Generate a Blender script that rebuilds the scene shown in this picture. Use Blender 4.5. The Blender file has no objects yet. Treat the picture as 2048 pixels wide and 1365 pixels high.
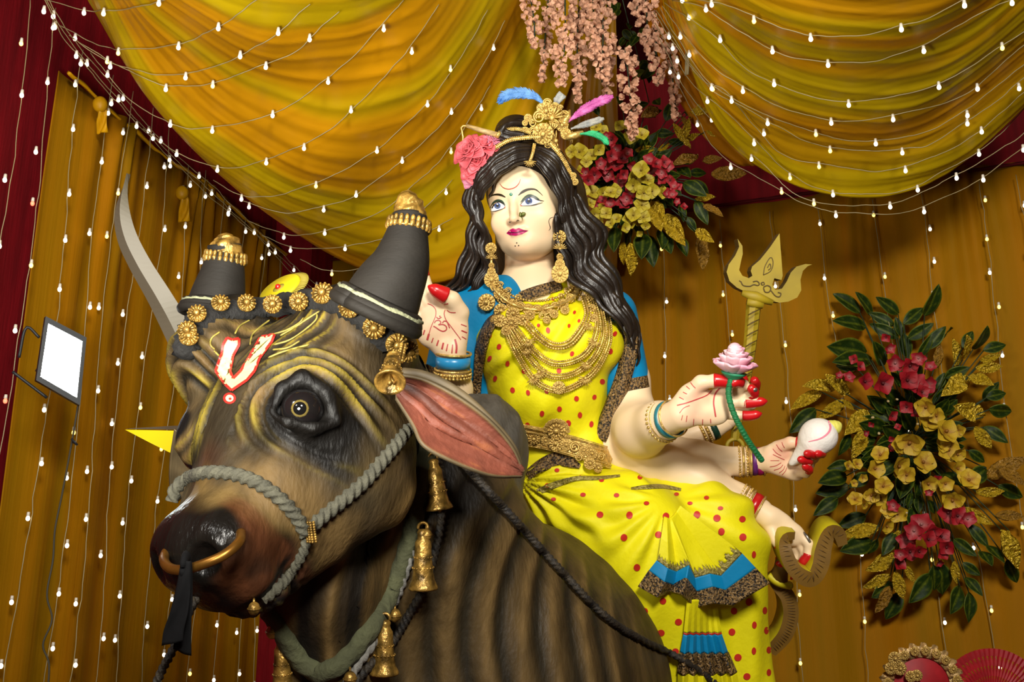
import bpy, math, random
import numpy as np
from mathutils import Vector, Matrix
from mathutils.bvhtree import BVHTree

rnd = random.Random(11)
PI = math.pi
scene = bpy.context.scene
COL = scene.collection

# ------------------------------------------------------------------ camera
F = 2200.0                     # focal length in pixels of the 2048 px wide frame
PITCH = math.radians(16.2)
CAM = np.array([0.0, 0.0, 1.6])
RT = np.array([1.0, 0, 0])
UP = np.array([0, -math.sin(PITCH), math.cos(PITCH)])
FW = np.array([0, math.cos(PITCH), math.sin(PITCH)])
cd = bpy.data.cameras.new('camera')
cam = bpy.data.objects.new('camera', cd)
COL.objects.link(cam)
cam.location = CAM
cam.rotation_euler = (math.radians(90) + PITCH, 0, 0)
cd.sensor_width = 36.0
cd.sensor_fit = 'HORIZONTAL'
cd.lens = 36.0 * F / 2048.0
cd.clip_start = 0.05
cd.clip_end = 100
scene.camera = cam

# ------------------------------------------------------------------ world, lights, exposure
world = bpy.data.worlds.new('tent_air')
scene.world = world
world.use_nodes = True
bg = world.node_tree.nodes['Background']
bg.inputs[0].default_value = (1.0, 0.72, 0.38, 1)
bg.inputs[1].default_value = 0.045


def area_light(name, loc, target, size, power, col=(1, 1, 1), spread=180):
    l = bpy.data.lights.new(name, 'AREA')
    l.shape = 'DISK'
    l.size = size
    l.energy = power
    l.color = col
    l.spread = math.radians(spread)
    o = bpy.data.objects.new(name, l)
    COL.objects.link(o)
    o.location = loc
    d = Vector(target) - Vector(loc)
    o.rotation_euler = d.to_track_quat('-Z', 'Y').to_euler()
    return o


# front and side tent floods hung behind and beside the camera
area_light('flood_light_front', (0.9, -2.4, 4.2), (0.45, 4.0, 3.0), 1.3, 205, (1.0, 0.95, 0.86), 120)
area_light('flood_light_side', (-2.3, 0.2, 3.6), (0.0, 4.2, 2.6), 0.6, 34, (1.0, 0.96, 0.9), 150)
area_light('added_swag_fill', (-0.7, 1.2, 2.0), (-0.6, 5.0, 4.9), 0.5, 42, (1.0, 0.96, 0.86), 100)  # unseen fill added low in front, brightens the satin swags from below
scene.view_settings.view_transform = 'Standard'
scene.view_settings.look = 'None'
scene.view_settings.gamma = 1.0
scene.view_settings.use_curve_mapping = False
scene.view_settings.exposure = 0.0


# ------------------------------------------------------------------ helpers
def ray(px, py):
    return FW + RT * ((px - 1024.0) / F) + UP * ((682.5 - py) / F)


def P(px, py, D):
    """A point D metres in front of the camera that stands behind this pixel."""
    return CAM + ray(px, py) * D


def PP(pts):
    return np.array([P(*p) for p in pts])


def pix(n, D):
    """n pixels at distance D, in metres."""
    return n * D / F


def project(V):
    V = np.asarray(V) - CAM
    d = V @ FW
    return np.stack([1024 + F * (V @ RT) / d, 682.5 - F * (V @ UP) / d, d], -1)


def ps(n, D=3.95):
    return n * D / F


def unit(v):
    v = np.asarray(v, float)
    return v / max(np.linalg.norm(v), 1e-9)


def spl(pts, n):
    """Catmull-Rom through the points, n samples evenly spaced in length."""
    p = np.asarray(pts, float)
    if len(p) == 2:
        t = np.linspace(0, 1, n)[:, None]
        return p[0] * (1 - t) + p[1] * t
    q = np.vstack([2 * p[0] - p[1], p, 2 * p[-1] - p[-2]])
    out = []
    for i in range(1, len(q) - 2):
        t = np.linspace(0, 1, 16, endpoint=False)[:, None]
        a, b, c, d = q[i - 1], q[i], q[i + 1], q[i + 2]
        out.append(0.5 * (2 * b + (c - a) * t + (2 * a - 5 * b + 4 * c - d) * t ** 2 + (3 * b - a - 3 * c + d) * t ** 3))
    out.append(q[-2][None])
    o = np.vstack(out)
    m = min(o.shape[1], 3)
    s = np.r_[0, np.cumsum(np.linalg.norm(np.diff(o[:, :m], axis=0), axis=1))]
    u = np.linspace(0, s[-1], n)
    return np.stack([np.interp(u, s, o[:, k]) for k in range(o.shape[1])], 1)


def sstep(a, b, x):
    t = np.clip((x - a) / (b - a), 0, 1)
    return t * t * (3 - 2 * t)


def _hash(i, j, k):
    n = (i * 374761393 + j * 668265263 + k * 2147483647 + 1013904223) & 0xffffffff
    n = ((n ^ (n >> 13)) * 1274126177) & 0xffffffff
    n = n ^ (n >> 16)
    return (n & 0xffff) / 65535.0


def noise(V, s=1.0, off=0):
    """Value noise in 0..1 at points V*s."""
    q = np.asarray(V, float) * s + off * 17.31 + 1000
    i = np.floor(q).astype(np.int64)
    f = q - i
    f = f * f * (3 - 2 * f)
    r = 0
    for dx in (0, 1):
        for dy in (0, 1):
            for dz in (0, 1):
                w = (f[..., 0] if dx else 1 - f[..., 0]) * (f[..., 1] if dy else 1 - f[..., 1]) * (f[..., 2] if dz else 1 - f[..., 2])
                r = r + w * _hash(i[..., 0] + dx, i[..., 1] + dy, i[..., 2] + dz)
    return r


def fbm(V, s=1.0, off=0, o=3):
    r, a, t = 0, 1.0, 0
    for k in range(o):
        r = r + a * noise(V, s * 2 ** k, off + k)
        t += a
        a *= 0.5
    return r / t


# ------------------------------------------------------------------ materials
def mat(name, col, rough=0.5, metal=0.0, var=0.0, vscale=8.0, col2=None, bump=0.0, bscale=40.0, stretch=None, emit=None, estr=0.0,
        attr=False, spec=0.5, gloss_attr=False, sheen=0.0, coat=0.0, trans=0.0, voro=False, sss=0.0, tight=0.2, bdist=0.01):
    m = bpy.data.materials.new(name)
    m.use_nodes = True
    nt = m.node_tree
    N, L = nt.nodes, nt.links
    b = N['Principled BSDF']
    b.inputs['Roughness'].default_value = rough
    b.inputs['Metallic'].default_value = metal
    b.inputs['Specular IOR Level'].default_value = spec
    b.inputs['Sheen Weight'].default_value = sheen
    b.inputs['Coat Weight'].default_value = coat
    b.inputs['Coat Roughness'].default_value = 0.12
    if sss:
        b.inputs['Subsurface Weight'].default_value = sss
        b.inputs['Subsurface Scale'].default_value = 0.02
    b.inputs['Base Color'].default_value = (*col, 1)
    if emit:
        b.inputs['Emission Color'].default_value = (*emit, 1)
        b.inputs['Emission Strength'].default_value = estr
        m.cycles.emission_sampling = 'NONE'
    tc = N.new('ShaderNodeTexCoord')
    vec = tc.outputs['Object']
    if stretch:
        mp = N.new('ShaderNodeMapping')
        mp.inputs['Scale'].default_value = stretch
        L.new(vec, mp.inputs[0])
        vec = mp.outputs[0]
    src = None
    if attr:
        at = N.new('ShaderNodeAttribute')
        at.attribute_name = 'Col'
        src = at.outputs['Color']
        if gloss_attr:
            L.new(at.outputs['Alpha'], b.inputs['Roughness'])
    if var or col2:
        nz = N.new('ShaderNodeTexVoronoi' if voro else 'ShaderNodeTexNoise')
        nz.inputs['Scale'].default_value = vscale
        L.new(vec, nz.inputs['Vector'])
        fac = nz.outputs['Distance'] if voro else nz.outputs['Fac']
        rp = N.new('ShaderNodeValToRGB')
        rp.color_ramp.elements[0].position = 0.5 - tight
        rp.color_ramp.elements[1].position = 0.5 + tight
        L.new(fac, rp.inputs[0])
        if col2:
            rp.color_ramp.elements[0].color = (*col, 1)
            rp.color_ramp.elements[1].color = (*col2, 1)
            out = rp.outputs[0]
            if src is not None:
                mx = N.new('ShaderNodeMix'); mx.data_type = 'RGBA'; mx.blend_type = 'MULTIPLY'
                mx.inputs[0].default_value = 1
                L.new(src, mx.inputs[6]); L.new(out, mx.inputs[7]); out = mx.outputs[2]
            src = out
        else:
            rp.color_ramp.elements[0].color = (1 - var,) * 3 + (1,)
            rp.color_ramp.elements[1].color = (1 + 0.4 * var,) * 3 + (1,)
            mx = N.new('ShaderNodeMix'); mx.data_type = 'RGBA'; mx.blend_type = 'MULTIPLY'
            mx.inputs[0].default_value = 1
            if src is not None:
                L.new(src, mx.inputs[6])
            else:
                mx.inputs[6].default_value = (*col, 1)
            L.new(rp.outputs[0], mx.inputs[7])
            src = mx.outputs[2]
    if src is not None:
        L.new(src, b.inputs['Base Color'])
    if bump:
        nb = N.new('ShaderNodeTexNoise')
        nb.inputs['Scale'].default_value = bscale
        nb.inputs['Detail'].default_value = 3
        L.new(vec, nb.inputs['Vector'])
        bp = N.new('ShaderNodeBump')
        bp.inputs['Strength'].default_value = bump
        bp.inputs['Distance'].default_value = bdist
        L.new(nb.outputs['Fac'], bp.inputs['Height'])
        L.new(bp.outputs[0], b.inputs['Normal'])
    if trans:
        tl = N.new('ShaderNodeBsdfTranslucent')
        if src is not None:
            L.new(src, tl.inputs[0])
        else:
            tl.inputs[0].default_value = (*col, 1)
        ms = N.new('ShaderNodeMixShader')
        ms.inputs[0].default_value = trans
        L.new(b.outputs[0], ms.inputs[1]); L.new(tl.outputs[0], ms.inputs[2])
        L.new(ms.outputs[0], N['Material Output'].inputs[0])
    return m


def lin(r, g, b):
    f = lambda c: (c / 255 / 12.92) if c / 255 <= 0.04045 else ((c / 255 + 0.055) / 1.055) ** 2.4
    return (f(r), f(g), f(b))


# ------------------------------------------------------------------ objects
def tag(o, label=None, cat=None, group=None, kind=None):
    if label: o['label'] = label
    if cat: o['category'] = cat
    if group: o['group'] = group
    if kind: o['kind'] = kind
    return o


def empty(name, loc, label=None, cat=None, group=None):
    o = bpy.data.objects.new(name, None)
    o.empty_display_size = 0.05
    COL.objects.link(o)
    o.location = loc
    return tag(o, label, cat, group)


def link(o, parent):
    COL.objects.link(o)
    if parent is not None:
        o.parent = parent
        top = parent
        off = Vector((0, 0, 0))
        while top is not None:          # parents are only moved, never turned
            off += top.location
            top = top.parent
        o.location = o.location - off
    return o


def mesh_data(name, V, Fc, mats, cols=None, smooth=True, mi=None):
    me = bpy.data.meshes.new(name)
    V = np.asarray(V, np.float32)
    if isinstance(Fc, np.ndarray):
        nf, k = Fc.shape
        me.vertices.add(len(V)); me.vertices.foreach_set('co', V.ravel())
        me.loops.add(nf * k); me.loops.foreach_set('vertex_index', Fc.astype(np.int32).ravel())
        me.polygons.add(nf); me.polygons.foreach_set('loop_start', np.arange(0, nf * k, k, dtype=np.int32))
        me.update(calc_edges=True)
    else:
        me.from_pydata(V.tolist(), [], Fc)
    if not isinstance(mats, (list, tuple)):
        mats = [mats]
    for m in mats:
        me.materials.append(m)
    if mi is not None:
        me.polygons.foreach_set('material_index', np.asarray(mi, np.int32))
    me.polygons.foreach_set('use_smooth', np.full(len(me.polygons), smooth))
    if cols is not None:
        a = me.attributes.new('Col', 'FLOAT_COLOR', 'POINT')
        c = np.ones((len(V), 4), np.float32)
        c[:, :cols.shape[1]] = cols
        a.data.foreach_set('color', c.ravel())
    me.update()
    return me


def mobj(name, V, Fc, mats, parent=None, cols=None, smooth=True, mi=None, centre=False):
    V = np.asarray(V, float)
    loc = np.zeros(3)
    if centre:
        loc = 0.5 * (V.min(0) + V.max(0))
        V = V - loc
    o = bpy.data.objects.new(name, mesh_data(name, V, Fc, mats, cols, smooth, mi))
    o.location = loc
    return link(o, parent)


def bvh(V, Fc):
    return BVHTree.FromPolygons([tuple(v) for v in np.asarray(V, float)], [tuple(int(i) for i in f) for f in Fc])


def cast(px, py, *trees):
    """Distance from the camera of the first surface behind this pixel, and its normal."""
    r = ray(px, py)
    best, nn = None, None
    ln = np.linalg.norm(r)
    for t in trees:
        h = t.ray_cast(Vector(CAM), Vector(r / ln))
        if h[0] is not None and (best is None or h[3] / ln < best):
            best, nn = h[3] / ln, np.array(h[1])
    if nn is not None and nn @ r > 0:
        nn = -nn
    return best, nn


def frames(pts):
    """Tangent, normal, binormal carried along a polyline without twist."""
    p = np.asarray(pts, float)
    t = np.gradient(p, axis=0)
    t /= np.maximum(np.linalg.norm(t, axis=1), 1e-9)[:, None]
    n = np.zeros_like(p)
    a = np.array([0, 0, 1.0]) if abs(t[0][2]) < 0.9 else np.array([1.0, 0, 0])
    n[0] = unit(np.cross(t[0], a))
    for i in range(1, len(p)):
        n[i] = unit(n[i - 1] - t[i] * (n[i - 1] @ t[i]))
    return t, n, np.cross(t, n)


class MB:
    """Collects shapes into one mesh."""
    def __init__(s):
        s.v, s.f, s.m, s.n = [], [], [], 0

    def add(s, V, Fc, m=0):
        s.v.append(np.asarray(V, float))
        s.f += [tuple(int(i) + s.n for i in f) for f in Fc]
        s.m += [m] * len(Fc)
        s.n += len(V)
        return s

    def tube(s, pts, r, seg=8, m=0, caps=True, sq=1.0, twist=0.0, lobes=0, lobe=0.0):
        p = np.asarray(pts, float)
        n = len(p)
        r = np.broadcast_to(np.asarray(r, float), (n,))
        t, a, b = frames(p)
        ang = np.linspace(0, 2 * PI, seg, endpoint=False)
        V = []
        L = np.r_[0, np.cumsum(np.linalg.norm(np.diff(p, axis=0), axis=1))]
        for i in range(n):
            w = twist * L[i]
            rr = r[i] * (1 + lobe * np.cos(lobes * (ang + w))) if lobes else np.full(seg, r[i])
            V.append(p[i] + (rr * np.cos(ang))[:, None] * a[i] + (rr * np.sin(ang) * sq)[:, None] * b[i])
        V = np.vstack(V)
        Fc = [(i * seg + j, i * seg + (j + 1) % seg, (i + 1) * seg + (j + 1) % seg, (i + 1) * seg + j) for i in range(n - 1) for j in range(seg)]
        if caps:
            Fc += [tuple(range(seg - 1, -1, -1)), tuple((n - 1) * seg + j for j in range(seg))]
        return s.add(V, Fc, m)

    def ball(s, c, r, seg=8, rings=6, m=0, R=None):
        r = np.broadcast_to(np.asarray(r, float), (3,))
        V = [[0, 0, 1]]
        for i in range(1, rings):
            th = PI * i / rings
            for j in range(seg):
                ph = 2 * PI * j / seg
                V.append([math.sin(th) * math.cos(ph), math.sin(th) * math.sin(ph), math.cos(th)])
        V.append([0, 0, -1])
        V = np.array(V) * r
        if R is not None:
            V = V @ np.asarray(R).T
        V = V + np.asarray(c)
        Fc = [(0, 1 + j, 1 + (j + 1) % seg) for j in range(seg)]
        for i in range(rings - 2):
            o = 1 + i * seg
            Fc += [(o + j, o + seg + j, o + seg + (j + 1) % seg, o + (j + 1) % seg) for j in range(seg)]
        o = 1 + (rings - 2) * seg
        last = len(V) - 1
        Fc += [(o + j, last, o + (j + 1) % seg) for j in range(seg)]
        return s.add(V, Fc, m)

    def lathe(s, prof, o, axis, seg=16, m=0, wob=None):
        """prof: (radius, height) along axis from o."""
        ax = unit(axis)
        a = unit(np.cross(ax, [0.3, 0.9, 0.1]))
        b = np.cross(ax, a)
        ang = np.linspace(0, 2 * PI, seg, endpoint=False)
        V = []
        for k, (r, h) in enumerate(prof):
            rr = np.full(seg, r) if wob is None else r * (1 + wob[1] * np.cos(wob[0] * ang))
            V.append(np.asarray(o) + ax * h + (rr * np.cos(ang))[:, None] * a + (rr * np.sin(ang))[:, None] * b)
        n = len(prof)
        Fc = [(i * seg + j, i * seg + (j + 1) % seg, (i + 1) * seg + (j + 1) % seg, (i + 1) * seg + j) for i in range(n - 1) for j in range(seg)]
        return s.add(np.vstack(V), Fc, m)

    def box(s, c, hx, m=0, R=None):
        V = np.array([[x, y, z] for x in (-1, 1) for y in (-1, 1) for z in (-1, 1)], float) * np.asarray(hx)
        if R is not None:
            V = V @ np.asarray(R).T
        V = V + np.asarray(c)
        return s.add(V, [(0, 1, 3, 2), (4, 6, 7, 5), (0, 4, 5, 1), (2, 3, 7, 6), (0, 2, 6, 4), (1, 5, 7, 3)], m)

    def grid(s, G, m=0, close_u=False):
        G = np.asarray(G, float)
        nu, nv = G.shape[:2]
        Fc = [(i * nv + j, i * nv + j + 1, ((i + 1) % nu) * nv + j + 1, ((i + 1) % nu) * nv + j) for i in range(nu if close_u else nu - 1) for j in range(nv - 1)]
        return s.add(G.reshape(-1, 3), Fc, m)

    def V(s):
        return np.vstack(s.v)

    def tree(s):
        return bvh(s.V(), s.f)

    def build(s, name, mats, parent=None, smooth=True, centre=False, solid=0.0):
        o = mobj(name, s.V(), s.f, mats, parent, None, smooth, s.m if isinstance(mats, (list, tuple)) else None, centre)
        if solid:
            md = o.modifiers.new('thickness', 'SOLIDIFY')
            md.thickness = solid
            md.offset = 0
        return o


# ------------------------------------------------------------------ signed-distance sculpting
class Clay:
    def __init__(s):
        s.ops = []

    def ell(s, c, r, R=None, k=0.03, sub=False):
        s.ops.append(('e', np.asarray(c, float), np.broadcast_to(np.asarray(r, float), (3,)), None if R is None else np.asarray(R, float), k, sub)); return s

    def cap(s, a, b, ra, rb, k=0.03, sub=False):
        s.ops.append(('c', np.asarray(a, float), np.asarray(b, float), (ra, rb), k, sub)); return s

    def chain(s, pts, rs, k=0.02, sub=False):
        for i in range(len(pts) - 1):
            s.cap(pts[i], pts[i + 1], rs[i], rs[i + 1], k, sub)
        return s

    def bounds(s):
        lo, hi = np.full(3, 1e9), np.full(3, -1e9)
        for o in s.ops:
            if o[0] == 'e':
                R = max(o[2]) if o[3] is not None else o[2]
                lo = np.minimum(lo, o[1] - R); hi = np.maximum(hi, o[1] + R)
            else:
                for p, r in ((o[1], o[3][0]), (o[2], o[3][1])):
                    lo = np.minimum(lo, p - r); hi = np.maximum(hi, p + r)
        return lo, hi

    def mesh(s, h, lo=None, hi=None, smooth=1):
        l, u = s.bounds()
        lo = l - 3 * h if lo is None else np.asarray(lo, float)
        hi = u + 3 * h if hi is None else np.asarray(hi, float)
        n = np.ceil((hi - lo) / h).astype(int) + 1
        d = np.full(tuple(n), 1.0, np.float32)
        for o in s.ops:
            k = o[4] if o[0] == 'c' else o[4]
            if o[0] == 'e':
                R = max(o[2]); b0, b1 = o[1] - R, o[1] + R
                k, sub = o[4], o[5]
            else:
                k, sub = o[4], o[5]
                b0 = np.minimum(o[1] - o[3][0], o[2] - o[3][1]); b1 = np.maximum(o[1] + o[3][0], o[2] + o[3][1])
            i0 = np.maximum(np.floor((b0 - k - 3 * h - lo) / h).astype(int), 0)
            i1 = np.minimum(np.ceil((b1 + k + 3 * h - lo) / h).astype(int) + 1, n)
            if np.any(i1 <= i0):
                continue
            X = (lo[0] + h * np.arange(i0[0], i1[0], dtype=np.float32))[:, None, None]
            Y = (lo[1] + h * np.arange(i0[1], i1[1], dtype=np.float32))[None, :, None]
            Z = (lo[2] + h * np.arange(i0[2], i1[2], dtype=np.float32))[None, None, :]
            if o[0] == 'e':
                x, y, z = X - o[1][0], Y - o[1][1], Z - o[1][2]
                if o[3] is not None:
                    M = o[3]
                    x, y, z = (x * M[0, q] + y * M[1, q] + z * M[2, q] for q in range(3))
                r = o[2]
                k0 = np.sqrt((x / r[0]) ** 2 + (y / r[1]) ** 2 + (z / r[2]) ** 2)
                k1 = np.sqrt((x / r[0] ** 2) ** 2 + (y / r[1] ** 2) ** 2 + (z / r[2] ** 2) ** 2) + 1e-6
                e = k0 * (k0 - 1) / k1
            else:
                a, b = o[1], o[2]
                ab = b - a
                t = np.clip(((X - a[0]) * ab[0] + (Y - a[1]) * ab[1] + (Z - a[2]) * ab[2]) / max(ab @ ab, 1e-12), 0, 1)
                e = np.sqrt((X - a[0] - t * ab[0]) ** 2 + (Y - a[1] - t * ab[1]) ** 2 + (Z - a[2] - t * ab[2]) ** 2) - (o[3][0] + t * (o[3][1] - o[3][0]))
            sl = tuple(slice(p, q) for p, q in zip(i0, i1))
            g = d[sl]
            if sub:
                e = -e
                hh = np.maximum(k - np.abs(g - e), 0) / max(k, 1e-6)
                d[sl] = np.maximum(g, e) + hh * hh * k * 0.25
            else:
                hh = np.maximum(k - np.abs(g - e), 0) / max(k, 1e-6)
                d[sl] = np.minimum(g, e) - hh * hh * k * 0.25
        V, Q = surf_nets(d, lo, h)
        for _ in range(smooth):
            V = relax(V, Q, 0.5)
        return V, Q


def surf_nets(d, lo, h):
    s = d < 0
    c = np.zeros(tuple(x - 1 for x in d.shape), np.int8)
    cs = [(i, j, k) for i in (0, 1) for j in (0, 1) for k in (0, 1)]
    nx, ny, nz = d.shape
    for i, j, k in cs:
        c += s[i:nx - 1 + i, j:ny - 1 + j, k:nz - 1 + k]
    act = (c > 0) & (c < 8)
    ijk = np.argwhere(act)
    idx = np.full(c.shape, -1, np.int64)
    idx[act] = np.arange(len(ijk))
    sm = np.zeros((len(ijk), 3)); ct = np.zeros(len(ijk))
    for a in cs:
        for ax in range(3):
            if a[ax]:
                continue
            b = list(a); b[ax] = 1
            da = d[ijk[:, 0] + a[0], ijk[:, 1] + a[1], ijk[:, 2] + a[2]]
            db = d[ijk[:, 0] + b[0], ijk[:, 1] + b[1], ijk[:, 2] + b[2]]
            m = (da < 0) != (db < 0)
            t = np.where(m, da / np.where(m, da - db, 1), 0)
            p = np.tile(np.array(a, float), (len(ijk), 1)); p[:, ax] = t
            sm += p * m[:, None]; ct += m
    V = lo + h * (ijk + sm / ct[:, None])
    Q = []
    for ax in range(3):
        o1, o2 = [(1, 2), (2, 0), (0, 1)][ax]
        sl0 = [slice(None)] * 3; sl1 = [slice(None)] * 3
        sl0[ax] = slice(0, -1); sl1[ax] = slice(1, None)
        e = np.argwhere(s[tuple(sl0)] != s[tuple(sl1)])
        ok = (e[:, o1] > 0) & (e[:, o2] > 0) & (e[:, o1] < d.shape[o1] - 1) & (e[:, o2] < d.shape[o2] - 1)
        e = e[ok]
        def cell(u, v):
            q = e.copy(); q[:, o1] -= u; q[:, o2] -= v
            return idx[q[:, 0], q[:, 1], q[:, 2]]
        quad = np.stack([cell(1, 1), cell(0, 1), cell(0, 0), cell(1, 0)], 1)
        fl = ~s[e[:, 0], e[:, 1], e[:, 2]]
        quad[fl] = quad[fl][:, ::-1]
        Q.append(quad)
    Q = np.vstack(Q)
    return V, Q[(Q >= 0).all(1)]


def relax(V, Q, f):
    S = np.zeros_like(V); n = np.zeros(len(V))
    for a, b in ((0, 1), (1, 2), (2, 3), (3, 0)):
        for p, q in ((a, b), (b, a)):
            for k in range(3):
                S[:, k] += np.bincount(Q[:, p], V[Q[:, q], k], len(V))
            n += np.bincount(Q[:, p], minlength=len(V))
    return V + f * (S / np.maximum(n, 1)[:, None] - V)


def vnormals(V, Q):
    fn = np.cross(V[Q[:, 2]] - V[Q[:, 0]], V[Q[:, 3]] - V[Q[:, 1]])
    N = np.zeros_like(V)
    for j in range(4):
        for k in range(3):
            N[:, k] += np.bincount(Q[:, j], fn[:, k], len(V))
    return N / np.maximum(np.linalg.norm(N, axis=1), 1e-12)[:, None]


def prune(V, Q, keep):
    """Drop the faces that are not kept, and loose vertices."""
    Q = Q[keep]
    u, inv = np.unique(Q, return_inverse=True)
    return V[u], inv.reshape(Q.shape), u


def inpoly(pts, poly):
    x, y = pts[:, 0], pts[:, 1]
    r = np.zeros(len(pts), bool)
    n = len(poly)
    for i in range(n):
        x0, y0 = poly[i]; x1, y1 = poly[(i + 1) % n]
        c = ((y0 > y) != (y1 > y)) & (x < (x1 - x0) * (y - y0) / (y1 - y0 + 1e-12) + x0)
        r ^= c
    return r


def tri_poly(poly, step):
    """Fill an outline with points and triangles (ear clipping through mathutils)."""
    from mathutils.geometry import delaunay_2d_cdt
    poly = np.asarray(poly, float)
    out = []
    n = len(poly)
    for i in range(n):
        a, b = poly[i], poly[(i + 1) % n]
        k = max(1, int(np.linalg.norm(b - a) / step))
        out += [a + (b - a) * q / k for q in range(k)]
    out = np.array(out)
    lo, hi = out.min(0), out.max(0)
    gx, gy = np.meshgrid(np.arange(lo[0], hi[0], step), np.arange(lo[1], hi[1], step))
    g = np.stack([gx.ravel(), gy.ravel()], 1)
    g = g[inpoly(g, out)] if len(g) else g
    if len(g):
        dd = np.min(np.linalg.norm(g[:, None] - out[None], axis=2), axis=1)
        g = g[dd > step * 0.4]
    pts = [Vector(p) for p in np.vstack([out, g])]
    edges = [(i, (i + 1) % len(out)) for i in range(len(out))]
    r = delaunay_2d_cdt(pts, edges, [], 1, 1e-5)
    return np.array([tuple(p) for p in r[0]]), [tuple(f) for f in r[2]]


def decal(mb, poly, trees, lift=0.001, step=5.0, m=0, maxd=None):
    """Lay a painted or sewn patch with this outline onto the surfaces behind it."""
    p, f = tri_poly(poly, step)
    V, ok, last = [], [], None
    for x, y in p:
        d, n = cast(x, y, *trees)
        if d is None or (maxd and d > maxd):
            d = last
        if d is None:
            V.append(np.zeros(3)); ok.append(False); continue
        last = d
        V.append(P(x, y, d) + unit(CAM - P(x, y, d)) * lift); ok.append(True)
    f = [q for q in f if all(ok[i] for i in q)]
    f = [q[::-1] for q in f]
    if f:
        mb.add(np.array(V), f, m)
    return mb


def disc(cx, cy, rx, ry=None, rot=0, n=14):
    ry = rx if ry is None else ry
    a = np.linspace(0, 2 * PI, n, endpoint=False)
    x, y = rx * np.cos(a), ry * np.sin(a)
    c, s = math.cos(rot), math.sin(rot)
    return np.stack([cx + c * x - s * y, cy + s * x + c * y], 1)


def stroke(pts, w, n=None):
    """Outline of a brush stroke in the plane: width w (one value or one per control point)."""
    pts = np.asarray(pts, float)
    w = np.broadcast_to(np.asarray(w, float), (len(pts),))
    n = n or max(4, 4 * len(pts))
    q = spl(np.c_[pts, np.zeros(len(pts)), w], n)
    t = np.gradient(q[:, :2], axis=0)
    t /= np.maximum(np.linalg.norm(t, axis=1), 1e-9)[:, None]
    nn = np.stack([-t[:, 1], t[:, 0]], 1)
    hw = q[:, 3:4] / 2
    return np.vstack([q[:, :2] + nn * hw, (q[:, :2] - nn * hw)[::-1]])


def drape(pts, trees, lift, n, dflt=None):
    """A curve given in the picture plane laid onto surfaces: points in space lifted off them."""
    q = spl(np.c_[np.asarray(pts, float)[:, :2], np.zeros(len(pts))], n)
    ds, ns = [], []
    for x, y, _ in q:
        d, nn = cast(x, y, *trees)
        ds.append(np.nan if d is None else d)
        ns.append(np.zeros(3) if nn is None else nn)
    ds = np.array(ds)
    ok = ~np.isnan(ds)
    if not ok.any():
        ds[:] = dflt
    else:
        ds = np.interp(np.arange(n), np.arange(n)[ok], ds[ok])
    # keep it taut: no sudden drop into a hollow
    k = np.convolve(np.pad(ds, 2, mode='edge'), np.ones(5) / 5, 'valid')
    ds = np.minimum(ds, k)
    return np.array([P(x, y, d) for (x, y, _), d in zip(q, ds)]) + np.array([unit(CAM - P(x, y, d)) * lift for (x, y, _), d in zip(q, ds)])


def basis(z, x=(1, 0, 0)):
    """Rotation whose columns are x', y', z' with z' along z."""
    z = unit(z)
    x = np.asarray(x, float) - z * (np.asarray(x, float) @ z)
    if np.linalg.norm(x) < 1e-3:
        x = np.array([0, 1.0, 0]) - z * z[1]
    x = unit(x)
    return np.stack([x, np.cross(z, x), z], 1)


def place(src, R, loc, parent, s=1.0, name=None):
    """A copy that shares the mesh, turned and put at loc."""
    o = src.copy()
    if name: o.name = name
    M = Matrix([list(r) for r in np.asarray(R)]).to_4x4()
    o.rotation_euler = M.to_euler()
    o.scale = (s, s, s) if np.isscalar(s) else s
    o.location = loc
    return link(o, parent)
# ================================================================== the tent
M = {}
M['red_cloth'] = mat('red_cloth', (0.15, 0.002, 0.005), 0.75, var=0.35, vscale=3, bump=0.25, bscale=14, stretch=(6, 6, 0.6), spec=0.15)
M['dark_red'] = mat('dark_red_cloth', (0.07, 0.004, 0.006), 0.85, var=0.4, vscale=3, spec=0.1)
M['gold_curtain'] = mat('gold_curtain', (0.25, 0.125, 0.001), 0.7, col2=(0.35, 0.135, 0.001), vscale=1.0, stretch=(7, 7, 0.25), bump=0.35, bscale=5, spec=0.08, trans=0.1)
M['gold_satin'] = mat('gold_satin', (1, 1, 1), 0.45, attr=True, var=0.25, vscale=2.0, bump=0.3, bscale=7, spec=0.22, trans=0.12)
M['satin_trim'] = mat('satin_trim', (0.5, 0.25, 0.002), 0.45, var=0.3, vscale=6, spec=0.2)
M['floor_carpet'] = mat('floor_carpet', (0.10, 0.02, 0.015), 0.9, var=0.3, vscale=30)
M['wire'] = mat('clear_wire', (0.26, 0.21, 0.10), 0.4)
M['bulb_white'] = mat('bulb_white', (1, 0.9, 0.7), 0.3, emit=(1.0, 0.86, 0.62), estr=5.5)
M['bulb_warm'] = mat('bulb_warm', (1, 0.8, 0.4), 0.3, emit=(1.0, 0.66, 0.12), estr=3.2)
M['bulb_red'] = mat('bulb_red', (1, 0.2, 0.1), 0.3, emit=(1.0, 0.12, 0.06), estr=3.0)
M['bulb_holder'] = mat('bulb_holder', (0.65, 0.6, 0.5), 0.4)

CORNER = np.array([-1.45, 7.05]); LEFT_END = np.array([-2.06, 4.48]); RIGHT_END = np.array([2.90, 5.42])
CT = 4.19                                             # height of the curtain tops
ldir = (CORNER - LEFT_END) / np.linalg.norm(CORNER - LEFT_END)
bdir = (RIGHT_END - CORNER) / np.linalg.norm(RIGHT_END - CORNER)
lnor = np.array([ldir[1], -ldir[0]])                  # into the room
bnor = np.array([bdir[1], -bdir[0]])
if bnor[1] > 0: bnor = -bnor


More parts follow.
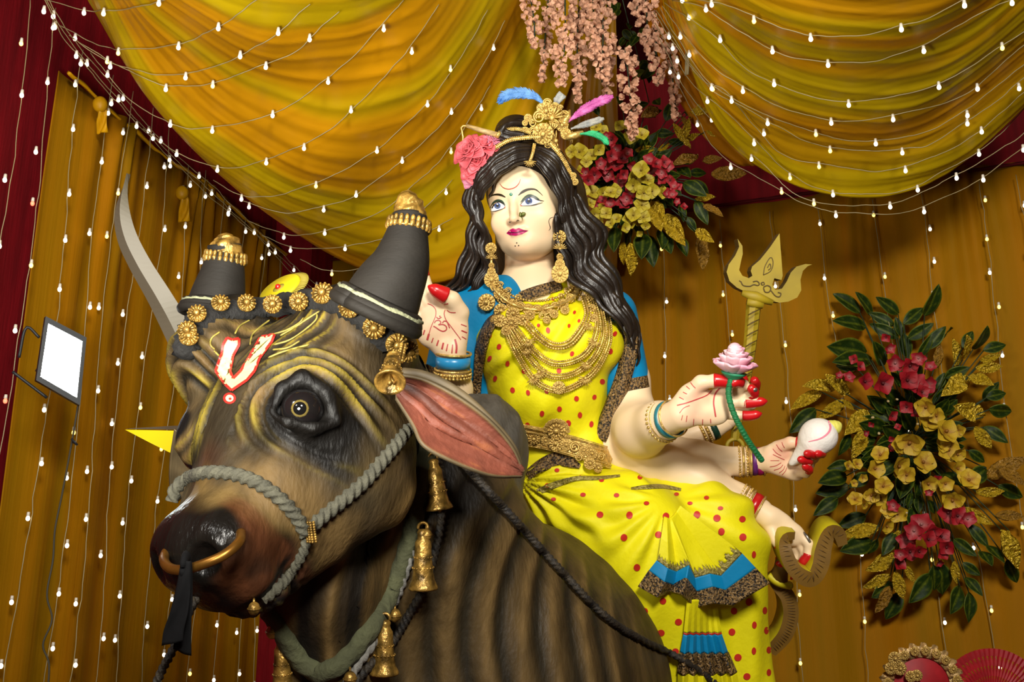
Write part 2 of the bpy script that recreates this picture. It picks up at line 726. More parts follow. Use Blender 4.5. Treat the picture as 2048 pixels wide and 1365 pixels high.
def wall(name, a, b, m, off, z0=0.0, z1=5.3, nor=None, parent=None):
    a, b = np.asarray(a) - nor * off, np.asarray(b) - nor * off
    c, e = a - nor * 0.06, b - nor * 0.06
    V = [[*p, z] for z in (z0, z1) for p in (a, b, e, c)]
    o = mobj(name, V, [(0, 1, 2, 3), (7, 6, 5, 4), (0, 4, 5, 1), (1, 5, 6, 2), (2, 6, 7, 3), (3, 7, 4, 0)], m, parent, smooth=False)
    return tag(o, kind='structure')


wall('wall_left', LEFT_END - ldir * 4.5, CORNER + ldir * 0.2, M['red_cloth'], 0.12, nor=lnor)
wall('wall_back', CORNER - bdir * 0.2, RIGHT_END + bdir * 2.0, M['red_cloth'], 0.12, nor=bnor)
fl = mobj('floor', [[-4, -3, -0.05], [6, -3, -0.05], [6, 8, -0.05], [-4, 8, -0.05], [-4, -3, 0], [6, -3, 0], [6, 8, 0], [-4, 8, 0]],
          [(3, 2, 1, 0), (4, 5, 6, 7), (0, 1, 5, 4), (1, 2, 6, 5), (2, 3, 7, 6), (3, 0, 4, 7)], M['floor_carpet'], smooth=False)
tag(fl, kind='structure')
ce = mobj('ceiling', [[-4, -3, 5.3], [6, -3, 5.3], [6, 8, 5.3], [-4, 8, 5.3], [-4, -3, 5.36], [6, -3, 5.36], [6, 8, 5.36], [-4, 8, 5.36]],
          [(3, 2, 1, 0), (4, 5, 6, 7), (0, 1, 5, 4), (1, 2, 6, 5), (2, 3, 7, 6), (3, 0, 4, 7)], M['dark_red'], smooth=False)
tag(ce, kind='structure')
# red post in the corner, and a red cloth valance above each curtain
mb = MB()
cpt = CORNER + ldir * (-0.22) + bdir * 0.02
mb.box([cpt[0] + 0.10, cpt[1] + 0.05, 2.6], (0.14, 0.14, 2.6), R=basis((0, 0, 1), (*bdir, 0)))
tag(mb.build('trim_1', M['red_cloth'], smooth=False), kind='structure')


def pleats(x, seed, amp):
    r = random.Random(seed)
    y = np.zeros_like(x)
    for k in range(9):
        f = r.uniform(6, 30)
        y += np.sin(x * f + r.uniform(0, 6) + 0.8 * np.sin(x * f * 0.23 + r.uniform(0, 6))) * (10 / f)
    return amp * y / 2.2


def curtain(name, a, b, nor, label, seed, gathers=(), n=420, z0=0.02):
    a, b = np.asarray(a), np.asarray(b)
    d = np.linalg.norm(b - a)
    x = np.linspace(0, d, n)
    zs = np.linspace(CT, z0, 26)
    u = (b - a) / d
    G = np.zeros((len(zs), n, 3))
    base = pleats(x, seed, 0.016)
    for i, z in enumerate(zs):
        t = (CT - z)
        xs = x.copy()
        extra = np.zeros(n)
        for g, w in gathers:                          # folds fan out from gathered points at the top edge
            k = math.exp(-t * 1.6)
            near = np.exp(-((x - g) / w) ** 2)
            xs = xs - (x - g) * near * 0.55 * k
            extra += near * (0.035 * k) * (1 + 0.7 * np.sin((x - g) * 42))
        prof = base * (0.7 + 0.3 * sstep(0, 0.6, t)) + pleats(x + 0.03 * math.sin(z * 1.1), seed + 5, 0.006) * sstep(0, 2, t)
        top = 0.02 * np.sin(x * 3.1 + seed) * math.exp(-t * 9)
        G[i, :, 0] = a[0] + u[0] * xs + nor[0] * (prof + extra)
        G[i, :, 1] = a[1] + u[1] * xs + nor[1] * (prof + extra)
        G[i, :, 2] = z + top
    mb = MB().grid(G)
    o = mb.build(name, M['gold_curtain'], solid=0.004)
    tag(o, label, 'curtain')
    return mb.tree()


t_cl = curtain('pleated_curtain', LEFT_END, CORNER - ldir * 0.25, lnor, 'gold pleated curtain along the left wall behind the floodlight', 3, [(0.5, 0.25), (1.25, 0.3), (2.0, 0.25)])
t_cb = curtain('pleated_curtain', CORNER + bdir * 0.10, RIGHT_END + bdir * 0.4, bnor, 'gold pleated curtain across the back wall behind the statue', 8, [(2.35, 0.22), (3.55, 0.3), (4.1, 0.35)], 560)
# gathered cloth edge along the curtain tops
for (a, b, nor, nm, lb) in ((LEFT_END, CORNER - ldir * 0.25, lnor, 'left', 'scrunched gold satin trim along the left curtain top'), (CORNER + bdir * 0.1, RIGHT_END + bdir * 0.4, bnor, 'back', 'thin twisted cable run along the back curtain top')):
    n = 160
    s = np.linspace(0, 1, n)[:, None]
    q = np.asarray(a) * (1 - s) + np.asarray(b) * s
    w = fbm(np.c_[q, np.zeros(n)], 3.0, 4)
    pts = np.c_[q + nor * 0.04, CT - 0.01 - 0.10 * (w - 0.3) * (1 if nm == 'left' else 0.12)]
    mb = MB()
    mb.tube(pts, (0.005 + 0.008 * noise(np.c_[q, np.ones(n)], 5, 2)) if nm == 'left' else 0.009, 7, lobes=3, lobe=0.35, twist=9)
    tag(mb.build('curtain_trim' if nm == 'left' else 'power_cable', M['satin_trim'] if nm == 'left' else M['dark_red']), lb, 'trim' if nm == 'left' else 'cable')


# swags of satin slung under the ceiling
def swag(name, rows, label, seed, nu=110, nv=230, nf=24, amp=0.05, tint=(1, 1, 1)):
    R = [spl(PP(r), nu) for r in rows]
    R = np.array(R)                                   # rows x nu x 3
    C = np.array([spl(R[:, j], nv) for j in range(nu)]).transpose(1, 0, 2)
    v = np.linspace(0, 1, nv)
    r = random.Random(seed)
    du = np.gradient(C, axis=1); dv = np.gradient(C, axis=0)
    Nn = np.cross(du, dv)
    Nn /= np.maximum(np.linalg.norm(Nn, axis=2), 1e-9)[..., None]
    Nn[np.einsum('ijk,ijk->ij', Nn, CAM - C) < 0] *= -1
    u = np.linspace(0, 1, nu)
    U, Vv = np.meshgrid(u, v)
    q = np.stack([U * 2.2, Vv * 1.0, np.zeros_like(U)], -1)
    ph = nf * Vv + 3.2 * (fbm(q * [.8, 1.6, 1], 1.3, seed) - 0.5) + 0.9 * np.sin(2.0 * U + 5 * Vv + seed)
    s1 = 1 - np.abs(np.sin(PI * ph)) ** 0.8
    s2 = 0.5 + 0.5 * np.sin(PI * (ph * 0.31 + 2.2 * noise(q, 2, seed + 3)))
    env = np.sin(PI * np.clip(U * 0.94 + 0.03, 0, 1)) ** 0.35
    soft = 0.35 + 0.65 * noise(q, 3.1, seed + 9)
    s3 = 1 - np.abs(np.sin(PI * (ph * 2.3 + 3 * noise(q, 4, seed + 6)))) ** 0.8
    dsp = amp * env * (0.26 * s1 * soft ** 2 + 0.55 * s2 * soft + 0.07 * s3 * soft)
    C = C + Nn * dsp[..., None]
    mb = MB().grid(C)
    tone = sstep(.25, .75, noise(np.stack([U * 1.5 + 9, ph * 0.9, np.zeros_like(U)], -1), 1, seed + 20))[..., None]
    cc = np.array([.50, .34, .002]) * (1 - tone) + np.array([.60, .27, .002]) * tone
    o = mobj(name, mb.V(), mb.f, M['gold_satin'], None, (cc * np.array(tint)).reshape(-1, 3))
    md = o.modifiers.new('thickness', 'SOLIDIFY'); md.thickness = 0.003; md.offset = 0
    tag(o, label, 'drapery')
    return mb.tree()


left_rows = [
    [(60, -700, 3.3), (350, -560, 3.4), (650, -560, 3.5), (900, -700, 3.7), (1060, -900, 3.8)],
    [(130, -260, 3.9), (330, -90, 4.1), (560, -50, 4.3), (800, -150, 4.5), (1060, -400, 4.7)],
    [(150, -120, 4.3), (330, 80, 4.6), (520, 165, 4.8), (760, 90, 5.0), (960, -100, 5.2), (1080, -260, 5.3)],
    [(158, -70, 4.5), (290, 165, 4.8), (440, 300, 5.1), (620, 345, 5.3), (800, 270, 5.5), (980, 60, 5.6), (1100, -150, 5.7)],
    [(164, -40, 4.6), (300, 195, 5.0), (470, 368, 5.4), (620, 445, 5.7), (780, 450, 5.9), (940, 300, 6.0), (1130, -80, 6.0)],
    [(166, -20, 4.65), (300, 196, 5.1), (470, 370, 5.5), (620, 480, 5.9), (760, 546, 6.2), (900, 556, 6.3), (1030, 440, 6.3), (1180, 60, 6.2)],
]
t_sl = swag('satin_swag', left_rows, 'gold satin swag slung from the upper left, glowing brightest', 4)
right_rows = [
    [(1260, -700, 3.6), (1500, -560, 3.6), (1780, -520, 3.5), (2050, -600, 3.4), (2300, -800, 3.3)],
    [(1290, -300, 4.2), (1480, -110, 4.2), (1720, -60, 4.1), (1980, -140, 3.9), (2260, -360, 3.8)],
    [(1305, -160, 4.6), (1450, 60, 4.7), (1700, 140, 4.6), (1950, 60, 4.4), (2240, -160, 4.2)],
    [(1315, -90, 4.9), (1430, 160, 5.0), (1690, 265, 5.0), (1950, 190, 4.8), (2220, -30, 4.5)],
    [(1320, -60, 5.1), (1430, 215, 5.2), (1560, 320, 5.25), (1720, 350, 5.2), (1900, 300, 5.05), (2080, 150, 4.8), (2210, 0, 4.7)],
    [(1322, -40, 5.2), (1425, 225, 5.3), (1540, 342, 5.35), (1720, 390, 5.3), (1890, 342, 5.2), (2050, 205, 4.95), (2200, 20, 4.8)],
]
t_sr = swag('satin_swag', right_rows, 'olive gold satin swag in the upper right above the back curtain', 9)
# darker gathered fall of cloth between the two swags
mid_rows = [
    [(960, -160, 6.1), (960, 150, 6.3), (940, 420, 6.45), (915, 575, 6.5)],
    [(1060, -160, 6.2), (1055, 120, 6.35), (1040, 380, 6.5), (1040, 560, 6.55)],
    [(1160, -160, 6.25), (1165, 120, 6.4), (1165, 380, 6.5), (1170, 560, 6.55)],
    [(1225, -160, 6.2), (1235, 120, 6.35), (1240, 380, 6.45), (1235, 540, 6.5)],
]
M['gold_satin_b'] = M['gold_satin']
t_sm = swag('satin_swag', mid_rows, 'gathered amber cloth falling between the two gold swags behind the blossoms', 15, 60, 120, 16, 0.07, (.62, .42, .5))
edge_rows = [
    [(1270, -160, 5.6), (1300, 60, 5.7), (1390, 250, 5.8), (1480, 330, 5.8)],
    [(1300, -160, 5.5), (1340, 50, 5.6), (1420, 230, 5.7), (1520, 330, 5.7)],
    [(1330, -160, 5.4), (1370, 50, 5.45), (1450, 220, 5.5), (1560, 340, 5.5)],
]
t_se = swag('satin_swag', edge_rows, 'narrow amber cloth edge beside the right swag and the blossoms', 21, 50, 60, 7, 0.05, (.7, .5, .6))
# ================================================================== the bull statue
HO = P(460, 797, 2.62)
psi, tt = math.radians(37), math.radians(35)
N0 = np.array([-math.sin(psi), -math.cos(psi), 0])
HW = np.array([math.cos(psi), -math.sin(psi), 0])
HA = math.cos(tt) * np.array([0, 0, -1.0]) + math.sin(tt) * N0
HN = math.sin(tt) * np.array([0, 0, 1.0]) + math.cos(tt) * N0
HR = np.stack([HW, HA, HN], 1)                        # columns: across, down the face, out of the face


def H(w, a, n):
    return HO + HW * w + HA * a + HN * n


def toH(V):
    return (V - HO) @ HR


bc = Clay()
# skull, forehead, nose, jaw
bc.ell(H(-.015, -.20, -.17), (.25, .25, .165), HR, .05)
bc.ell(H(-.015, -.13, -.105), (.215, .25, .105), HR, .05)
bc.ell(H(.175, -.035, -.10), (.075, .10, .075), HR, .05)
bc.ell(H(-.205, -.04, -.105), (.072, .12, .075), HR, .05)
bc.ell(P(420, 712, 2.88), (.10, .11, .12), None, .06)
bc.cap(H(.0, -.02, -.12), H(.05, .24, -.165), .125, .105, .06)
bc.ell(H(.135, .12, -.22), (.085, .20, .13), HR, .06)
bc.ell(H(-.09, .12, -.22), (.085, .20, .13), HR, .06)
bc.ell(H(.19, -.05, -.30), (.09, .19, .14), HR, .07)
bc.ell(H(-.18, -.05, -.30), (.09, .19, .14), HR, .07)
bc.cap(H(.16, -.02, -.40), H(.10, .27, -.31), .075, .06, .06)
bc.cap(H(-.14, -.02, -.40), H(-.03, .27, -.31), .075, .06, .06)
bc.ell(H(.045, .325, -.175), (.148, .105, .125), HR, .05)
bc.ell(H(.13, .33, -.15), (.06, .08, .075), HR, .035)
bc.ell(H(-.03, .335, -.15), (.065, .08, .075), HR, .035)
bc.ell(H(.045, .385, -.16), (.095, .05, .085), HR, .03)       # nose pad
bc.ell(H(.06, .36, -.235), (.135, .07, .06), HR, .03)        # upper lip
bc.ell(H(.07, .345, -.295), (.115, .06, .045), HR, .010)       # lower lip and chin
# eye sockets and lids, nostrils
bc.ell(H(.218, .005, -.055), (.062, .056, .050), HR, .022, True)
bc.ell(H(-.262, .03, -.10), (.035, .035, .04), HR, .02, True)
bc.chain([H(.160, .045, -.025), H(.165, -.01, -.012), H(.195, -.052, -.022), H(.235, -.045, -.075), H(.255, -.012, -.125)], [.008, .014, .017, .015, .008], .018)
bc.chain([H(.165, .055, -.035), H(.20, .066, -.055), H(.235, .045, -.10), H(.255, -.005, -.135)], [.006, .010, .010, .006], .018)
bc.ell(H(.128, .408, -.118), (.034, .04, .028), HR @ basis((0.5, 0.6, 0.62)), .02, True)
bc.ell(H(-.035, .415, -.115), (.032, .036, .028), HR @ basis((-0.5, 0.6, 0.62)), .02, True)
# poll, ear roots, neck, dewlap, hump, trunk
bc.ell(H(0, -.40, -.19), (.20, .09, .12), HR, .05)
bc.cap(P(690, 660, 2.85), P(752, 632, 2.78), .12, .095, .04)
bc.cap(P(470, 660, 2.98), P(432, 640, 3.04), .10, .075, .04)
bc.cap(P(690, 830, 3.05), P(800, 1080, 3.25), .26, .34, .12)
bc.cap(P(800, 1080, 3.25), P(905, 1330, 3.45), .36, .50, .12)
bc.chain([P(610, 1010, 2.78), P(640, 1180, 2.80), P(670, 1330, 2.86), P(720, 1500, 3.0), P(800, 1750, 3.1)], [.10, .115, .115, .14, .2], .10)
bc.cap(P(930, 1400, 3.50), P(985, 1380, 3.75), .56, .57, .15)
bc.cap(P(985, 1420, 3.75), P(1075, 1290, 5.0), .58, .60, .15)
bc.ell(P(965, 905, 3.55), (.15, .20, .19), None, .10)
for px, D in ((800, 3.45), (1010, 3.45), (1010, 4.8), (1180, 4.8)):
    a = P(px, 1500, D); b = np.array([a[0], a[1] - 0.05, 0.75]); c = np.array([a[0], a[1], 0.10])
    bc.chain([a, b, c], [.24, .125, .095], .08)
    bc.ell(c + [0, -0.03, -0.02], (.12, .14, .08), None, .03)

# the mesh is finer at the head; both shells meet under the neck cord
HB = (np.array([-1.05, 1.75, 1.35]), np.array([0.35, 3.35, 2.75]))
Vh, Qh = bc.mesh(.0075, *HB)
lo, hi = bc.bounds()
Vb, Qb = bc.mesh(.016, np.maximum(lo - .05, [-3, 0, 0.02]), hi + .05)
pa, pb, pc_ = P(872, 850, 2.85), P(600, 1345, 2.8), P(800, 560, 3.4)
pn = unit(np.cross(pb - pa, pc_ - pa))
if (HO - pa) @ pn < 0: pn = -pn


def side(V): return (V - pa) @ pn


def zone_keep(V, Q, s, off):
    c = side(V[Q].mean(1)) * s
    inb = np.all((V[Q].mean(1) > HB[0] + .03) & (V[Q].mean(1) < HB[1] - .03), axis=1)
    return (c > off) & inb if s > 0 else ~((c < off) & inb)


Vh, Qh, _ = prune(Vh, Qh, zone_keep(Vh, Qh, 1, -.012))
cB = side(Vb[Qb].mean(1))
inB = np.all((Vb[Qb].mean(1) > HB[0] + .06) & (Vb[Qb].mean(1) < HB[1] - .06), axis=1)
Vb, Qb, _ = prune(Vb, Qb, ~((cB > .012) & inB))


def arcs(q, c, ry, rot=0.0):
    """Distance field of rings about a point of the face in the (across, down) plane."""
    x, y = q[:, 0] - c[0], (q[:, 1] - c[1]) * ry
    return np.hypot(x, y), np.arctan2(y, x)


TAN = np.array(lin(104, 82, 47)); DARK = np.array(lin(32, 27, 17)); OCH = np.array(lin(124, 108, 32)); BLK = np.array(lin(12, 10, 8)); RUST = np.array(lin(84, 48, 27)); GREY = np.array(lin(58, 51, 36))


def mixc(c, d, t):
    return c * (1 - t[:, None]) + np.asarray(d) * t[:, None]


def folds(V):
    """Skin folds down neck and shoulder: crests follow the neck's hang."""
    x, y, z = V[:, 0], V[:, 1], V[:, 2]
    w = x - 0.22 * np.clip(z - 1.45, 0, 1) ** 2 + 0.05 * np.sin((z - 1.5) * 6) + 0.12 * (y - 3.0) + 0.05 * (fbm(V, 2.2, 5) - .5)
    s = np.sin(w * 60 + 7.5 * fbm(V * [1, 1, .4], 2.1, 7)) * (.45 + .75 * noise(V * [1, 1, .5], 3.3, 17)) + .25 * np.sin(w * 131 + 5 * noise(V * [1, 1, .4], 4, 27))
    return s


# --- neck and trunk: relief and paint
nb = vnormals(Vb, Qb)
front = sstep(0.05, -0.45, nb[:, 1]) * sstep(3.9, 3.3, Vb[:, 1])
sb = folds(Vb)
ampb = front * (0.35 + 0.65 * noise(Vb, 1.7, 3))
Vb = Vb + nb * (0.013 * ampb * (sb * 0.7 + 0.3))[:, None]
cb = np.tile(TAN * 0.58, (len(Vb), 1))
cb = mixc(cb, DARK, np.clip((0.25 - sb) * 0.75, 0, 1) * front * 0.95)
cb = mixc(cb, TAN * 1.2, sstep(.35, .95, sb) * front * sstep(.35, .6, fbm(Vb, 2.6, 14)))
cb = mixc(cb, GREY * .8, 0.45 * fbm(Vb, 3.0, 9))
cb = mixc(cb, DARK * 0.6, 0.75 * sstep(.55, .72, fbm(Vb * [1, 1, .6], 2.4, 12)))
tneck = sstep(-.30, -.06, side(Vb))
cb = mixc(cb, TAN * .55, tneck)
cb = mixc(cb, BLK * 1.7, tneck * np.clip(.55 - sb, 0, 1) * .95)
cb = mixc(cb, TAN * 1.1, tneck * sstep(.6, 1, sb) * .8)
cb = mixc(cb, BLK * 1.4, .95 * sstep(.26, .12, np.linalg.norm(Vb - P(900, 925, 2.95), axis=1)))  # shadow between ear and neck cord, painted into the skin colour
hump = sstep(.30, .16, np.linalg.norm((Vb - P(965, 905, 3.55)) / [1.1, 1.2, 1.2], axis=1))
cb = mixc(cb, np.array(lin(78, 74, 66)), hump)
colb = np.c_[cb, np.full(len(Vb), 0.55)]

# --- head: relief and paint
nh = vnormals(Vh, Qh)
q = toH(Vh)
w, a, n = q[:, 0], q[:, 1], q[:, 2]
onface = sstep(-.36, -.26, n)
disp = np.zeros(len(Vh)); c = np.tile(TAN * 0.80, (len(Vh), 1))
c = mixc(c, GREY * 0.8, sstep(.35, .7, fbm(q, 7, 21)) * 0.8)
c = mixc(c, DARK, sstep(.42, .68, fbm(q * [1.3, .6, 1], 8, 22)) * 0.75)
for sg, ex in ((1, .192), (-1, -.215)):
    r, th = arcs(q, (ex, .005), 1.0)
    up = np.maximum(sstep(.06, -.03, a), sstep(.02, -.02, w * sg - ex * sg + .02) * sstep(.15, .06, a)) * sstep(-.30, -.12, n)
    lowz = sstep(-.02, .06, a) * sstep(-.30, -.15, n)
    rr = r + .012 * (noise(q, 12, 31) - .5)
    st = np.sin(rr * 185 + 0.6)
    zone = sstep(.080, .092, r) * sstep(.21, .16, r) * (w * sg > .055)
    disp += zone * up * .0115 * st
    c = mixc(c, OCH, np.clip(st, 0, 1) ** 1.2 * zone * up * sstep(.35, .55, noise(q, 10, 33) + .25))
    c = mixc(c, DARK * 0.7, np.clip(-st + .15, 0, 1) * zone * up)
    st2 = np.sin(rr * 230 + 2)
    zl = sstep(.045, .055, r) * sstep(.12, .08, r) * (w * sg > .1) * lowz
    disp += zl * .003 * st2
    c = mixc(c, DARK, np.clip(-st2, 0, 1) * zl * .9)
    c = mixc(c, OCH * .9, np.clip(st2, 0, 1) ** 2 * zl * .5)
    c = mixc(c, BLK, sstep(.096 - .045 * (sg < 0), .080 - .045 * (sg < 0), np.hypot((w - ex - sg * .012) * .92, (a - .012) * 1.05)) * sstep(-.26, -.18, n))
    # dark teardrop below the inner eye corner
    d2 = np.hypot((w * sg - .125) / .035, (a - .115) / .06)
    c = mixc(c, DARK * .5, sstep(1.5, .4, d2) * .85)
# hair whorl strokes across the forehead
fz = sstep(-.07, -.16, a) * sstep(-.22, -.12, n) * sstep(.19, .12, np.abs(w))
hs = np.sin((w * .95 + a * .45) * 150 + 5 * fbm(q * [1, .5, 1], 8, 41))
disp += fz * .0035 * hs
c = mixc(c, DARK * .8, fz * np.clip(.3 - hs, 0, 1) * .9)
c = mixc(c, OCH, fz * sstep(.75, .98, hs) * sstep(.35, .6, noise(q, 9, 42)) * .9)
# dark poll and temples
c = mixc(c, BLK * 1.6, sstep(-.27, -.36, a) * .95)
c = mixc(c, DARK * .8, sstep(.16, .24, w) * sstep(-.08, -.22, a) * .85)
# dark mid-nose, reddish bridge
c = mixc(c, DARK, sstep(.10, .02, np.hypot(w - .03, (a - .10) * .8)) * .75)
c = mixc(c, RUST * .7, sstep(.10, .02, np.hypot(w + .0, (a - .19))) * .5)
# cheek lighter, jaw behind darker, folds on throat
c = mixc(c, TAN * 1.0, sstep(.13, .03, np.hypot(w - .20, (a - .215) * .9)) * .75)
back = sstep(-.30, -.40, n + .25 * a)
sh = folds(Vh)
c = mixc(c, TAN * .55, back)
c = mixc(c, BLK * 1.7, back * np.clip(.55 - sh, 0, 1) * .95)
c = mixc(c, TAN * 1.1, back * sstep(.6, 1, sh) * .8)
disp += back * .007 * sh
# muzzle
mdist = np.linalg.norm((q - [.05, .33, -.20]) / [1.15, 1, 1.15], axis=1)
mzone = sstep(.24, .19, mdist)
mz = mzone * sstep(.20, .27, a + .12 * (noise(q, 14, 51) - .5))
c = mixc(c, np.array(lin(96, 76, 40)), mz * .8)
mz2 = mzone * sstep(.255, .315, a + .05 * (noise(q, 18, 52) - .5) + .25 * np.clip(-n - .12, 0, .2))
c = mixc(c, BLK * 1.8, mz2)
c = mixc(c, RUST, mz2 * sstep(.42, .62, fbm(q, 22, 53)) * sstep(-.12, -.20, n) * .35)
c = mixc(c, RUST, sstep(.03, .01, np.abs(np.hypot(w - .14, (a - .345)) - .075)) * sstep(.11, .16, w) * .6)
c = mixc(c, BLK, sstep(.04, .028, np.linalg.norm((q - [.128, .408, -.125]) / [1, 1, .9], axis=1)))
c = mixc(c, BLK, sstep(.04, .028, np.linalg.norm((q - [-.035, .415, -.122]) / [1, 1, .9], axis=1)))
lip = sstep(.012, .004, np.abs(n + .265 + .01 * np.sin(w * 30))) * sstep(.25, .3, a) * mzone
c = mixc(c, BLK, lip)
chin = sstep(-.27, -.29, n) * sstep(.24, .29, a) * mzone
disp += chin * .006 * (noise(q, 60, 55) - .5) * 2
c = mixc(c, np.array(lin(60, 52, 24)), chin * sstep(.55, .75, noise(q, 70, 56)))
disp += .004 * (fbm(q, 11, 61) - .5) * onface
gl = 0.62 - 0.40 * mz2 * sstep(-.30, -.2, n) - .12 * sstep(.10, .08, np.hypot(w - .19, a))
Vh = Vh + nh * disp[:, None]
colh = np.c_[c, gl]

# join the two shells into one skin
V = np.vstack([Vh, Vb]); Q = np.vstack([Qh, Qb + len(Vh)])
M['bull_paint'] = mat('bull_paint', (1, 1, 1), 0.6, attr=True, gloss_attr=True, var=0.35, vscale=26, stretch=(1, 1, .35), bump=0.35, bscale=90, spec=0.2)
bull = empty('bull_statue', (P(930, 1400, 3.5)[0], 3.8, 0), 'dark brown painted bull statue with black gold-capped horns, carrying the seated goddess', 'statue')
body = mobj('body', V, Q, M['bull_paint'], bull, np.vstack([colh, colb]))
t_bull = bvh(V, Q)

# eyes
M['eye_dark'] = mat('eye_dark', (0.006, 0.005, 0.005), 0.12, spec=0.6)
M['eye_ring'] = mat('eye_ring', lin(92, 80, 40), 0.2, spec=0.6)
M['eye_pupil'] = mat('eye_pupil', (0.004, 0.004, 0.004), 0.06, spec=0.8)
for sg, e in ((1, (.192, .004, -.072)), (-1, (-.205, .03, -.125))):
    ec = H(*e)
    eb = MB().ball(ec, .050, 28, 18).build('eye', M['eye_dark'], bull)
    gaze = unit(CAM + np.array([-.3, 0, .2]) - ec) if sg > 0 else unit(HN - HW * .6)
    Rg = basis(gaze)
    MB().ball(ec + gaze * .0420, (.0215, .0215, .0100), 24, 10, R=Rg).build('iris', M['eye_ring'], eb)
    MB().ball(ec + gaze * .0440, (.0178, .0178, .0098), 24, 10, R=Rg).build('pupil', M['eye_pupil'], eb)

# ears: leaf-shaped bowls with thickness
M['ear_paint'] = mat('ear_paint', (1, 1, 1), 0.55, attr=True, var=0.25, vscale=20, bump=0.3, bscale=60, spec=0.3)


def ear(top, bot, mid_d, parent, fold=1.0, seed=1, flip=False):
    n, m = 60, 36
    T = spl(PP(top), n); B = spl(PP(bot), n)
    G = np.zeros((n, m, 3)); C = np.zeros((n, m, 3))
    s = np.linspace(0, 1, m)
    pink = np.array(lin(122, 66, 50)); dk = np.array(lin(50, 28, 22)); rim = np.array(lin(110, 90, 56))
    for i in range(n):
        u = i / (n - 1)
        g = T[i] * (1 - s)[:, None] + B[i] * s[:, None]
        away = unit(g.mean(0) - CAM)
        wdt = np.linalg.norm(T[i] - B[i])
        cup = np.sin(PI * s) ** .8 * (.30 * wdt)
        rid = .10 * wdt * (np.exp(-((s - .38 - .1 * u) / .06) ** 2) + .7 * np.exp(-((s - .62 + .15 * u) / .05) ** 2)) * sstep(0, .12, u) * sstep(.9, .5, u) * fold
        curl = .22 * wdt * np.exp(-(s / .10) ** 2) * fold
        g = g + away * (cup - rid + curl * 0)[:, None]
        lump = .014 * (fbm(np.c_[np.full(m, u * 2), s * 4, np.zeros(m)], 3, seed) - .5) * np.sin(PI * s)
        G[i] = g + away * lump[:, None]
        cc = pink * (0.75 + .5 * noise(np.c_[np.full(m, u * 3), s * 14, np.zeros(m)], 1, seed + 3))[:, None]
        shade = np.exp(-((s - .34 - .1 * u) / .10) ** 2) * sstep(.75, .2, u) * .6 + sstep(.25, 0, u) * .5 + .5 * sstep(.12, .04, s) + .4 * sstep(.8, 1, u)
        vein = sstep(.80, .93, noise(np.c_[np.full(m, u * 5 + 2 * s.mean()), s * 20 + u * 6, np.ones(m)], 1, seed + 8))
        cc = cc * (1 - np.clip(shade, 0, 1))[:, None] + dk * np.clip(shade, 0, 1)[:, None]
        cc = cc * (1 - .5 * vein)[:, None] + np.array(lin(165, 100, 60)) * (.5 * vein)[:, None]
        e = np.clip(sstep(.06, .0, s) + sstep(.965, 1, s) + sstep(.985, 1, u), 0, 1)
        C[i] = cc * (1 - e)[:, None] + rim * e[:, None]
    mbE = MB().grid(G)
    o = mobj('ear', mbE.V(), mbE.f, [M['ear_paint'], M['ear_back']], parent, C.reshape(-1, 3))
    md = o.modifiers.new('thickness', 'SOLIDIFY'); md.thickness = .008; md.offset = -1 if flip else 1
    md.material_offset = 1; md.material_offset_rim = 1
    return mbE.tree()


M['ear_back'] = mat('ear_back', lin(96, 82, 56), 0.6, var=0.35, vscale=14)
t_ear = ear([(792, 745, 2.62), (850, 757, 2.63), (915, 790, 2.63), (980, 838, 2.64), (1025, 890, 2.66), (1047, 935, 2.68)],
            [(790, 800, 2.62), (822, 852, 2.58), (845, 895, 2.55), (905, 928, 2.56), (980, 955, 2.60), (1042, 957, 2.67)], 2.6, bull)
ear([(352, 862, 2.95), (345, 900, 3.0), (341, 950, 3.05), (343, 990, 3.1)], [(400, 880, 2.98), (392, 920, 3.0), (385, 970, 3.04), (350, 1005, 3.1)], 3.0, bull, .4, 5)
# upper rolled rim of the ear
MB().tube(drape([(795, 745), (850, 752), (915, 783), (980, 838), (1025, 890), (1043, 935)], [t_ear], 0.0, 30, 2.63) + np.array([0, .012, .0]), np.r_[.012, np.linspace(.016, .006, 28), .004], 12).build('ear_rim', M['ear_back'], bull)

# horns with gilded caps
M['horn_black'] = mat('horn_black', lin(30, 27, 23), 0.7, var=0.3, vscale=5, stretch=(1, 1, 3), bump=0.12, bscale=60, spec=0.2)
M['gold_paint'] = mat('gold_paint', (0.36, 0.205, 0.04), 0.34, 0.55, var=0.8, vscale=38, bump=0.4, bscale=70)
M['gold_light'] = mat('gold_light', (0.62, 0.42, 0.12), 0.32, 0.75, var=0.45, vscale=60, bump=0.3, bscale=120)
M['rope_green'] = mat('rope_green', lin(128, 130, 100), 0.85, var=0.3, vscale=30, bump=0.5, bscale=90)
M['black_band'] = mat('black_band', lin(16, 14, 12), 0.85, var=0.4, vscale=40, bump=0.5, bscale=120)


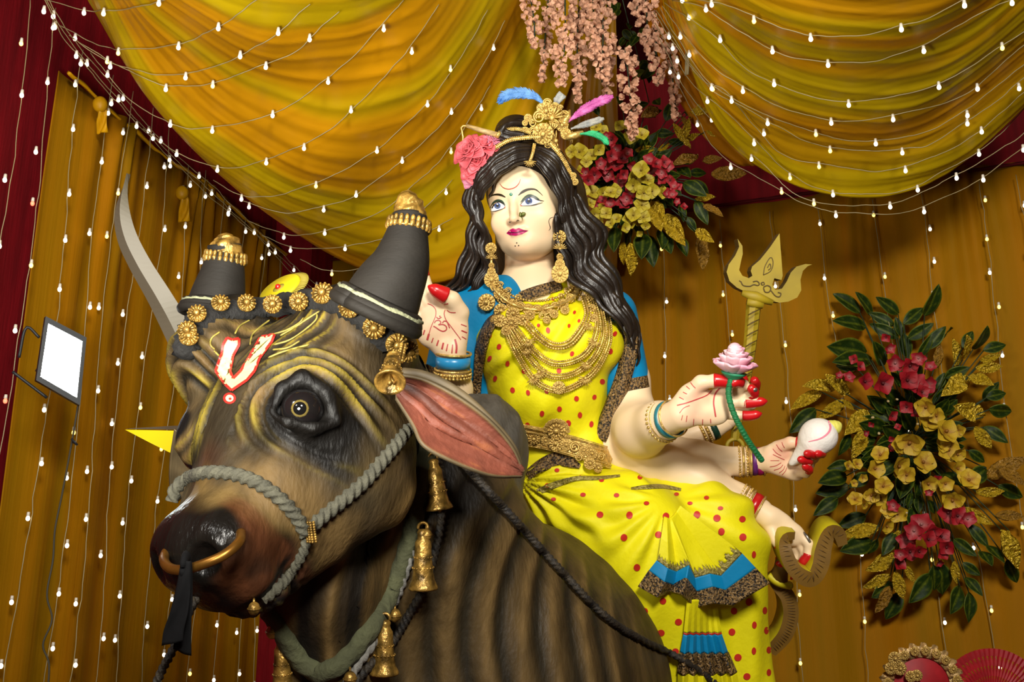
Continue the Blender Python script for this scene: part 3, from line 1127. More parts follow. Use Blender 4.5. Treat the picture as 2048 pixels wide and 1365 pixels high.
def horn(axis, rad, cap, parent, base):
    A = spl(np.c_[PP(axis), rad], 40)
    h = MB().tube(A[:, :3], A[:, 3], 28).build('horn', M['horn_black'], parent)
    K = spl(np.c_[PP(cap[0]), cap[1]], 26)
    mbc = MB()
    t, na, nb_ = frames(K[:, :3])
    ang = np.linspace(0, 2 * PI, 30, endpoint=False)
    L = np.linspace(0, 1, 26)
    G = []
    for i in range(26):
        rr = K[i, 3] * (1 + .07 * np.sin(ang * 2 + L[i] * 18) * sstep(.25, .35, L[i]) + .05 * np.sin(ang * 4 - L[i] * 26) * sstep(.25, .35, L[i]))
        G.append(K[i, :3] + (rr * np.cos(ang))[:, None] * na[i] + (rr * np.sin(ang))[:, None] * nb_[i])
    mbc.add(np.vstack(G), [(i * 30 + j, i * 30 + (j + 1) % 30, (i + 1) * 30 + (j + 1) % 30, (i + 1) * 30 + j) for i in range(25) for j in range(30)])
    r0 = K[0, 3]
    for k in range(22):                               # scalloped collar of gilt lobes
        an = 2 * PI * k / 22
        for (dr, up, s) in ((1.05, 0.0, .17), (1.04, .26, .14)):
            mbc.ball(K[0, :3] + t[0] * r0 * up + r0 * dr * (math.cos(an) * na[0] + math.sin(an) * nb_[0]), (r0 * s * .9, r0 * s * .9, r0 * s * 1.4), 6, 5, R=basis(t[0]))
    mbc.tube([K[0, :3] - t[0] * r0 * .1 + r0 * 1.06 * (math.cos(x) * na[0] + math.sin(x) * nb_[0]) for x in np.linspace(0, 2 * PI, 26)], r0 * .07, 6)
    mbc.build('horn_cap', M['gold_paint'], h)
    # stepped cuff at the root and its painted braid
    t2, n2, b2 = frames(A[:, :3])
    mbk = MB()
    for f, rs, m in ((0.02, 1.10, 0), (0.06, 1.07, 0), (0.11, 1.02, 0)):
        i = int(f * 40)
        ring = [A[i, :3] + A[i, 3] * rs * (math.cos(x) * n2[i] + math.sin(x) * b2[i]) for x in np.linspace(0, 2 * PI, 33)]
        mbk.tube(ring, A[i, 3] * .16, 8, m)
    mbk.build('horn_cuff', M['horn_black'], h)
    i = 4
    ring = [A[i, :3] + A[i, 3] * 1.13 * (math.cos(x) * n2[i] + math.sin(x) * b2[i]) for x in np.linspace(0, 2 * PI, 61)]
    MB().tube(ring, A[i, 3] * .075, 8, lobes=3, lobe=.3, twist=160).build('braid', M['rope_green'], h)
    return h


horn([(752, 628, 2.72), (775, 580, 2.72), (802, 525, 2.72), (816, 460, 2.73), (818, 435, 2.74)], [.100, .090, .072, .050, .046],
     ([(817, 455, 2.735), (820, 430, 2.74), (815, 400, 2.745), (812, 384, 2.75)], [.049, .041, .030, .012]), bull, 1)
horn([(430, 628, 3.02), (437, 590, 3.03), (446, 545, 3.04), (450, 510, 3.05), (449, 490, 3.05)], [.082, .074, .060, .049, .046],
     ([(450, 520, 3.05), (452, 500, 3.05), (449, 480, 3.06), (446, 468, 3.06)], [.052, .046, .032, .012]), bull, -1)

# headband of black braid with gilt rosettes
band = [(372, 712), (378, 668), (402, 640), (440, 624), (490, 618), (545, 612), (600, 604), (655, 602), (708, 620), (748, 654), (786, 690)]
bp = drape(band, [t_bull], .004, 60)
MB().tube(bp, .030, 10, sq=.55, lobes=4, lobe=.2, twist=60).build('headband', M['black_band'], bull)
rm = MB()
rm.ball((0, 0, .010), (.011, .011, .009), 10, 6)
for k in range(14):
    an = 2 * PI * k / 14
    dx, dy = math.cos(an), math.sin(an)
    rm.tube([[dx * .008, dy * .008, .006], [dx * .018, dy * .018, .0075], [dx * .025, dy * .025, .004]], [.0018, .0036, .0044], 5)
    rm.ball((dx * .027, dy * .027, .004), .0040, 6, 4)
rm.lathe([(.0, .0035), (.020, .003), (.0285, .001), (.029, -.004)], (0, 0, 0), (0, 0, 1), 20)
ros0 = bpy.data.objects.new('rosette', mesh_data('rosette', rm.V(), rm.f, M['gold_paint']))
for i, (x, y, tilt) in enumerate([(376, 692, 1), (382, 668, 1), (399, 642, 1), (440, 624, 0), (489, 617, 0), (545, 610, 0), (597, 605, 0), (654, 600, 0), (709, 619, 0), (749, 653, 0), (785, 680, 0), (800, 693, 0)]):
    d, nn = cast(x, y, t_bull)
    d = d or 2.8
    p = P(x, y, d)
    nn = unit((nn if nn is not None else unit(CAM - p)) + 1.1 * unit(CAM - p) + np.array([0, 0, .1]))
    place(ros0, basis(nn), p + nn * .040, bull, .82 if i < 7 else .95)

# painted mark on the forehead
M['paint_cream'] = mat('paint_cream', lin(214, 202, 140), 0.6, var=0.25, vscale=30)
M['paint_red'] = mat('paint_red', (0.40, 0.018, 0.012), 0.5, var=0.2, vscale=40)
outer = [(454, 676), (465, 680), (478, 677), (478, 690), (466, 712), (460, 742), (466, 757), (481, 742), (500, 712), (521, 674), (549, 669), (543, 684), (519, 716), (509, 742), (494, 760), (463, 781), (449, 768), (431, 742), (444, 706), (446, 690)]
pol = np.array(outer, float)
mbt = MB()
decal(mbt, pol, [t_bull], .007, 7)
tl = mbt.build('forehead_mark', M['paint_cream'], bull)
mbt = MB()
for i in range(len(pol)):
    decal(mbt, stroke([pol[i], (pol[i] + pol[(i + 1) % len(pol)]) / 2, pol[(i + 1) % len(pol)]], 5.5), [t_bull], .0085, 5)
decal(mbt, disc(459, 797, 13, 11.5), [t_bull], .003, 5)
mbt.build('mark_outline', M['paint_red'], tl)
mbt = MB(); decal(mbt, disc(459, 797, 8, 7), [t_bull], .0045, 5)
mbt.build('mark_dot', M['paint_cream'], tl)
mbt = MB(); decal(mbt, disc(460, 798, 3, 2.5), [t_bull], .006, 5)
mbt.build('mark_point', M['paint_red'], tl)
# raised ochre hair lines sweeping from the forehead mark to the horn
hls = []
for ln in ([(548, 690), (580, 680), (610, 660), (632, 640), (634, 627)], [(545, 700), (575, 696), (600, 682)], [(520, 690), (540, 672), (575, 660), (600, 645), (607, 635)], [(560, 672), (585, 658), (612, 640), (640, 622)],
           [(500, 690), (505, 670), (520, 655), (540, 640)], [(430, 700), (421, 690), (424, 676), (440, 664)], [(438, 712), (428, 702)], [(470, 668), (480, 652), (500, 640)], [(536, 716), (560, 706), (590, 697), (618, 690)]):
    hls.append(drape(ln, [t_bull], .001, 24))
M['ochre'] = mat('ochre', lin(140, 126, 52), 0.6, var=.4, vscale=40)
for L_ in hls:
    MB().tube(L_, np.r_[.0008, np.full(22, .0026), .0008], 5).build('hair_line', M['ochre'], bull)

# nose ring through the nostrils
M['brass'] = mat('brass', lin(150, 104, 40), 0.35, 0.8, var=0.3, vscale=20)
ringp = spl(PP([(482, 1066, 2.33), (478, 1085, 2.27), (450, 1110, 2.235), (410, 1128, 2.23), (370, 1140, 2.25), (342, 1138, 2.28), (329, 1125, 2.32), (331, 1108, 2.37), (345, 1092, 2.40)]), 40)
MB().tube(ringp, .0105, 12).build('nose_ring', M['brass'], bull)
# ================================================================== ropes, bells and ribbons on the bull
M['rope_grey'] = mat('rope_grey', lin(76, 74, 60), 0.85, var=.35, vscale=40, bump=.5, bscale=140)
M['cord_sage'] = mat('cord_sage', lin(74, 76, 50), 0.9, var=.35, vscale=18, bump=.6, bscale=70)
M['cord_white'] = mat('cord_white', lin(120, 118, 112), 0.85, var=.3, vscale=30, bump=.5, bscale=90)
M['rope_black'] = mat('rope_black', (0.006, 0.005, 0.005), 0.7, col2=(0.03, 0.02, 0.008), vscale=60, bump=.5, bscale=120)
M['ribbon_black'] = mat('ribbon_black', (0.006, 0.006, 0.0065), 0.9, var=.3, vscale=30, spec=.15)
TB = [t_bull]


def rope(name, pts, r, parent, mname='rope_grey', lift=.006, n=220, strands=3, pitch=4.6, d=None, trees=None, lob=.22):
    q = drape(pts, trees or TB, lift, n, d or 2.7) if d is None else spl(PP(pts), n)
    return MB().tube(q, r, 18, lobes=strands, lobe=lob, twist=2 * PI / (r * pitch)).build(name, M[mname], parent)


hal = empty('halter_rope', P(600, 1060, 2.5), 'thick grey twisted halter rope round the bull muzzle and cheek', 'rope')
rope('nose_band', [(345, 1003), (352, 978), (376, 957), (410, 947), (448, 947), (490, 956), (530, 976), (566, 1004), (594, 1036), (612, 1070)], .0145, hal, lift=.004)
rope('chin_band', [(614, 1078), (606, 1104), (592, 1130), (572, 1158), (548, 1184), (528, 1200)], .0115, hal, lift=.003)
rope('cheek_rope', [(624, 1052), (650, 1030), (690, 998), (730, 962), (768, 918), (798, 882), (818, 856)], .0150, hal, lift=.004)
mb = MB()
cx, cn = cast(622, 1060, t_bull)
for i in range(9):
    for j in range(4):
        mb.ball(P(614 + j * 5.5 + i * .6, 1042 + i * 4.8, cx) - FW * (.022 + .006 * math.sin(j)), .0036, 6, 5)
tag(mb.build('bead_wrap', M['gold_paint'], hal), kind='stuff')

nc = empty('neck_cord', P(760, 1200, 2.8), 'thick sage green cloth cord hanging round the bull neck', 'cord')
rope('cord', [(872, 840), (858, 880), (846, 940), (834, 1010), (816, 1090), (788, 1170), (752, 1240), (708, 1300), (672, 1334), (640, 1346), (606, 1326), (578, 1288), (556, 1246), (540, 1226)], .0255, nc, 'cord_sage', .004, 260, 4, 9, lob=.07)
rope('white_strand', [(826, 1100), (800, 1178), (772, 1240), (744, 1290), (716, 1330), (690, 1375)], .0110, nc, 'cord_white', .012, 120, 3, 7)
br_ = empty('bell_rope', P(820, 1200, 2.9), 'black twisted rope strung with the brass bells on the bull neck', 'rope')
rope('rope', [(868, 900), (884, 960), (882, 1040), (866, 1120), (846, 1180), (818, 1230), (786, 1284), (742, 1330), (700, 1380)], .0105, br_, 'rope_black', .006)
rn = empty('rein_rope', P(1150, 1180, 3.2), 'long black braided rein running from the ear down over the skirt hem', 'rope')
rein_px = [(916, 912), (940, 942), (980, 986), (1030, 1040), (1082, 1098), (1130, 1150), (1180, 1204), (1230, 1248), (1290, 1284), (1350, 1312), (1400, 1344), (1450, 1384)]
M['bell_brass'] = M['gold_paint']


def bell(x0, y0, x1, y1, wpx, label, tilt=(0, 0, 0), D=None, kind='long'):
    """A cast bell: loop at the top (x0, y0), mouth centre at (x1, y1)."""
    d, _ = cast((x0 + x1) / 2, (y0 + y1) / 2, t_bull)
    d = (D or (d or 2.8) - .045)
    a, b = P(x0, y0, d), P(x1, y1, d - .01) + np.asarray(tilt)
    ax = unit(b - a); L = np.linalg.norm(b - a); R_ = ps(wpx, d) / 2
    o = empty('brass_bell', a, label, 'bell', 'brass bells on the bull')
    prof = [(0, 0), (R_ * .30, .01 * L), (R_ * .42, .06 * L), (R_ * .36, .11 * L), (R_ * .40, .16 * L), (R_ * .56, .22 * L), (R_ * .60, .45 * L), (R_ * .68, .62 * L), (R_ * .72, .66 * L), (R_ * .70, .70 * L), (R_ * .80, .84 * L), (R_ * .98, .93 * L), (R_ * 1.04, .97 * L), (R_ * 1.0, 1.0 * L), (R_ * .84, .985 * L), (R_ * .5, .80 * L), (0, .7 * L)]
    MB().lathe(prof, a, ax, 28).build('bell_body', M['bell_brass'], o)
    B = basis(ax)
    mb = MB()
    mb.tube([a + ax * L * -.02 + R_ * .34 * (math.cos(t) * unit(np.cross(ax, FW)) - math.sin(t) * ax) for t in np.linspace(-.3, PI + .3, 14)], R_ * .11, 6)
    mb.build('loop', M['bell_brass'], o)
    mb = MB(); mb.tube([a + ax * L * .72, a + ax * L * .98], R_ * .08, 6); mb.ball(a + ax * L * 1.0, R_ * .20, 8, 6)
    mb.build('clapper', M['bell_brass'], o)
    mb = MB()
    for h, n_ in ((.47, 14), (.64, 18)):
        for k in range(n_):
            an = 2 * PI * k / n_
            rr = R_ * (.62 if h < .5 else .73)
            mb.ball(a + ax * L * h + rr * (math.cos(an) * B[:, 0] + math.sin(an) * B[:, 1]), R_ * .075, 5, 4)
    tag(mb.build('bead_relief', M['bell_brass'], o), kind='stuff')
    return o


bell(786, 712, 787, 764, 60, 'brass bell below the horn with its open mouth facing forward', tilt=-FW * .075 - UP * .0, D=2.56)
bell(866, 918, 879, 1020, 54, 'brass bell hanging uppermost on the neck just under the ear')
bell(846, 1058, 846, 1180, 58, 'brass bell with long slender body, second down the neck')
bell(770, 1240, 768, 1350, 58, 'brass bell low on the neck in front of the dewlap cord')
bell(562, 1275, 566, 1390, 52, 'brass bell left of the dewlap against the red corner post', D=2.72)
for x, y, r, lb in ((853, 1070, 11, 'small round brass bell beside the second neck bell'), (790, 1232, 12, 'small round brass bell at the crossing of cord and black rope'), (700, 1358, 13, 'small round brass bell at the lower edge under the cord'), (545, 1264, 13, 'small round brass bell left of the dewlap'), (508, 1218, 12, 'small round brass bell under the bull chin')):
    d, _ = cast(x, y, t_bull)
    d = (d or 2.74) - .05
    o = empty('round_bell', P(x, y, d), lb, 'bell', 'round bells on the bull')
    MB().ball(P(x, y, d), (ps(r, d), ps(r, d), ps(r * 1.15, d)), 14, 10).build('bell_body', M['bell_brass'], o)
    mb = MB(); mb.tube([P(x, y, d) + ps(r * 1.03, d) * (math.cos(t) * RT + math.sin(t) * FW) for t in np.linspace(0, 2 * PI, 20)], ps(1.6, d), 5)
    mb.build('seam', M['bell_brass'], o)
    MB().tube([P(x, y - r * 1.1, d), P(x, y - r * 1.7, d + .01)], ps(2.5, d), 6).build('loop', M['bell_brass'], o)
mb = MB()
for i in range(7):
    mb.ball(P(803 - i * .8, 690 + i * 5, 2.60 - .005 * i), (.005, .005, .007), 6, 5); mb.ball(P(810 - i * 1.0, 692 + i * 5, 2.61 - .005 * i), (.005, .005, .007), 6, 5)
ch = mb.build('bell_chain', M['gold_paint'], bull); tag(ch, kind='stuff')

# black ribbon knotted on the nose ring, and the lead rope behind it
rb = empty('black_ribbon', P(372, 1135, 2.22), 'black cloth ribbon tied to the nose ring with two cut tails', 'ribbon')
def strip(pts, w0, w1, name, parent, mname, n=30, wob=.004, cut=0):
    q = spl(PP(pts), n)
    L = np.linspace(0, 1, n)
    w = (w0 + (w1 - w0) * L) * pts[0][2] / F / 2
    side_ = RT * .94 - FW * .34
    G_ = []
    for j in np.linspace(-1, 1, 7):
        G_.append(q + side_ * (w * j)[:, None] - FW * (wob * np.sin(j * 3 + L * 7))[:, None] - UP * (cut * j * np.maximum(L - .9, 0) * 4)[:, None])
    return MB().grid(np.array(G_)).build(name, M[mname], parent, solid=.002)
strip([(372, 1122, 2.215), (368, 1160, 2.21), (360, 1220, 2.215), (348, 1262, 2.22), (344, 1288, 2.22)], 24, 52, 'tail', rb, 'ribbon_black', cut=-.02)
strip([(374, 1124, 2.22), (372, 1170, 2.225), (368, 1240, 2.23), (364, 1306, 2.235)], 24, 44, 'tail', rb, 'ribbon_black', cut=.012)
mb = MB(); mb.tube([P(372 + 1 * math.cos(t), 1132, 2.235) + (.018 * math.sin(t)) * UP - .018 * math.cos(t) * FW for t in np.linspace(0, 2 * PI, 16)], .013, 8, sq=.6)
mb.build('knot', M['ribbon_black'], rb)
lr = empty('lead_rope', P(390, 1200, 2.36), 'black twisted lead rope dropping from the muzzle behind the ribbon', 'rope')
rope('rope', [(402, 1185, 2.40), (388, 1206, 2.38), (368, 1248, 2.36), (346, 1300, 2.34), (322, 1346, 2.33), (300, 1400, 2.32)], .0085, lr, 'rope_black', d=2.36)
# ================================================================== the goddess statue
SK = lin(228, 201, 162)
M['skin_paint'] = mat('skin_paint', (1, 1, 1), 0.42, attr=True, spec=0.35)
M['yellow_silk'] = mat('yellow_silk', (0.72, 0.65, 0.005), 0.55, var=0.10, vscale=6, bump=0.15, bscale=60, spec=0.25)
M['blue_silk'] = mat('blue_silk', (0.001, 0.19, 0.40), 0.55, var=0.1, vscale=10, bump=0.1, bscale=60, spec=0.25)
M['brocade'] = mat('brocade', (0.008, 0.006, 0.006), 0.34, 0.3, col2=(0.27, 0.16, 0.055), vscale=135, tight=.10, bump=0.9, bscale=150)
M['gold_thread'] = mat('gold_thread', (0.10, 0.08, 0.01), 0.4, 0.3, col2=(0.42, 0.34, 0.08), vscale=110, bump=0.7, bscale=140)
M['red_dot'] = mat('red_dot', (0.50, 0.020, 0.008), 0.55)
M['hair_paint'] = mat('hair_paint', (0.014, 0.009, 0.006), 0.34, var=0.4, vscale=25, spec=0.4, bump=0.25, bscale=50, stretch=(1, 1, .3))
M['gilt'] = mat('gilt', (0.70, 0.47, 0.13), 0.30, 0.6, var=0.5, vscale=70, bump=0.25, bscale=150)
M['nail_red'] = mat('nail_red', (0.50, 0.008, 0.010), 0.28, spec=0.5)
M['paint_black'] = mat('paint_black', (0.012, 0.010, 0.010), 0.4)
M['paint_white'] = mat('paint_white', (0.80, 0.76, 0.70), 0.35)
M['iris_blue'] = mat('iris_blue', lin(72, 88, 130), 0.2, var=.4, vscale=120)
M['paint_green'] = mat('paint_green', lin(38, 62, 46), 0.45)
M['paint_brow'] = mat('paint_brow', lin(44, 34, 12), 0.5)
M['lip_paint'] = mat('lip_paint', (0.40, 0.004, 0.10), 0.3, spec=0.5)
M['paint_pink'] = mat('paint_pink', lin(214, 110, 96), 0.5)
M['bindi_green'] = mat('bindi_green', (0.004, 0.17, 0.10), 0.3)
M['palm_line'] = mat('palm_line', (0.46, 0.05, 0.05), 0.5)

gpos = P(1150, 985, 4.1)
god = empty('goddess_statue', gpos, 'seated goddess statue in a yellow red-dotted sari with many arms, riding the bull', 'statue')
PX = 3.95 / F                                          # one pixel at the face, in metres

# ---- head frame: x across the face, y up it, z out of it
ro, yw = math.radians(8), math.radians(12)
gx = unit(RT * math.cos(yw) + UP * math.sin(ro) - FW * math.sin(yw))
gz = unit(-FW * math.cos(yw) - RT * math.sin(yw) - UP * 0.02)
gz = unit(gz - gx * (gz @ gx))
gy = np.cross(gz, gx)
GR = np.stack([gx, gy, gz], 1)
GO = P(1027, 407, 3.95)


def G(x, y, z):
    return GO + (gx * x + gy * y + gz * z) * PX


def gr(*r):
    return tuple(v * PX for v in r)


hc = Clay()
hc.ell(G(14, 22, -80), gr(80, 88, 82), GR, .02)
hc.ell(G(11, -32, -48), gr(68, 78, 54), GR, .03)
hc.ell(G(12, -68, -50), gr(60, 42, 50), GR, .03)
hc.ell(G(6, -84, -14), gr(25, 20, 22), GR, .035)
hc.ell(G(-30, -34, -16), gr(24, 25, 18), GR, .03)
hc.ell(G(46, -36, -22), gr(30, 27, 20), GR, .03)
hc.ell(G(4, 38, -30), gr(52, 30, 32), GR, .03)
hc.ell(G(-31, -4, 12), gr(19, 9, 11), GR, .025, True)
hc.ell(G(33, -3, 9), gr(22, 9, 11), GR, .025, True)
hc.ell(G(-31, -4, -9), gr(19, 13, 13), GR, .01)
hc.ell(G(33, -3, -12), gr(21, 14, 13), GR, .01)
hc.chain([G(0, 12, 0), G(0, -12, 8), G(0, -31, 18)], [5.5 * PX, 6 * PX, 8 * PX], .016)
hc.ell(G(0, -34, 17), gr(8.5, 7.5, 8.5), GR, .010)
hc.ell(G(-10.5, -36, 8), gr(6.5, 6, 8), GR, .010)
hc.ell(G(10.5, -36, 8), gr(6.5, 6, 8), GR, .010)
hc.ell(G(0, -47, 4), gr(9, 7, 6), GR, .014)
hc.ell(G(3, -55, 5), gr(19, 4.6, 7), GR, .008)
hc.ell(G(3, -63, 4), gr(16, 5.6, 7.5), GR, .008)
hc.ell(G(3, -59.4, 12.5), gr(20, .8, 4), GR, .003, True)
# neck, collar bones, ears behind the hair
hc.cap(P(1057, 470, 4.135), P(1062, 590, 4.12), 50 * PX, 54 * PX, .010)
hc.cap(P(1062, 600, 4.10), P(960, 625, 4.10), 60 * PX, 45 * PX, .06)
hc.cap(P(1062, 600, 4.10), P(1190, 615, 4.10), 60 * PX, 45 * PX, .06)
hc.ell(P(1108, 452, 4.06), gr(7, 20, 12), GR, .01)
Vg, Qg = hc.mesh(.0042, smooth=2)
t_head = bvh(Vg, Qg)
cg = np.tile(np.array(SK), (len(Vg), 1))
q = (Vg - GO) @ GR / PX
blush = lambda c, r, t, col: None
for (cx, cy, rr, st) in ((-34, -40, 20, .22), (52, -44, 24, .22), (6, -90, 18, .15), (0, -40, 9, .15), (-33, 8, 14, .2), (36, 10, 16, .2)):
    k = np.exp(-((q[:, 0] - cx) ** 2 + (q[:, 1] - cy) ** 2) / rr ** 2) * (q[:, 2] > -45) * st
    cg = mixc(cg, np.array(lin(236, 150, 108)), k)
k = sstep(5, 1.5, np.abs(q[:, 1] + 103)) * 0
cg = mixc(cg, np.array(lin(226, 160, 110)), sstep(-97, -112, q[:, 1]) * sstep(-124, -113, q[:, 1]) * .35)

# ---- arms, all in one skin
ac = Clay()



def arm(pts, k=.03):
    for i in range(len(pts) - 1):
        a, b = pts[i], pts[i + 1]
        ac.cap(P(*a[:3]), P(*b[:3]), ps(a[3], a[2]), ps(b[3], b[2]), k)


arm([(925, 640, 4.08, 44), (892, 760, 4.02, 42), (900, 850, 3.92, 36)])                          # raised arm
arm([(900, 850, 3.92, 38), (908, 780, 3.82, 35), (906, 722, 3.76, 27)])
arm([(1225, 660, 4.10, 36), (1254, 760, 4.09, 43), (1268, 850, 4.02, 46)])                        # lotus arm
arm([(1268, 850, 4.02, 50), (1282, 862, 3.92, 49), (1318, 846, 3.80, 38), (1346, 836, 3.72, 30)], .05)
arm([(1225, 860, 4.18, 60), (1300, 905, 4.14, 46), (1395, 918, 4.10, 35), (1480, 924, 4.06, 26), (1530, 924, 4.04, 24)])     # conch arm
arm([(1215, 890, 4.08, 62), (1300, 925, 4.04, 50), (1400, 962, 4.02, 40), (1478, 1000, 4.00, 29), (1522, 1022, 3.98, 24)])    # bow arm
arm([(1270, 900, 4.24, 40), (1345, 882, 4.24, 30), (1420, 858, 4.24, 22), (1450, 845, 4.24, 19)])  # trident arm
ac.cap(P(1110, 620, 4.16), P(1120, 930, 4.16), .15, .17, .05)                                     # trunk under the cloth
Va, Qa = ac.mesh(.0065, smooth=2)
ca = np.tile(np.array(SK), (len(Va), 1))

# ---- hands
hands = []
finger_tips = []


def fing(c, pts, r0, r1, tip=True, k=.006, red=.34, nail=1.5):
    """A finger: knuckle points (px, py, D); the last joint is painted red with a long pointed nail."""
    w = [P(*p) for p in pts]
    n = len(w)
    rs = [ps(r0 + (r1 - r0) * i / (n - 1), pts[i][2]) for i in range(n)]
    c.chain(w, rs, k)
    if tip:
        q = spl(np.c_[np.array(w), rs], 24)
        m = q[int(24 * (1 - red)):]
        d = unit(m[-1, :3] - m[-4, :3])
        ext = np.vstack([m[-1, :3] + d * m[-1, 3] * f for f in (.45, .9, nail)])
        P_ = np.vstack([m[:, :3], ext]); R_ = np.r_[m[:, 3] * (1.09 + 11 * k), m[-1, 3] * np.array([1.0 + 4 * k, .74, .22])]
        finger_tips.append((P_, R_))


def palm(c, items, k=.02):
    for (px, py, D, rx, ry, rz, rot) in items:
        ca_, sa_ = math.cos(rot), math.sin(rot)
        R = np.stack([RT * ca_ - UP * sa_, RT * sa_ + UP * ca_, -FW], 1)
        c.ell(P(px, py, D), (ps(rx, D), ps(ry, D), ps(rz, D)), R, k)


# raised blessing hand
h1 = Clay()
h1.cap(P(906, 735, 3.76), P(903, 700, 3.75), ps(27, 3.75), ps(30, 3.75), .02)
palm(h1, [(890, 668, 3.75, 42, 44, 17, .25), (874, 638, 3.75, 40, 36, 16, .4), (912, 648, 3.735, 24, 46, 17, -.12), (862, 662, 3.74, 26, 32, 15, .6)], .025)
fing(h1, [(920, 626, 3.735), (904, 600, 3.715), (884, 588, 3.70), (870, 580, 3.69)], 19, 11, red=.36, k=.012)
for i, (x0, y0, x1, y1, x2, y2) in enumerate([(868, 606, 850, 560, 842, 525), (852, 606, 826, 556, 812, 515), (838, 614, 806, 570, 790, 532), (832, 632, 800, 600, 784, 572)]):
    fing(h1, [(x0, y0, 3.75), (x1, y1, 3.745), (x2 + 4, y2 + 10, 3.735), (x2, y2, 3.72)], 12, 8.5)
hands.append((h1, (885, 665), 'h1'))
# lotus hand
h2 = Clay()
h2.cap(P(1335, 840, 3.74), P(1362, 828, 3.70), ps(31, 3.72), ps(33, 3.70), .02)
palm(h2, [(1398, 815, 3.69, 50, 36, 17, .12), (1385, 792, 3.68, 32, 26, 17, -.5), (1425, 828, 3.685, 32, 22, 16, .2), (1440, 802, 3.70, 22, 32, 14, .1)], .025)
fing(h2, [(1378, 788, 3.675), (1402, 766, 3.655), (1430, 762, 3.64), (1455, 764, 3.635)], 17, 10, red=.30, k=.012, nail=1.3)
fing(h2, [(1446, 782, 3.695), (1478, 782, 3.69), (1488, 770, 3.66), (1474, 764, 3.625), (1468, 766, 3.62)], 11, 9, red=.24, nail=1.1)
fing(h2, [(1452, 792, 3.70), (1488, 795, 3.695), (1508, 788, 3.67), (1503, 778, 3.65)], 11, 8.5, red=.36, nail=1.2)
fing(h2, [(1452, 808, 3.70), (1485, 806, 3.69), (1510, 805, 3.68), (1522, 804, 3.675)], 11, 8.5, red=.42)
fing(h2, [(1444, 828, 3.70), (1475, 832, 3.695), (1500, 832, 3.685), (1512, 830, 3.68)], 10.5, 8, red=.40)
hands.append((h2, (1400, 815), 'h2'))
# conch hand
h3 = Clay()
h3.cap(P(1520, 922, 4.04), P(1540, 918, 4.02), ps(25, 4.04), ps(27, 4.03), .02)
palm(h3, [(1566, 920, 4.00, 38, 34, 15, .25), (1562, 900, 3.99, 30, 18, 14, -.3), (1585, 942, 3.99, 26, 19, 14, .5)], .02)
fing(h3, [(1556, 896, 3.985), (1580, 886, 3.96), (1600, 886, 3.945), (1611, 886, 3.94)], 14, 8, red=.32, nail=1.7)
fing(h3, [(1598, 912, 4.00), (1632, 912, 3.985), (1644, 908, 3.92), (1636, 908, 3.875)], 9.5, 7.5, red=.30)
fing(h3, [(1600, 922, 3.99), (1628, 918, 3.95), (1628, 911, 3.90), (1615, 908, 3.865)], 9.5, 7.5, red=.34)
fing(h3, [(1598, 934, 3.985), (1620, 930, 3.95), (1616, 923, 3.90), (1603, 920, 3.875)], 9.5, 7.5, red=.36)
fing(h3, [(1592, 946, 3.98), (1612, 948, 3.95), (1618, 940, 3.91), (1611, 934, 3.89)], 9, 7, red=.34)
hands.append((h3, (1566, 920), 'h3'))
# bow hand, back of it turned up
h4 = Clay()
h4.cap(P(1510, 1016, 3.98), P(1535, 1035, 3.97), ps(25, 3.98), ps(24, 3.97), .02)
palm(h4, [(1562, 1052, 3.96, 42, 25, 16, .75), (1588, 1072, 3.95, 22, 22, 13, .6), (1545, 1062, 3.97, 16, 30, 13, -.15)], .022)
fing(h4, [(1543, 1058, 3.95), (1552, 1082, 3.93), (1560, 1094, 3.92), (1563, 1104, 3.915)], 13, 8.5, red=.30, nail=1.2)
fing(h4, [(1600, 1072, 3.95), (1618, 1090, 3.935), (1616, 1112, 3.93), (1606, 1124, 3.935)], 11, 8.5, red=.30)
fing(h4, [(1592, 1080, 3.96), (1608, 1104, 3.955), (1604, 1128, 3.955), (1592, 1146, 3.955)], 10.5, 8, red=.32, nail=2.2)
fing(h4, [(1584, 1086, 3.97), (1596, 1110, 3.975), (1582, 1126, 3.97), (1562, 1128, 3.955)], 10.5, 8, red=.32)
fing(h4, [(1574, 1086, 3.98), (1584, 1106, 3.99), (1574, 1118, 3.985), (1560, 1118, 3.97)], 9.5, 7.5, red=.32)
hands.append((h4, (1565, 1055), 'h4'))
# trident hand, mostly hidden behind the lotus hand
h5 = Clay()
h5.cap(P(1440, 848, 4.24), P(1455, 840, 4.24), ps(18, 4.24), ps(19, 4.24), .02)
palm(h5, [(1472, 812, 4.24, 26, 30, 13, .6)], .02)
fing(h5, [(1488, 800, 4.22), (1506, 785, 4.18), (1512, 770, 4.14), (1509, 762, 4.12)], 9, 8, red=.36, nail=1.0)
fing(h5, [(1484, 822, 4.22), (1504, 812, 4.18), (1500, 800, 4.14), (1490, 798, 4.13)], 8.5, 7, red=.3)
fing(h5, [(1470, 790, 4.22), (1486, 772, 4.18), (1488, 760, 4.15), (1484, 754, 4.14)], 8.5, 7, red=.3)
hands.append((h5, (1472, 812), 'h5'))

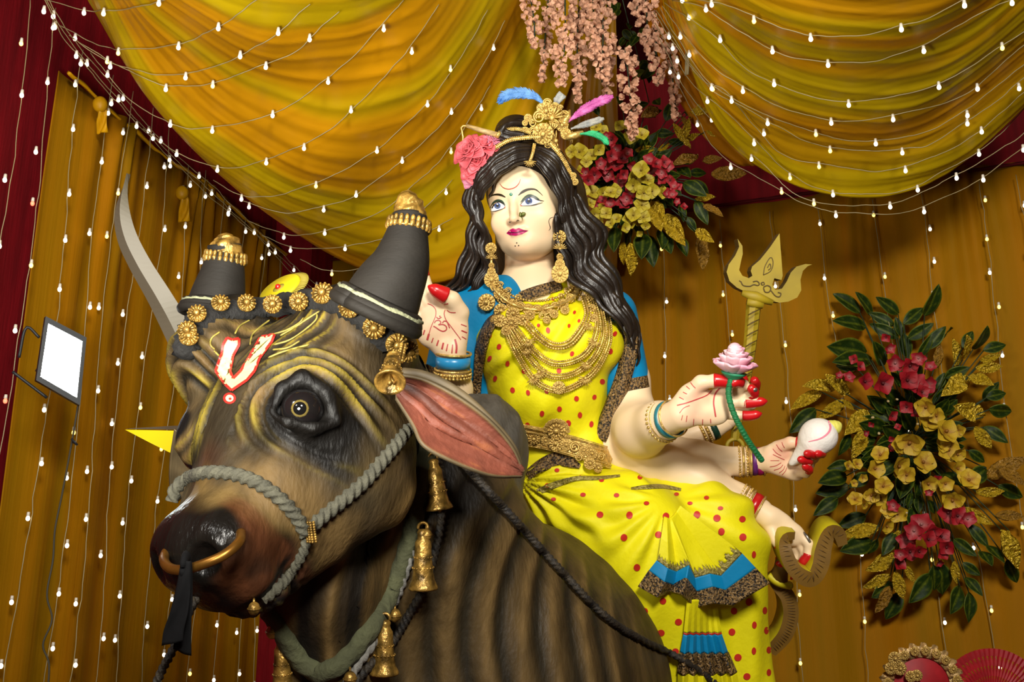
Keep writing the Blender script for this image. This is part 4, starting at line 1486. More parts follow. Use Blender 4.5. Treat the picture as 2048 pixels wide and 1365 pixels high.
VV, QQ, CC = [Vg, Va], [Qg, Qa + len(Vg)], [cg, ca]
off = len(Vg) + len(Va)
hand_trees = {}
for c, (cx, cy), key in hands:
    Vx, Qx = c.mesh(.0032, smooth=2)
    hand_trees[key] = bvh(Vx, Qx)
    pj = project(Vx)
    cc = np.tile(np.array(SK), (len(Vx), 1))
    k = np.exp(-((pj[:, 0] - cx) ** 2 + (pj[:, 1] - cy + 8) ** 2) / 42 ** 2)
    if key in ('h1', 'h2', 'h3'):
        cc = mixc(cc, np.array(lin(232, 150, 135)), .55 * k * sstep(.3, .7, fbm(Vx, 18, 4)))
    VV.append(Vx); QQ.append(Qx + off); CC.append(cc); off += len(Vx)
Vs, Qs, Cs = np.vstack(VV), np.vstack(QQ), np.vstack(CC)
mobj('body', Vs, Qs, M['skin_paint'], god, np.c_[Cs, np.ones(len(Cs))])
for P_, R_ in finger_tips:
    MB().tube(P_, R_, 10).build('painted_fingertip', M['nail_red'], god)

# palm lines in red paint
def zl(ox, oy, sc, pts):
    return [(ox + x / sc, oy + y / sc) for x, y in pts]
mbp = MB()
T1, T2, T3 = [hand_trees['h1']], [hand_trees['h2']], [hand_trees['h3']]
for w, pts in ((9, [(200, 385), (250, 405), (290, 450), (292, 520), (265, 590), (240, 650), (212, 740)]), (9, [(400, 455), (388, 500), (410, 570), (470, 650), (530, 730), (578, 795)]),
               (12, [(278, 606), (292, 582), (325, 574), (350, 592), (342, 615), (322, 626)]), (13, [(326, 626), (375, 622), (412, 645), (414, 680), (380, 700), (335, 685), (300, 660), (266, 640)]), (12, [(368, 604), (392, 582), (424, 596), (438, 632), (452, 664)]), (12, [(300, 536), (324, 556), (358, 538)]), (13, [(334, 524), (346, 532)]),
               (18, [(92, 690), (105, 645)]), (14, [(150, 740), (168, 685)]), (24, [(196, 800), (215, 730)]), (12, [(245, 830), (265, 775)]), (16, [(303, 865), (325, 800)]), (20, [(363, 905), (380, 830)]), (14, [(413, 925), (430, 845)]), (14, [(476, 950), (485, 850)]), (22, [(525, 950), (530, 870), (512, 790)]),
               (14, [(585, 690), (650, 718)]), (10, [(590, 760), (640, 790)]), (10, [(580, 620), (645, 645)]), (14, [(385, 398), (435, 385)]), (9, [(420, 460), (460, 485), (520, 488)])):
    decal(mbp, stroke(zl(820, 540, 5.69, pts), w / 5.69), T1, .0015, 6)
for w, pts in ((13, [(320, 838), (430, 810), (560, 765), (680, 715), (740, 650)]), (18, [(840, 620), (775, 700), (755, 800), (768, 900), (780, 975)]), (8, [(350, 930), (400, 870), (470, 840)]), (9, [(480, 565), (510, 605), (540, 635)]), (9, [(430, 610), (470, 645)]), (9, [(390, 680), (440, 705)]), (9, [(345, 740), (400, 768)]),
               (8, [(372, 1015), (388, 955)]), (8, [(430, 1035), (440, 960)]), (8, [(515, 1080), (520, 1000)]), (9, [(622, 1080), (625, 1005)]), (9, [(722, 1050), (718, 1000)]), (9, [(1122, 850), (1125, 785)])):
    decal(mbp, stroke(zl(1300, 670, 5.935, pts), w / 5.935), T2, .0015, 6)
for w, pts in ((9, [(890, 395), (905, 440), (930, 480)]), (9, [(810, 430), (850, 490), (895, 530)]), (9, [(760, 490), (810, 550), (880, 590)]), (9, [(760, 570), (840, 610), (930, 650)]), (8, [(725, 660), (850, 660)]), (9, [(715, 750), (800, 735), (880, 690)]), (9, [(775, 800), (860, 770), (905, 720)]), (9, [(850, 840), (910, 790), (935, 735)]), (9, [(890, 870), (940, 810), (960, 760)])):
    decal(mbp, stroke(zl(1440, 830, 7.185, pts), w / 7.185), T3, .0015, 6)
tag(mbp.build('palm_markings', M['palm_line'], god), kind='stuff')

# ---- painted face
fzp = lambda pts: zl(920, 310, 6.204, pts)
TH = [t_head]


def face(name, mname, shapes, lift, parent=None, step=3.0):
    b = MB()
    for s_ in shapes:
        decal(b, s_, TH, lift, step)
    return b.build(name, M[mname], parent or god) if b.n else None


def fs(pts, w):
    return stroke(fzp(pts), np.asarray(w) / 6.204)


for (alm, ic, ir, sh, up, lo) in (
        ([(370, 688), (400, 632), (440, 594), (490, 582), (530, 606), (562, 652), (530, 668), (470, 690), (410, 700)], (464, 632), 40,
         [(372, 668), (410, 600), (465, 568), (520, 580), (560, 625)], [(352, 684), (390, 668), (430, 606), (485, 582), (535, 606), (562, 645)], [(375, 704), (440, 698), (510, 676), (560, 656)]),
        ([(748, 630), (790, 572), (840, 530), (895, 522), (945, 550), (1005, 576), (930, 612), (860, 628), (790, 636)], (853, 572), 45,
         [(752, 590), (800, 535), (860, 505), (930, 522), (985, 555)], [(746, 620), (790, 568), (840, 526), (900, 522), (960, 556), (1040, 573)], [(752, 632), (850, 630), (930, 618), (1025, 592)])):
    e = face('eye', 'paint_white', [np.array(fzp(alm))], .0012)
    face('iris', 'iris_blue', [np.array(fzp(disc(ic[0], ic[1], ir, ir * .98, n=22)))], .0020, e)
    face('pupil', 'paint_black', [np.array(fzp(disc(ic[0], ic[1], ir * .46, n=16)))], .0027, e)
    face('eye_glint', 'paint_white', [np.array(fzp(disc(ic[0], ic[1] - 20, 9, n=10)))], .0033, e)
    face('tear_duct', 'paint_pink', [np.array(fzp(disc(*(alm[5] if ic[0] < 600 else alm[0]), 12, 9))) + [(-1.5, 0.3) if ic[0] < 600 else (1.8, -.3)]], .0021, e)
    face('eye_shadow', 'paint_green', [fs(sh, [8, 24, 34, 28, 10])], .0011, e)
    face('upper_lash', 'paint_black', [fs(up, [5, 14, 17, 17, 15, 5])], .0030, e)
    face('lower_lash', 'paint_black', [fs(lo, [4, 10, 9, 4] if ic[0] < 600 else [4, 8, 14, 4])], .0029, e)
face('eyebrow', 'paint_brow', [fs([(345, 548), (390, 508), (450, 492), (510, 500), (564, 526)], [6, 16, 24, 28, 12])], .0014)
face('eyebrow', 'paint_brow', [fs([(724, 502), (780, 457), (850, 428), (930, 428), (985, 465), (1026, 506)], [10, 32, 28, 18, 10, 4])], .0014)
lp = face('lips', 'lip_paint', [np.array(fzp([(574, 972), (620, 928), (655, 912), (690, 920), (732, 908), (790, 932), (850, 940), (770, 985), (690, 1004), (622, 1000)]))], .0013)
face('lip_line', 'paint_black', [fs([(585, 968), (640, 962), (690, 966), (760, 950), (835, 942)], [4, 8, 8, 8, 4])], .0021, lp)
face('crescent_mark', 'paint_red', [fs([(490, 350), (530, 402), (600, 426), (680, 405), (730, 355), (751, 298)], [3, 9, 12, 12, 9, 3])], .0014)
bd = face('bindi', 'bindi_green', [np.array(fzp(disc(632, 490, 20)))], .0018)
face('bindi_centre', 'paint_white', [np.array(fzp(disc(634, 486, 6)))], .0026, bd)
for x, y in ((704, 1093), (685, 1131), (727, 1126)):
    face('chin_dot', 'paint_black', [np.array(fzp(disc(x, y, 8)))], .0014)
face('painted_curl', 'paint_black', [fs([(1160, 772), (1122, 785), (1102, 822), (1112, 870), (1121, 910), (1100, 942)], [4, 7, 7, 7, 8, 3])], .0014)
for pts in ([(602, 828), (618, 838), (634, 828)], [(700, 826), (718, 812), (736, 820)]):
    face('nostril', 'paint_brow', [fs(pts, [4, 11, 4])], .0013)
# nose ornament: small green leaf and pearl
d, _ = cast(1043, 430, t_head)
mbn = MB()
for dx, dy, rx, ry in ((-2, 0, 3.2, 6), (3, -1, 3.5, 5), (1, 8, 1.6, 5), (6, -2, 2.6, 3.5)):
    mbn.ball(P(1043 + dx, 430 + dy, d - .008), gr(rx, ry, 2.5), 8, 6, R=GR)
M['ornament_green'] = mat('ornament_green', lin(96, 104, 40), 0.35, 0.3, var=.5, vscale=150)
tag(mbn.build('nose_ornament', M['ornament_green'], god), kind='stuff')

# ---- clothing
tc_ = Clay()
tc_.ell(P(1098, 680, 4.12), (ps(150), ps(120), .19), None, .06)
tc_.ell(P(1025, 690, 4.00), (ps(74), ps(80), .12), None, .07)
tc_.ell(P(1168, 690, 4.00), (ps(78), ps(82), .12), None, .07)
tc_.cap(P(1085, 720, 4.12), P(1120, 880, 4.12), ps(128), ps(94), .06)
tc_.ell(P(1090, 790, 4.06), (ps(110), ps(110), .14), None, .08)
tc_.cap(P(1110, 600, 4.08), P(1220, 640, 4.12), ps(38), ps(50), .05)
tc_.cap(P(1120, 880, 4.12), P(1135, 950, 4.10), ps(98), ps(120), .05)
Vt, Qt = tc_.mesh(.0065, smooth=2)
nt_ = vnormals(Vt, Qt)
pj = project(Vt)
u = (pj[:, 0] - 1200) * .86 + (pj[:, 1] - 600) * .5            # across the folds that fall from the shoulder
fr = sstep(.1, -.5, nt_[:, 1])
prt = sstep(0, 250, pj[:, 1] - 560)
ph = u / (13 + 9 * sstep(600, 860, pj[:, 1])) + 4 * noise(Vt, 3.2, 71)
Vt = Vt + nt_ * ((.0135 * np.sin(ph) + .006 * np.sin(ph * 2.3 + 1)) * fr * sstep(.15, .55, fbm(Vt, 3.0, 72)))[:, None]
# the cloth leaves the throat and the blouse shoulder free
tor = mobj('sari_bodice', Vt, Qt, M['yellow_silk'], god)
t_tor = bvh(Vt, Qt)

bl = Clay()
bl.cap(P(1010, 610, 4.07), P(925, 628, 4.07), ps(58), ps(50), .05)
bl.cap(P(925, 628, 4.07), P(898, 735, 4.02), ps(52), ps(47), .04)
bl.cap(P(1000, 620, 4.06), P(985, 700, 4.06), ps(62), ps(60), .05)
bl.cap(P(960, 640, 4.08), P(975, 790, 4.10), ps(46), ps(40), .05)
bl.cap(P(1222, 630, 4.09), P(1252, 770, 4.08), ps(54), ps(50), .04)
Vq, Qq = bl.mesh(.0065, smooth=2)
mobj('blouse', Vq, Qq, M['blue_silk'], god)
t_bl = bvh(Vq, Qq)

sc_ = Clay()
sc_.ell(P(1150, 985, 4.08), (ps(125), ps(70), .25), None, .08)
sc_.chain([P(1130, 985, 3.98), P(1265, 1075, 3.86), P(1300, 1160, 3.86), P(1350, 1560, 3.98)], [ps(80), ps(104), ps(98), ps(100)], .08)
sc_.chain([P(1230, 985, 4.10), P(1425, 1055, 3.97), P(1448, 1110, 3.96), P(1478, 1560, 4.08)], [ps(72), ps(80), ps(80), ps(92)], .07)
sc_.chain([P(1330, 1140, 3.98), P(1410, 1560, 4.05)], [ps(100), ps(110)], .06)
Vk, Qk = sc_.mesh(.0070, smooth=2)
nk = vnormals(Vk, Qk)
pj = project(Vk)
ang = np.arctan2(pj[:, 1] - 1000, pj[:, 0] - 1335)
rad = np.hypot(pj[:, 1] - 1000, pj[:, 0] - 1335)
f1 = np.sin(ang * 15 + 3 * noise(Vk, 3, 81)) * sstep(20, 90, rad) * sstep(330, 180, rad)
f2 = np.sin(pj[:, 0] / 11 + 4 * noise(Vk * [1, 1, .3], 3, 82)) * sstep(1150, 1250, pj[:, 1])
ang2 = np.arctan2(pj[:, 1] - 960, pj[:, 0] - 1040)
f3 = np.sin(ang2 * 22 + 3 * noise(Vk, 4, 83)) * sstep(300, 120, np.hypot(pj[:, 1] - 960, pj[:, 0] - 1040))
Vk = Vk + nk * (.013 * f1 * sstep(.15, .6, fbm(Vk, 3, 84)) + .009 * f2 * sstep(.25, .55, noise(Vk, 4, 85)) + .011 * f3)[:, None]
mobj('sari_skirt', Vk, Qk, M['yellow_silk'], god)
t_sk = bvh(Vk, Qk)

# red dots printed on the silk
dots = [(979, 672), (998, 694), (1015, 728), (1048, 743), (990, 758), (979, 718), (1025, 781), (1056, 786), (1093, 783), (1026, 829), (1084, 828), (1119, 819), (1054, 852), (1153, 798), (1189, 795), (1160, 831), (1137, 847), (1183, 849), (1205, 764), (1221, 703), (1230, 668), (1118, 742), (1144, 708), (1138, 652), (1096, 661), (1077, 651), (1093, 641), (1066, 628), (1149, 625), (1131, 617), (1158, 642), (1106, 598)]
mbd = MB()
for i, (x, y) in enumerate(dots):
    s_ = 5.2 if y > 660 else 3.6
    decal(mbd, disc(x, y, s_ * rnd.uniform(.75, 1), s_ * rnd.uniform(1, 1.25), rnd.uniform(-.3, .5)), [t_tor], .003, 4)
tag(mbd.build('red_dots', M['red_dot'], god), kind='stuff')
dots2 = [(1114, 941), (1182, 938), (1164, 953), (1146, 926), (1095, 971), (1107, 999), (1166, 990), (1203, 961), (1233, 991), (1280, 955), (1293, 1007), (1200, 1030), (1259, 1031), (1332, 1033), (1248, 1076), (1317, 1070), (1274, 1136), (1326, 1203), (1289, 1224), (1357, 1245), (1322, 1267), (1309, 1317), (1351, 1304), (1353, 989), (1380, 1007), (1394, 1030), (1434, 1037), (1441, 1017), (1485, 1039), (1443, 1064), (1486, 1075), (1508, 1110), (1413, 996), (1498, 1205), (1468, 1223), (1530, 1222), (1509, 1251), (1533, 1262), (1464, 1265), (1476, 1316), (1508, 1303), (1538, 1301), (1494, 1354), (1538, 1346)]
mbd = MB()
for i, (x, y) in enumerate(dots2):
    s_ = 5.5 if y < 1020 else 7.2
    edge = .65 if x > 1500 else 1
    decal(mbd, disc(x, y, s_ * rnd.uniform(.9, 1.05) * edge, s_ * (rnd.uniform(.62, .8) if y < 1020 else rnd.uniform(.9, 1.05))), [t_sk], .003, 4)
tag(mbd.build('red_dots', M['red_dot'], god), kind='stuff')


# woven borders
def border(name, pts, w, trees, mname='brocade', lift=.004, thick=.004, n=60, cols=7):
    w = np.broadcast_to(np.asarray(w, float), (len(pts),))
    q = spl(np.c_[np.asarray(pts, float), np.zeros(len(pts)), w], n)
    t = np.gradient(q[:, :2], axis=0); t /= np.linalg.norm(t, axis=1)[:, None]
    nn = np.stack([-t[:, 1], t[:, 0]], 1)
    Gd = np.full((n, cols), np.nan)
    XY = np.zeros((n, cols, 2))
    for i in range(n):
        for j in range(cols):
            xy = q[i, :2] + nn[i] * q[i, 3] * (j / (cols - 1) - .5)
            XY[i, j] = xy
            d, _ = cast(xy[0], xy[1], *trees)
            if d: Gd[i, j] = d
    m = np.nanmedian(Gd)
    for i in range(n):
        row = Gd[i]
        ok = ~np.isnan(row)
        Gd[i] = np.interp(np.arange(cols), np.arange(cols)[ok], row[ok]) if ok.any() else m
    for _ in range(3):
        Gd[1:-1] = (Gd[:-2] + Gd[1:-1] * 2 + Gd[2:]) / 4
    Gp = np.array([[P(*XY[i, j], Gd[i, j] - lift) for j in range(cols)] for i in range(n)])
    return MB().grid(Gp).build(name, M[mname], god, solid=thick)


TT = [t_tor, t_bl, t_sk]
border('brocade_border', [(1000, 628), (978, 655), (962, 700), (956, 750), (951, 800), (949, 830)], [16, 20, 20, 18, 18, 18], TT, lift=.012, thick=.012)
def sash(pts, w, depth=.02, n=60):
    q = spl(PP(pts), n); t, _, _ = frames(q)
    view = np.array([unit(CAM - p) for p in q]); sd = np.cross(t, view); sd /= np.linalg.norm(sd, axis=1)[:, None]
    hw = np.interp(np.linspace(0, 1, n), np.linspace(0, 1, len(w)), w) * PX / 2
    rows = [q + sd * (hw * j)[:, None] - view * (depth * j * j + .004 * np.sin(j * 5 + np.linspace(0, 9, n))[:, None]) for j in np.linspace(-1, 1, 9)]
    return MB().grid(np.array(rows)).build('brocade_border', M['brocade'], god, solid=.014)


sash([(1240, 618, 4.03), (1254, 645, 3.995), (1261, 680, 3.975), (1255, 725, 3.965), (1240, 775, 3.97), (1221, 828, 3.965), (1199, 880, 3.965)], [22, 26, 28, 29, 30, 30, 28])
border('brocade_border', [(1030, 598), (1065, 586), (1100, 576), (1122, 570)], [18, 22, 22, 20], [t_tor, t_head], lift=.010)
border('brocade_border', [(1054, 952), (1085, 930), (1115, 918), (1142, 926), (1160, 934)], [18, 24, 26, 20, 8], TT, lift=.008)
border('gold_trim', [(1075, 985), (1105, 972), (1150, 958), (1195, 957), (1240, 952)], [12, 13, 9, 7, 4], [t_sk], 'gold_thread', lift=.004, thick=.003)
border('gold_trim', [(1262, 978), (1290, 975), (1325, 974), (1362, 980)], [4, 8, 8, 5], [t_sk], 'gold_thread', lift=.004, thick=.003)
border('sleeve_cuff', [(846, 742), (870, 752), (900, 756), (930, 752)], 30, [t_bl], lift=.006)
border('sleeve_cuff', [(1240, 772), (1262, 774), (1280, 771), (1297, 768)], 34, [t_bl], lift=.006)


# pleated sari end fanning over the knees, and the pleats below it
def pleat_fan(rows, vbreaks, mats, dz, trees, nu=150, nv=60, k=1.0, name='pleat_fan'):
    R = []
    for r in rows:
        q = spl([(x, y, 0) for x, y in r], 9)
        base = []
        for x, y in np.asarray(r, float):
            d, _ = cast(x, y, *trees)
            base.append(np.nan if d is None else d)
        base = np.array(base); ok = ~np.isnan(base)
        base = np.interp(np.arange(len(r)), np.arange(len(r))[ok], base[ok])
        R.append(np.c_[np.asarray(r, float), base])
    R = np.array(R)
    R[:, :, 2] = np.minimum(R[:, :, 2], np.median(R[:, :, 2]) + .05)
    out = []
    for a in range(len(R)):
        z = np.array(dz) * (a / (len(R) - 1)) ** .8 * k
        rr = R[a].copy(); rr[:, 2] = rr[:, 2] - .022 - .012 * a / len(R) - z
        pts = np.array([P(*p) for p in rr])
        tt = np.linspace(0, len(pts) - 1, nu)
        i = np.minimum(tt.astype(int), len(pts) - 2); f = (tt - i)[:, None]; f = f * f * (3 - 2 * f)
        out.append(pts[i] * (1 - f) + pts[i + 1] * f)
    out = np.array(out)
    vv = np.linspace(0, 1, nv)
    src = np.array(vbreaks['rows'])
    Gp = np.zeros((nv, nu, 3))
    for c in range(3):
        for j in range(nu):
            Gp[:, j, c] = np.interp(vv, src, out[:, j, c])
    b = MB()
    Fc = [(i * nu + j, i * nu + j + 1, (i + 1) * nu + j + 1, (i + 1) * nu + j) for i in range(nv - 1) for j in range(nu - 1)]
    mi = []
    for i in range(nv - 1):
        v = (i + .5) / (nv - 1)
        for j in range(nu - 1):
            jag = .022 * math.sin(j * 1.3) * vbreaks.get('jag', 0)
            mi.append(sum(1 for t_ in vbreaks['mats'] if v > t_ + (jag if t_ == vbreaks['mats'][0] else 0)))
    groups = {}
    for f_, m_ in zip(Fc, mi): groups.setdefault(m_, []).append(f_)
    top = None
    for m_ in sorted(groups):
        o = mobj(mats[m_][0], Gp.reshape(-1, 3), groups[m_], M[mats[m_][1]], god if top is None else top)
        md = o.modifiers.new('thickness', 'SOLIDIFY'); md.thickness = .006 if mats[m_][1] != 'brocade' else .012; md.offset = 0
        if top is None: top = o
    return top


hem = [(1277, 1174), (1313, 1195), (1336, 1183), (1362, 1190), (1389, 1216), (1426, 1208), (1464, 1212), (1540, 1167)]
bro = [(1298, 1142), (1328, 1165), (1348, 1172), (1372, 1158), (1392, 1184), (1425, 1175), (1450, 1182), (1512, 1137)]
blu = [(1316, 1118), (1336, 1133), (1353, 1140), (1378, 1128), (1388, 1152), (1418, 1144), (1440, 1148), (1480, 1103)]
apx = [(1328, 1034), (1333, 1036), (1338, 1038), (1341, 1036), (1344, 1034), (1348, 1030), (1352, 1024), (1360, 1012)]
mid = [tuple(np.array(a) * .5 + np.array(b) * .5) for a, b in zip(apx, blu)]
pleat_fan([apx, mid, blu, bro, hem], {'rows': [0, .32, .62, .80, 1.0], 'mats': [.57, .64, .80], 'jag': 1},
          [('pleat_fan', 'yellow_silk'), ('gold_edging', 'gold_thread'), ('blue_band', 'blue_silk'), ('brocade_hem', 'brocade')], [0, .03, -.02, .035, -.03, .04, .0, .02], [t_sk])
nP = 13
def prow(y, x0, x1, amp=0): return [(x0 + (x1 - x0) * i / (nP - 1), y + amp * (i % 2)) for i in range(nP)]
pleat_fan([prow(1200, 1374, 1432), prow(1268, 1367, 1442, 2), prow(1306, 1361, 1455, 4), prow(1345, 1357, 1472, 6), prow(1440, 1352, 1490, 4)], {'rows': [0, .3, .48, .66, 1.0], 'mats': [.285, .305, .48, .66]},
          [('lower_pleats', 'yellow_silk'), ('red_line', 'red_dot'), ('blue_band', 'blue_silk'), ('brocade_hem', 'brocade'), ('pleat_end', 'yellow_silk')], [.012 * (1 if i % 2 else -1) for i in range(nP)], [t_sk], k=1.2)
# ================================================================== hair, crown, jewellery and what the hands hold
# hair: cap under many thick waved locks
hr = Clay()
hr.ell(G(20, 34, -92), gr(92, 84, 84), GR, .02)
hr.ell(G(8, 60, -46), gr(62, 26, 34), GR, .03)
hr.ell(P(1032, 266, 4.03), gr(44, 26, 40), None, .02)
hr.cap(P(1080, 400, 4.24), P(1100, 560, 4.36), 100 * PX, 118 * PX, .05)
hr.ell(G(2, -2, 40), gr(70, 72, 72), GR, .02, True)
Vh_, Qh_ = hr.mesh(.006, smooth=2)
# keep the face free
hl = (Vh_ - GO) @ GR / PX
hair = mobj('hair', Vh_, Qh_, M['hair_paint'], god)
t_hair = bvh(Vh_, Qh_)
r_ = random.Random(3)


def locks(inner, outer, n, rad, dd=(0.0, 0.0), name='hair_lock', wav=2.5, taper=.5, samples=46, side=1):
    """Locks that fill the space between two guide curves (px, py, distance)."""
    A, B = np.array(inner, float), np.array(outer, float)
    mb = MB()
    for i in range(n):
        s = (i + r_.uniform(-.3, .3)) / max(n - 1, 1)
        s = min(max(s, 0), 1)
        g = A * (1 - s) + B * s
        q = spl(PP(g), samples)
        L = np.linspace(0, 1, samples)
        q = q + RT * ((np.sin(L * 21 + 2.2 * s + r_.uniform(-.5, .5)) * wav * 1.5 + np.sin(L * r_.uniform(10, 15) + r_.uniform(0, 6)) * wav * .35) * PX * sstep(.05, .3, L))[:, None] - FW * (np.cos(L * 21 + 2.2 * s) * wav * .9 * PX)[:, None]
        q = q - FW * (r_.uniform(*dd) + .018 * np.sin(PI * s))
        rr = rad * PX * r_.uniform(.75, 1.2) * (1 - (1 - taper) * sstep(.55, 1, L)) * sstep(-.02, .06, L)
        rr[-1] *= .3
        mb.tube(q, rr, 8, sq=.8)
    return mb.build(name, M['hair_paint'], hair)


# fringe over the brow, left and right of the parting
locks([(1060, 322, 3.93), (1028, 331, 3.91), (998, 351, 3.91), (974, 377, 3.935), (960, 402, 3.965)], [(1066, 286, 4.0), (1022, 290, 3.97), (976, 318, 3.97), (950, 352, 3.99), (940, 384, 4.02)], 12, 7.0, (0, .02), 'fringe', 1.2, .8, 30)
locks([(1066, 322, 3.93), (1086, 340, 3.915), (1106, 374, 3.93), (1119, 412, 3.945), (1122, 450, 3.96)], [(1066, 286, 4.0), (1110, 300, 3.97), (1140, 340, 3.98), (1152, 392, 4.0), (1156, 440, 4.03)], 12, 7.0, (0, .02), 'fringe', 1.2, .8, 30)
# side falls
locks([(954, 395, 3.99), (962, 430, 4.0), (968, 470, 4.01), (980, 508, 4.03), (986, 545, 4.04), (972, 574, 4.05), (950, 590, 4.05)],
      [(944, 370, 4.03), (933, 405, 4.04), (948, 450, 4.05), (930, 500, 4.06), (922, 540, 4.06), (902, 566, 4.07), (884, 588, 4.07)], 14, 8.5, (0, .05), 'hair_lock', 3.5)
locks([(1110, 430, 3.97), (1114, 470, 3.98), (1124, 510, 3.99), (1136, 548, 3.99), (1176, 588, 3.97), (1216, 622, 3.96), (1238, 660, 3.97)],
      [(1150, 385, 4.03), (1172, 425, 4.05), (1200, 462, 4.06), (1202, 505, 4.06), (1228, 560, 4.05), (1254, 618, 4.04), (1278, 690, 4.03)], 18, 9.5, (0, .05), 'hair_lock', 4)
locks([(1206, 560, 3.98), (1226, 600, 3.955), (1236, 630, 3.95), (1244, 660, 3.955)], [(1240, 590, 4.03), (1262, 640, 4.02), (1277, 690, 4.01), (1270, 742, 4.02)], 9, 6, (0, .02), 'hair_lock', 2, .35, 30)
locks([(1020, 250, 4.0), (1000, 262, 3.98), (1005, 280, 3.98), (1040, 284, 3.97)], [(1062, 250, 4.02), (1030, 244, 4.0), (1010, 256, 3.99), (1060, 270, 3.97)], 6, 8, (0, .02), 'hair_bun', 0.5, 1, 24)
locks([(1062, 320, 3.94), (1090, 330, 3.94), (1120, 370, 3.96), (1132, 420, 3.99)], [(1050, 315, 3.94), (1010, 322, 3.94), (975, 355, 3.96), (955, 392, 4.0)], 2, 6, (0.01, .02), 'fringe', 1)

# --- gilt filigree: rows of beads and rings along a curve
ro_ = MB()                                             # flower rosette used all over the jewellery
ro_.ball((0, 0, .3), (.30, .30, .26), 10, 6)
for k in range(12):
    an = 2 * PI * k / 12
    ro_.ball((.62 * math.cos(an), .62 * math.sin(an), .12), (.26, .13, .14), 6, 5, R=basis((0, 0, 1), (math.cos(an), math.sin(an), 0)))
    ro_.ball((.93 * math.cos(an), .93 * math.sin(an), .06), (.13, .13, .12), 6, 4)
ro_.lathe([(0, -.05), (.8, -.02), (1.02, .0), (1.04, -.12)], (0, 0, 0), (0, 0, 1), 18)
jewel0 = mesh_data('gilt_rosette', ro_.V(), ro_.f, M['gilt'])
fan_ = MB()                                            # shell-shaped fan pendant
fan_.ball((0, 0, .1), (.3, .3, .25), 8, 6)
for k in range(9):
    an = -PI / 2 + (k - 4) * .36
    c_, s_ = math.cos(an), math.sin(an)
    fan_.tube([[c_ * .2, s_ * .2, .1], [c_ * .7, s_ * .7, .14], [c_ * 1.1, s_ * 1.1, .06]], [.05, .10, .12], 6)
    fan_.ball((c_ * 1.2, s_ * 1.2, .05), .10, 6, 4)
fan0 = mesh_data('gilt_fan', fan_.V(), fan_.f, M['gilt'])
spi_ = MB()                                            # scroll
th = np.linspace(0, 2 * PI * 1.6, 30)
spi_.tube(np.stack([(.9 - .5 * th / th[-1]) * np.cos(th), (.9 - .5 * th / th[-1]) * np.sin(th), .15 + 0 * th], 1), .15, 6)
spi_.ball((0, 0, .15), .26, 8, 5)
scroll0 = mesh_data('gilt_scroll', spi_.V(), spi_.f, M['gilt'])


def jewel(me, name, x, y, rpx, parent, trees=None, D=None, lift=.006, rot=0, face_cam=.5):
    d, n = cast(x, y, *trees) if trees else (None, None)
    d = d if d is not None and (D is None or abs(d - D) < .25) else (D or 3.95)
    n = n if n is not None else unit(CAM - P(x, y, d))
    n = unit(n * (1 - face_cam) + unit(CAM - P(x, y, d)) * face_cam)
    R = basis(n, RT * math.cos(rot) - UP * math.sin(rot))
    o = bpy.data.objects.new(name, me)
    M4 = Matrix([list(r) for r in R]).to_4x4()
    o.rotation_euler = M4.to_euler()
    o.scale = (ps(rpx, d),) * 3
    o.location = P(x, y, d) + unit(CAM - P(x, y, d)) * lift
    return link(o, parent)


def chain(name, pts, trees, parent, w=7.0, lift=.010, beads=True, rows=2, n=None):
    q = drape(pts, trees, lift, 60, 3.95)
    L = np.linalg.norm(np.diff(q, axis=0), axis=1).sum()
    mb = MB()
    t, _, _ = frames(q)
    view = np.array([unit(CAM - p) for p in q])
    sd = np.cross(t, view); sd /= np.linalg.norm(sd, axis=1)[:, None]
    wm = w * PX
    mb.tube(q, wm * .20, 8)
    for s in (-1, 1):
        e = q + sd * s * wm * .5
        mb.tube(e - view * .002, wm * .08, 6)
        if beads:
            nb_ = int(L / (wm * .52))
            idx = np.linspace(0, len(q) - 1, nb_)
            pp = np.stack([np.interp(idx, np.arange(len(q)), e[:, k]) for k in range(3)], 1)
            for p in pp:
                mb.ball(p, wm * .25, 6, 4)
    return tag(mb.build(name, M['gilt'], parent), kind='stuff')


TJ = [t_tor, t_bl, t_head]
# long festoon necklaces
neck = chain('necklace', [(1045, 638), (1078, 674), (1108, 692), (1138, 687), (1162, 660), (1176, 628), (1168, 592)], TJ, god, 11, .022)
chain('necklace', [(1030, 655), (1060, 694), (1092, 721), (1122, 728), (1160, 716), (1184, 690), (1196, 645), (1186, 600)], TJ, god, 9, .018)
chain('necklace', [(1018, 655), (1050, 705), (1082, 740), (1110, 754), (1150, 746), (1188, 716), (1207, 672), (1203, 625), (1190, 590)], TJ, god, 9, .016)
chain('necklace', [(1012, 660), (1036, 712), (1070, 762), (1112, 782), (1150, 772), (1190, 742), (1216, 692), (1218, 650), (1205, 605), (1190, 580)], TJ, god, 9, .014)
for x, y, r, rot in ((1056, 682, 13, .5), (1052, 700, 11, .6), (1078, 745, 13, .4), (1066, 757, 12, .5), (1190, 682, 12, -.5), (1174, 728, 12, -.5), (1171, 757, 12, -.4), (1180, 650, 11, -.6)):
    jewel(fan0, 'gilt_fan', x, y, r, god, TJ, 3.95, .024, -rot)
jewel(jewel0, 'gilt_pendant', 1118, 776, 13, god, TJ, 3.95, .022)
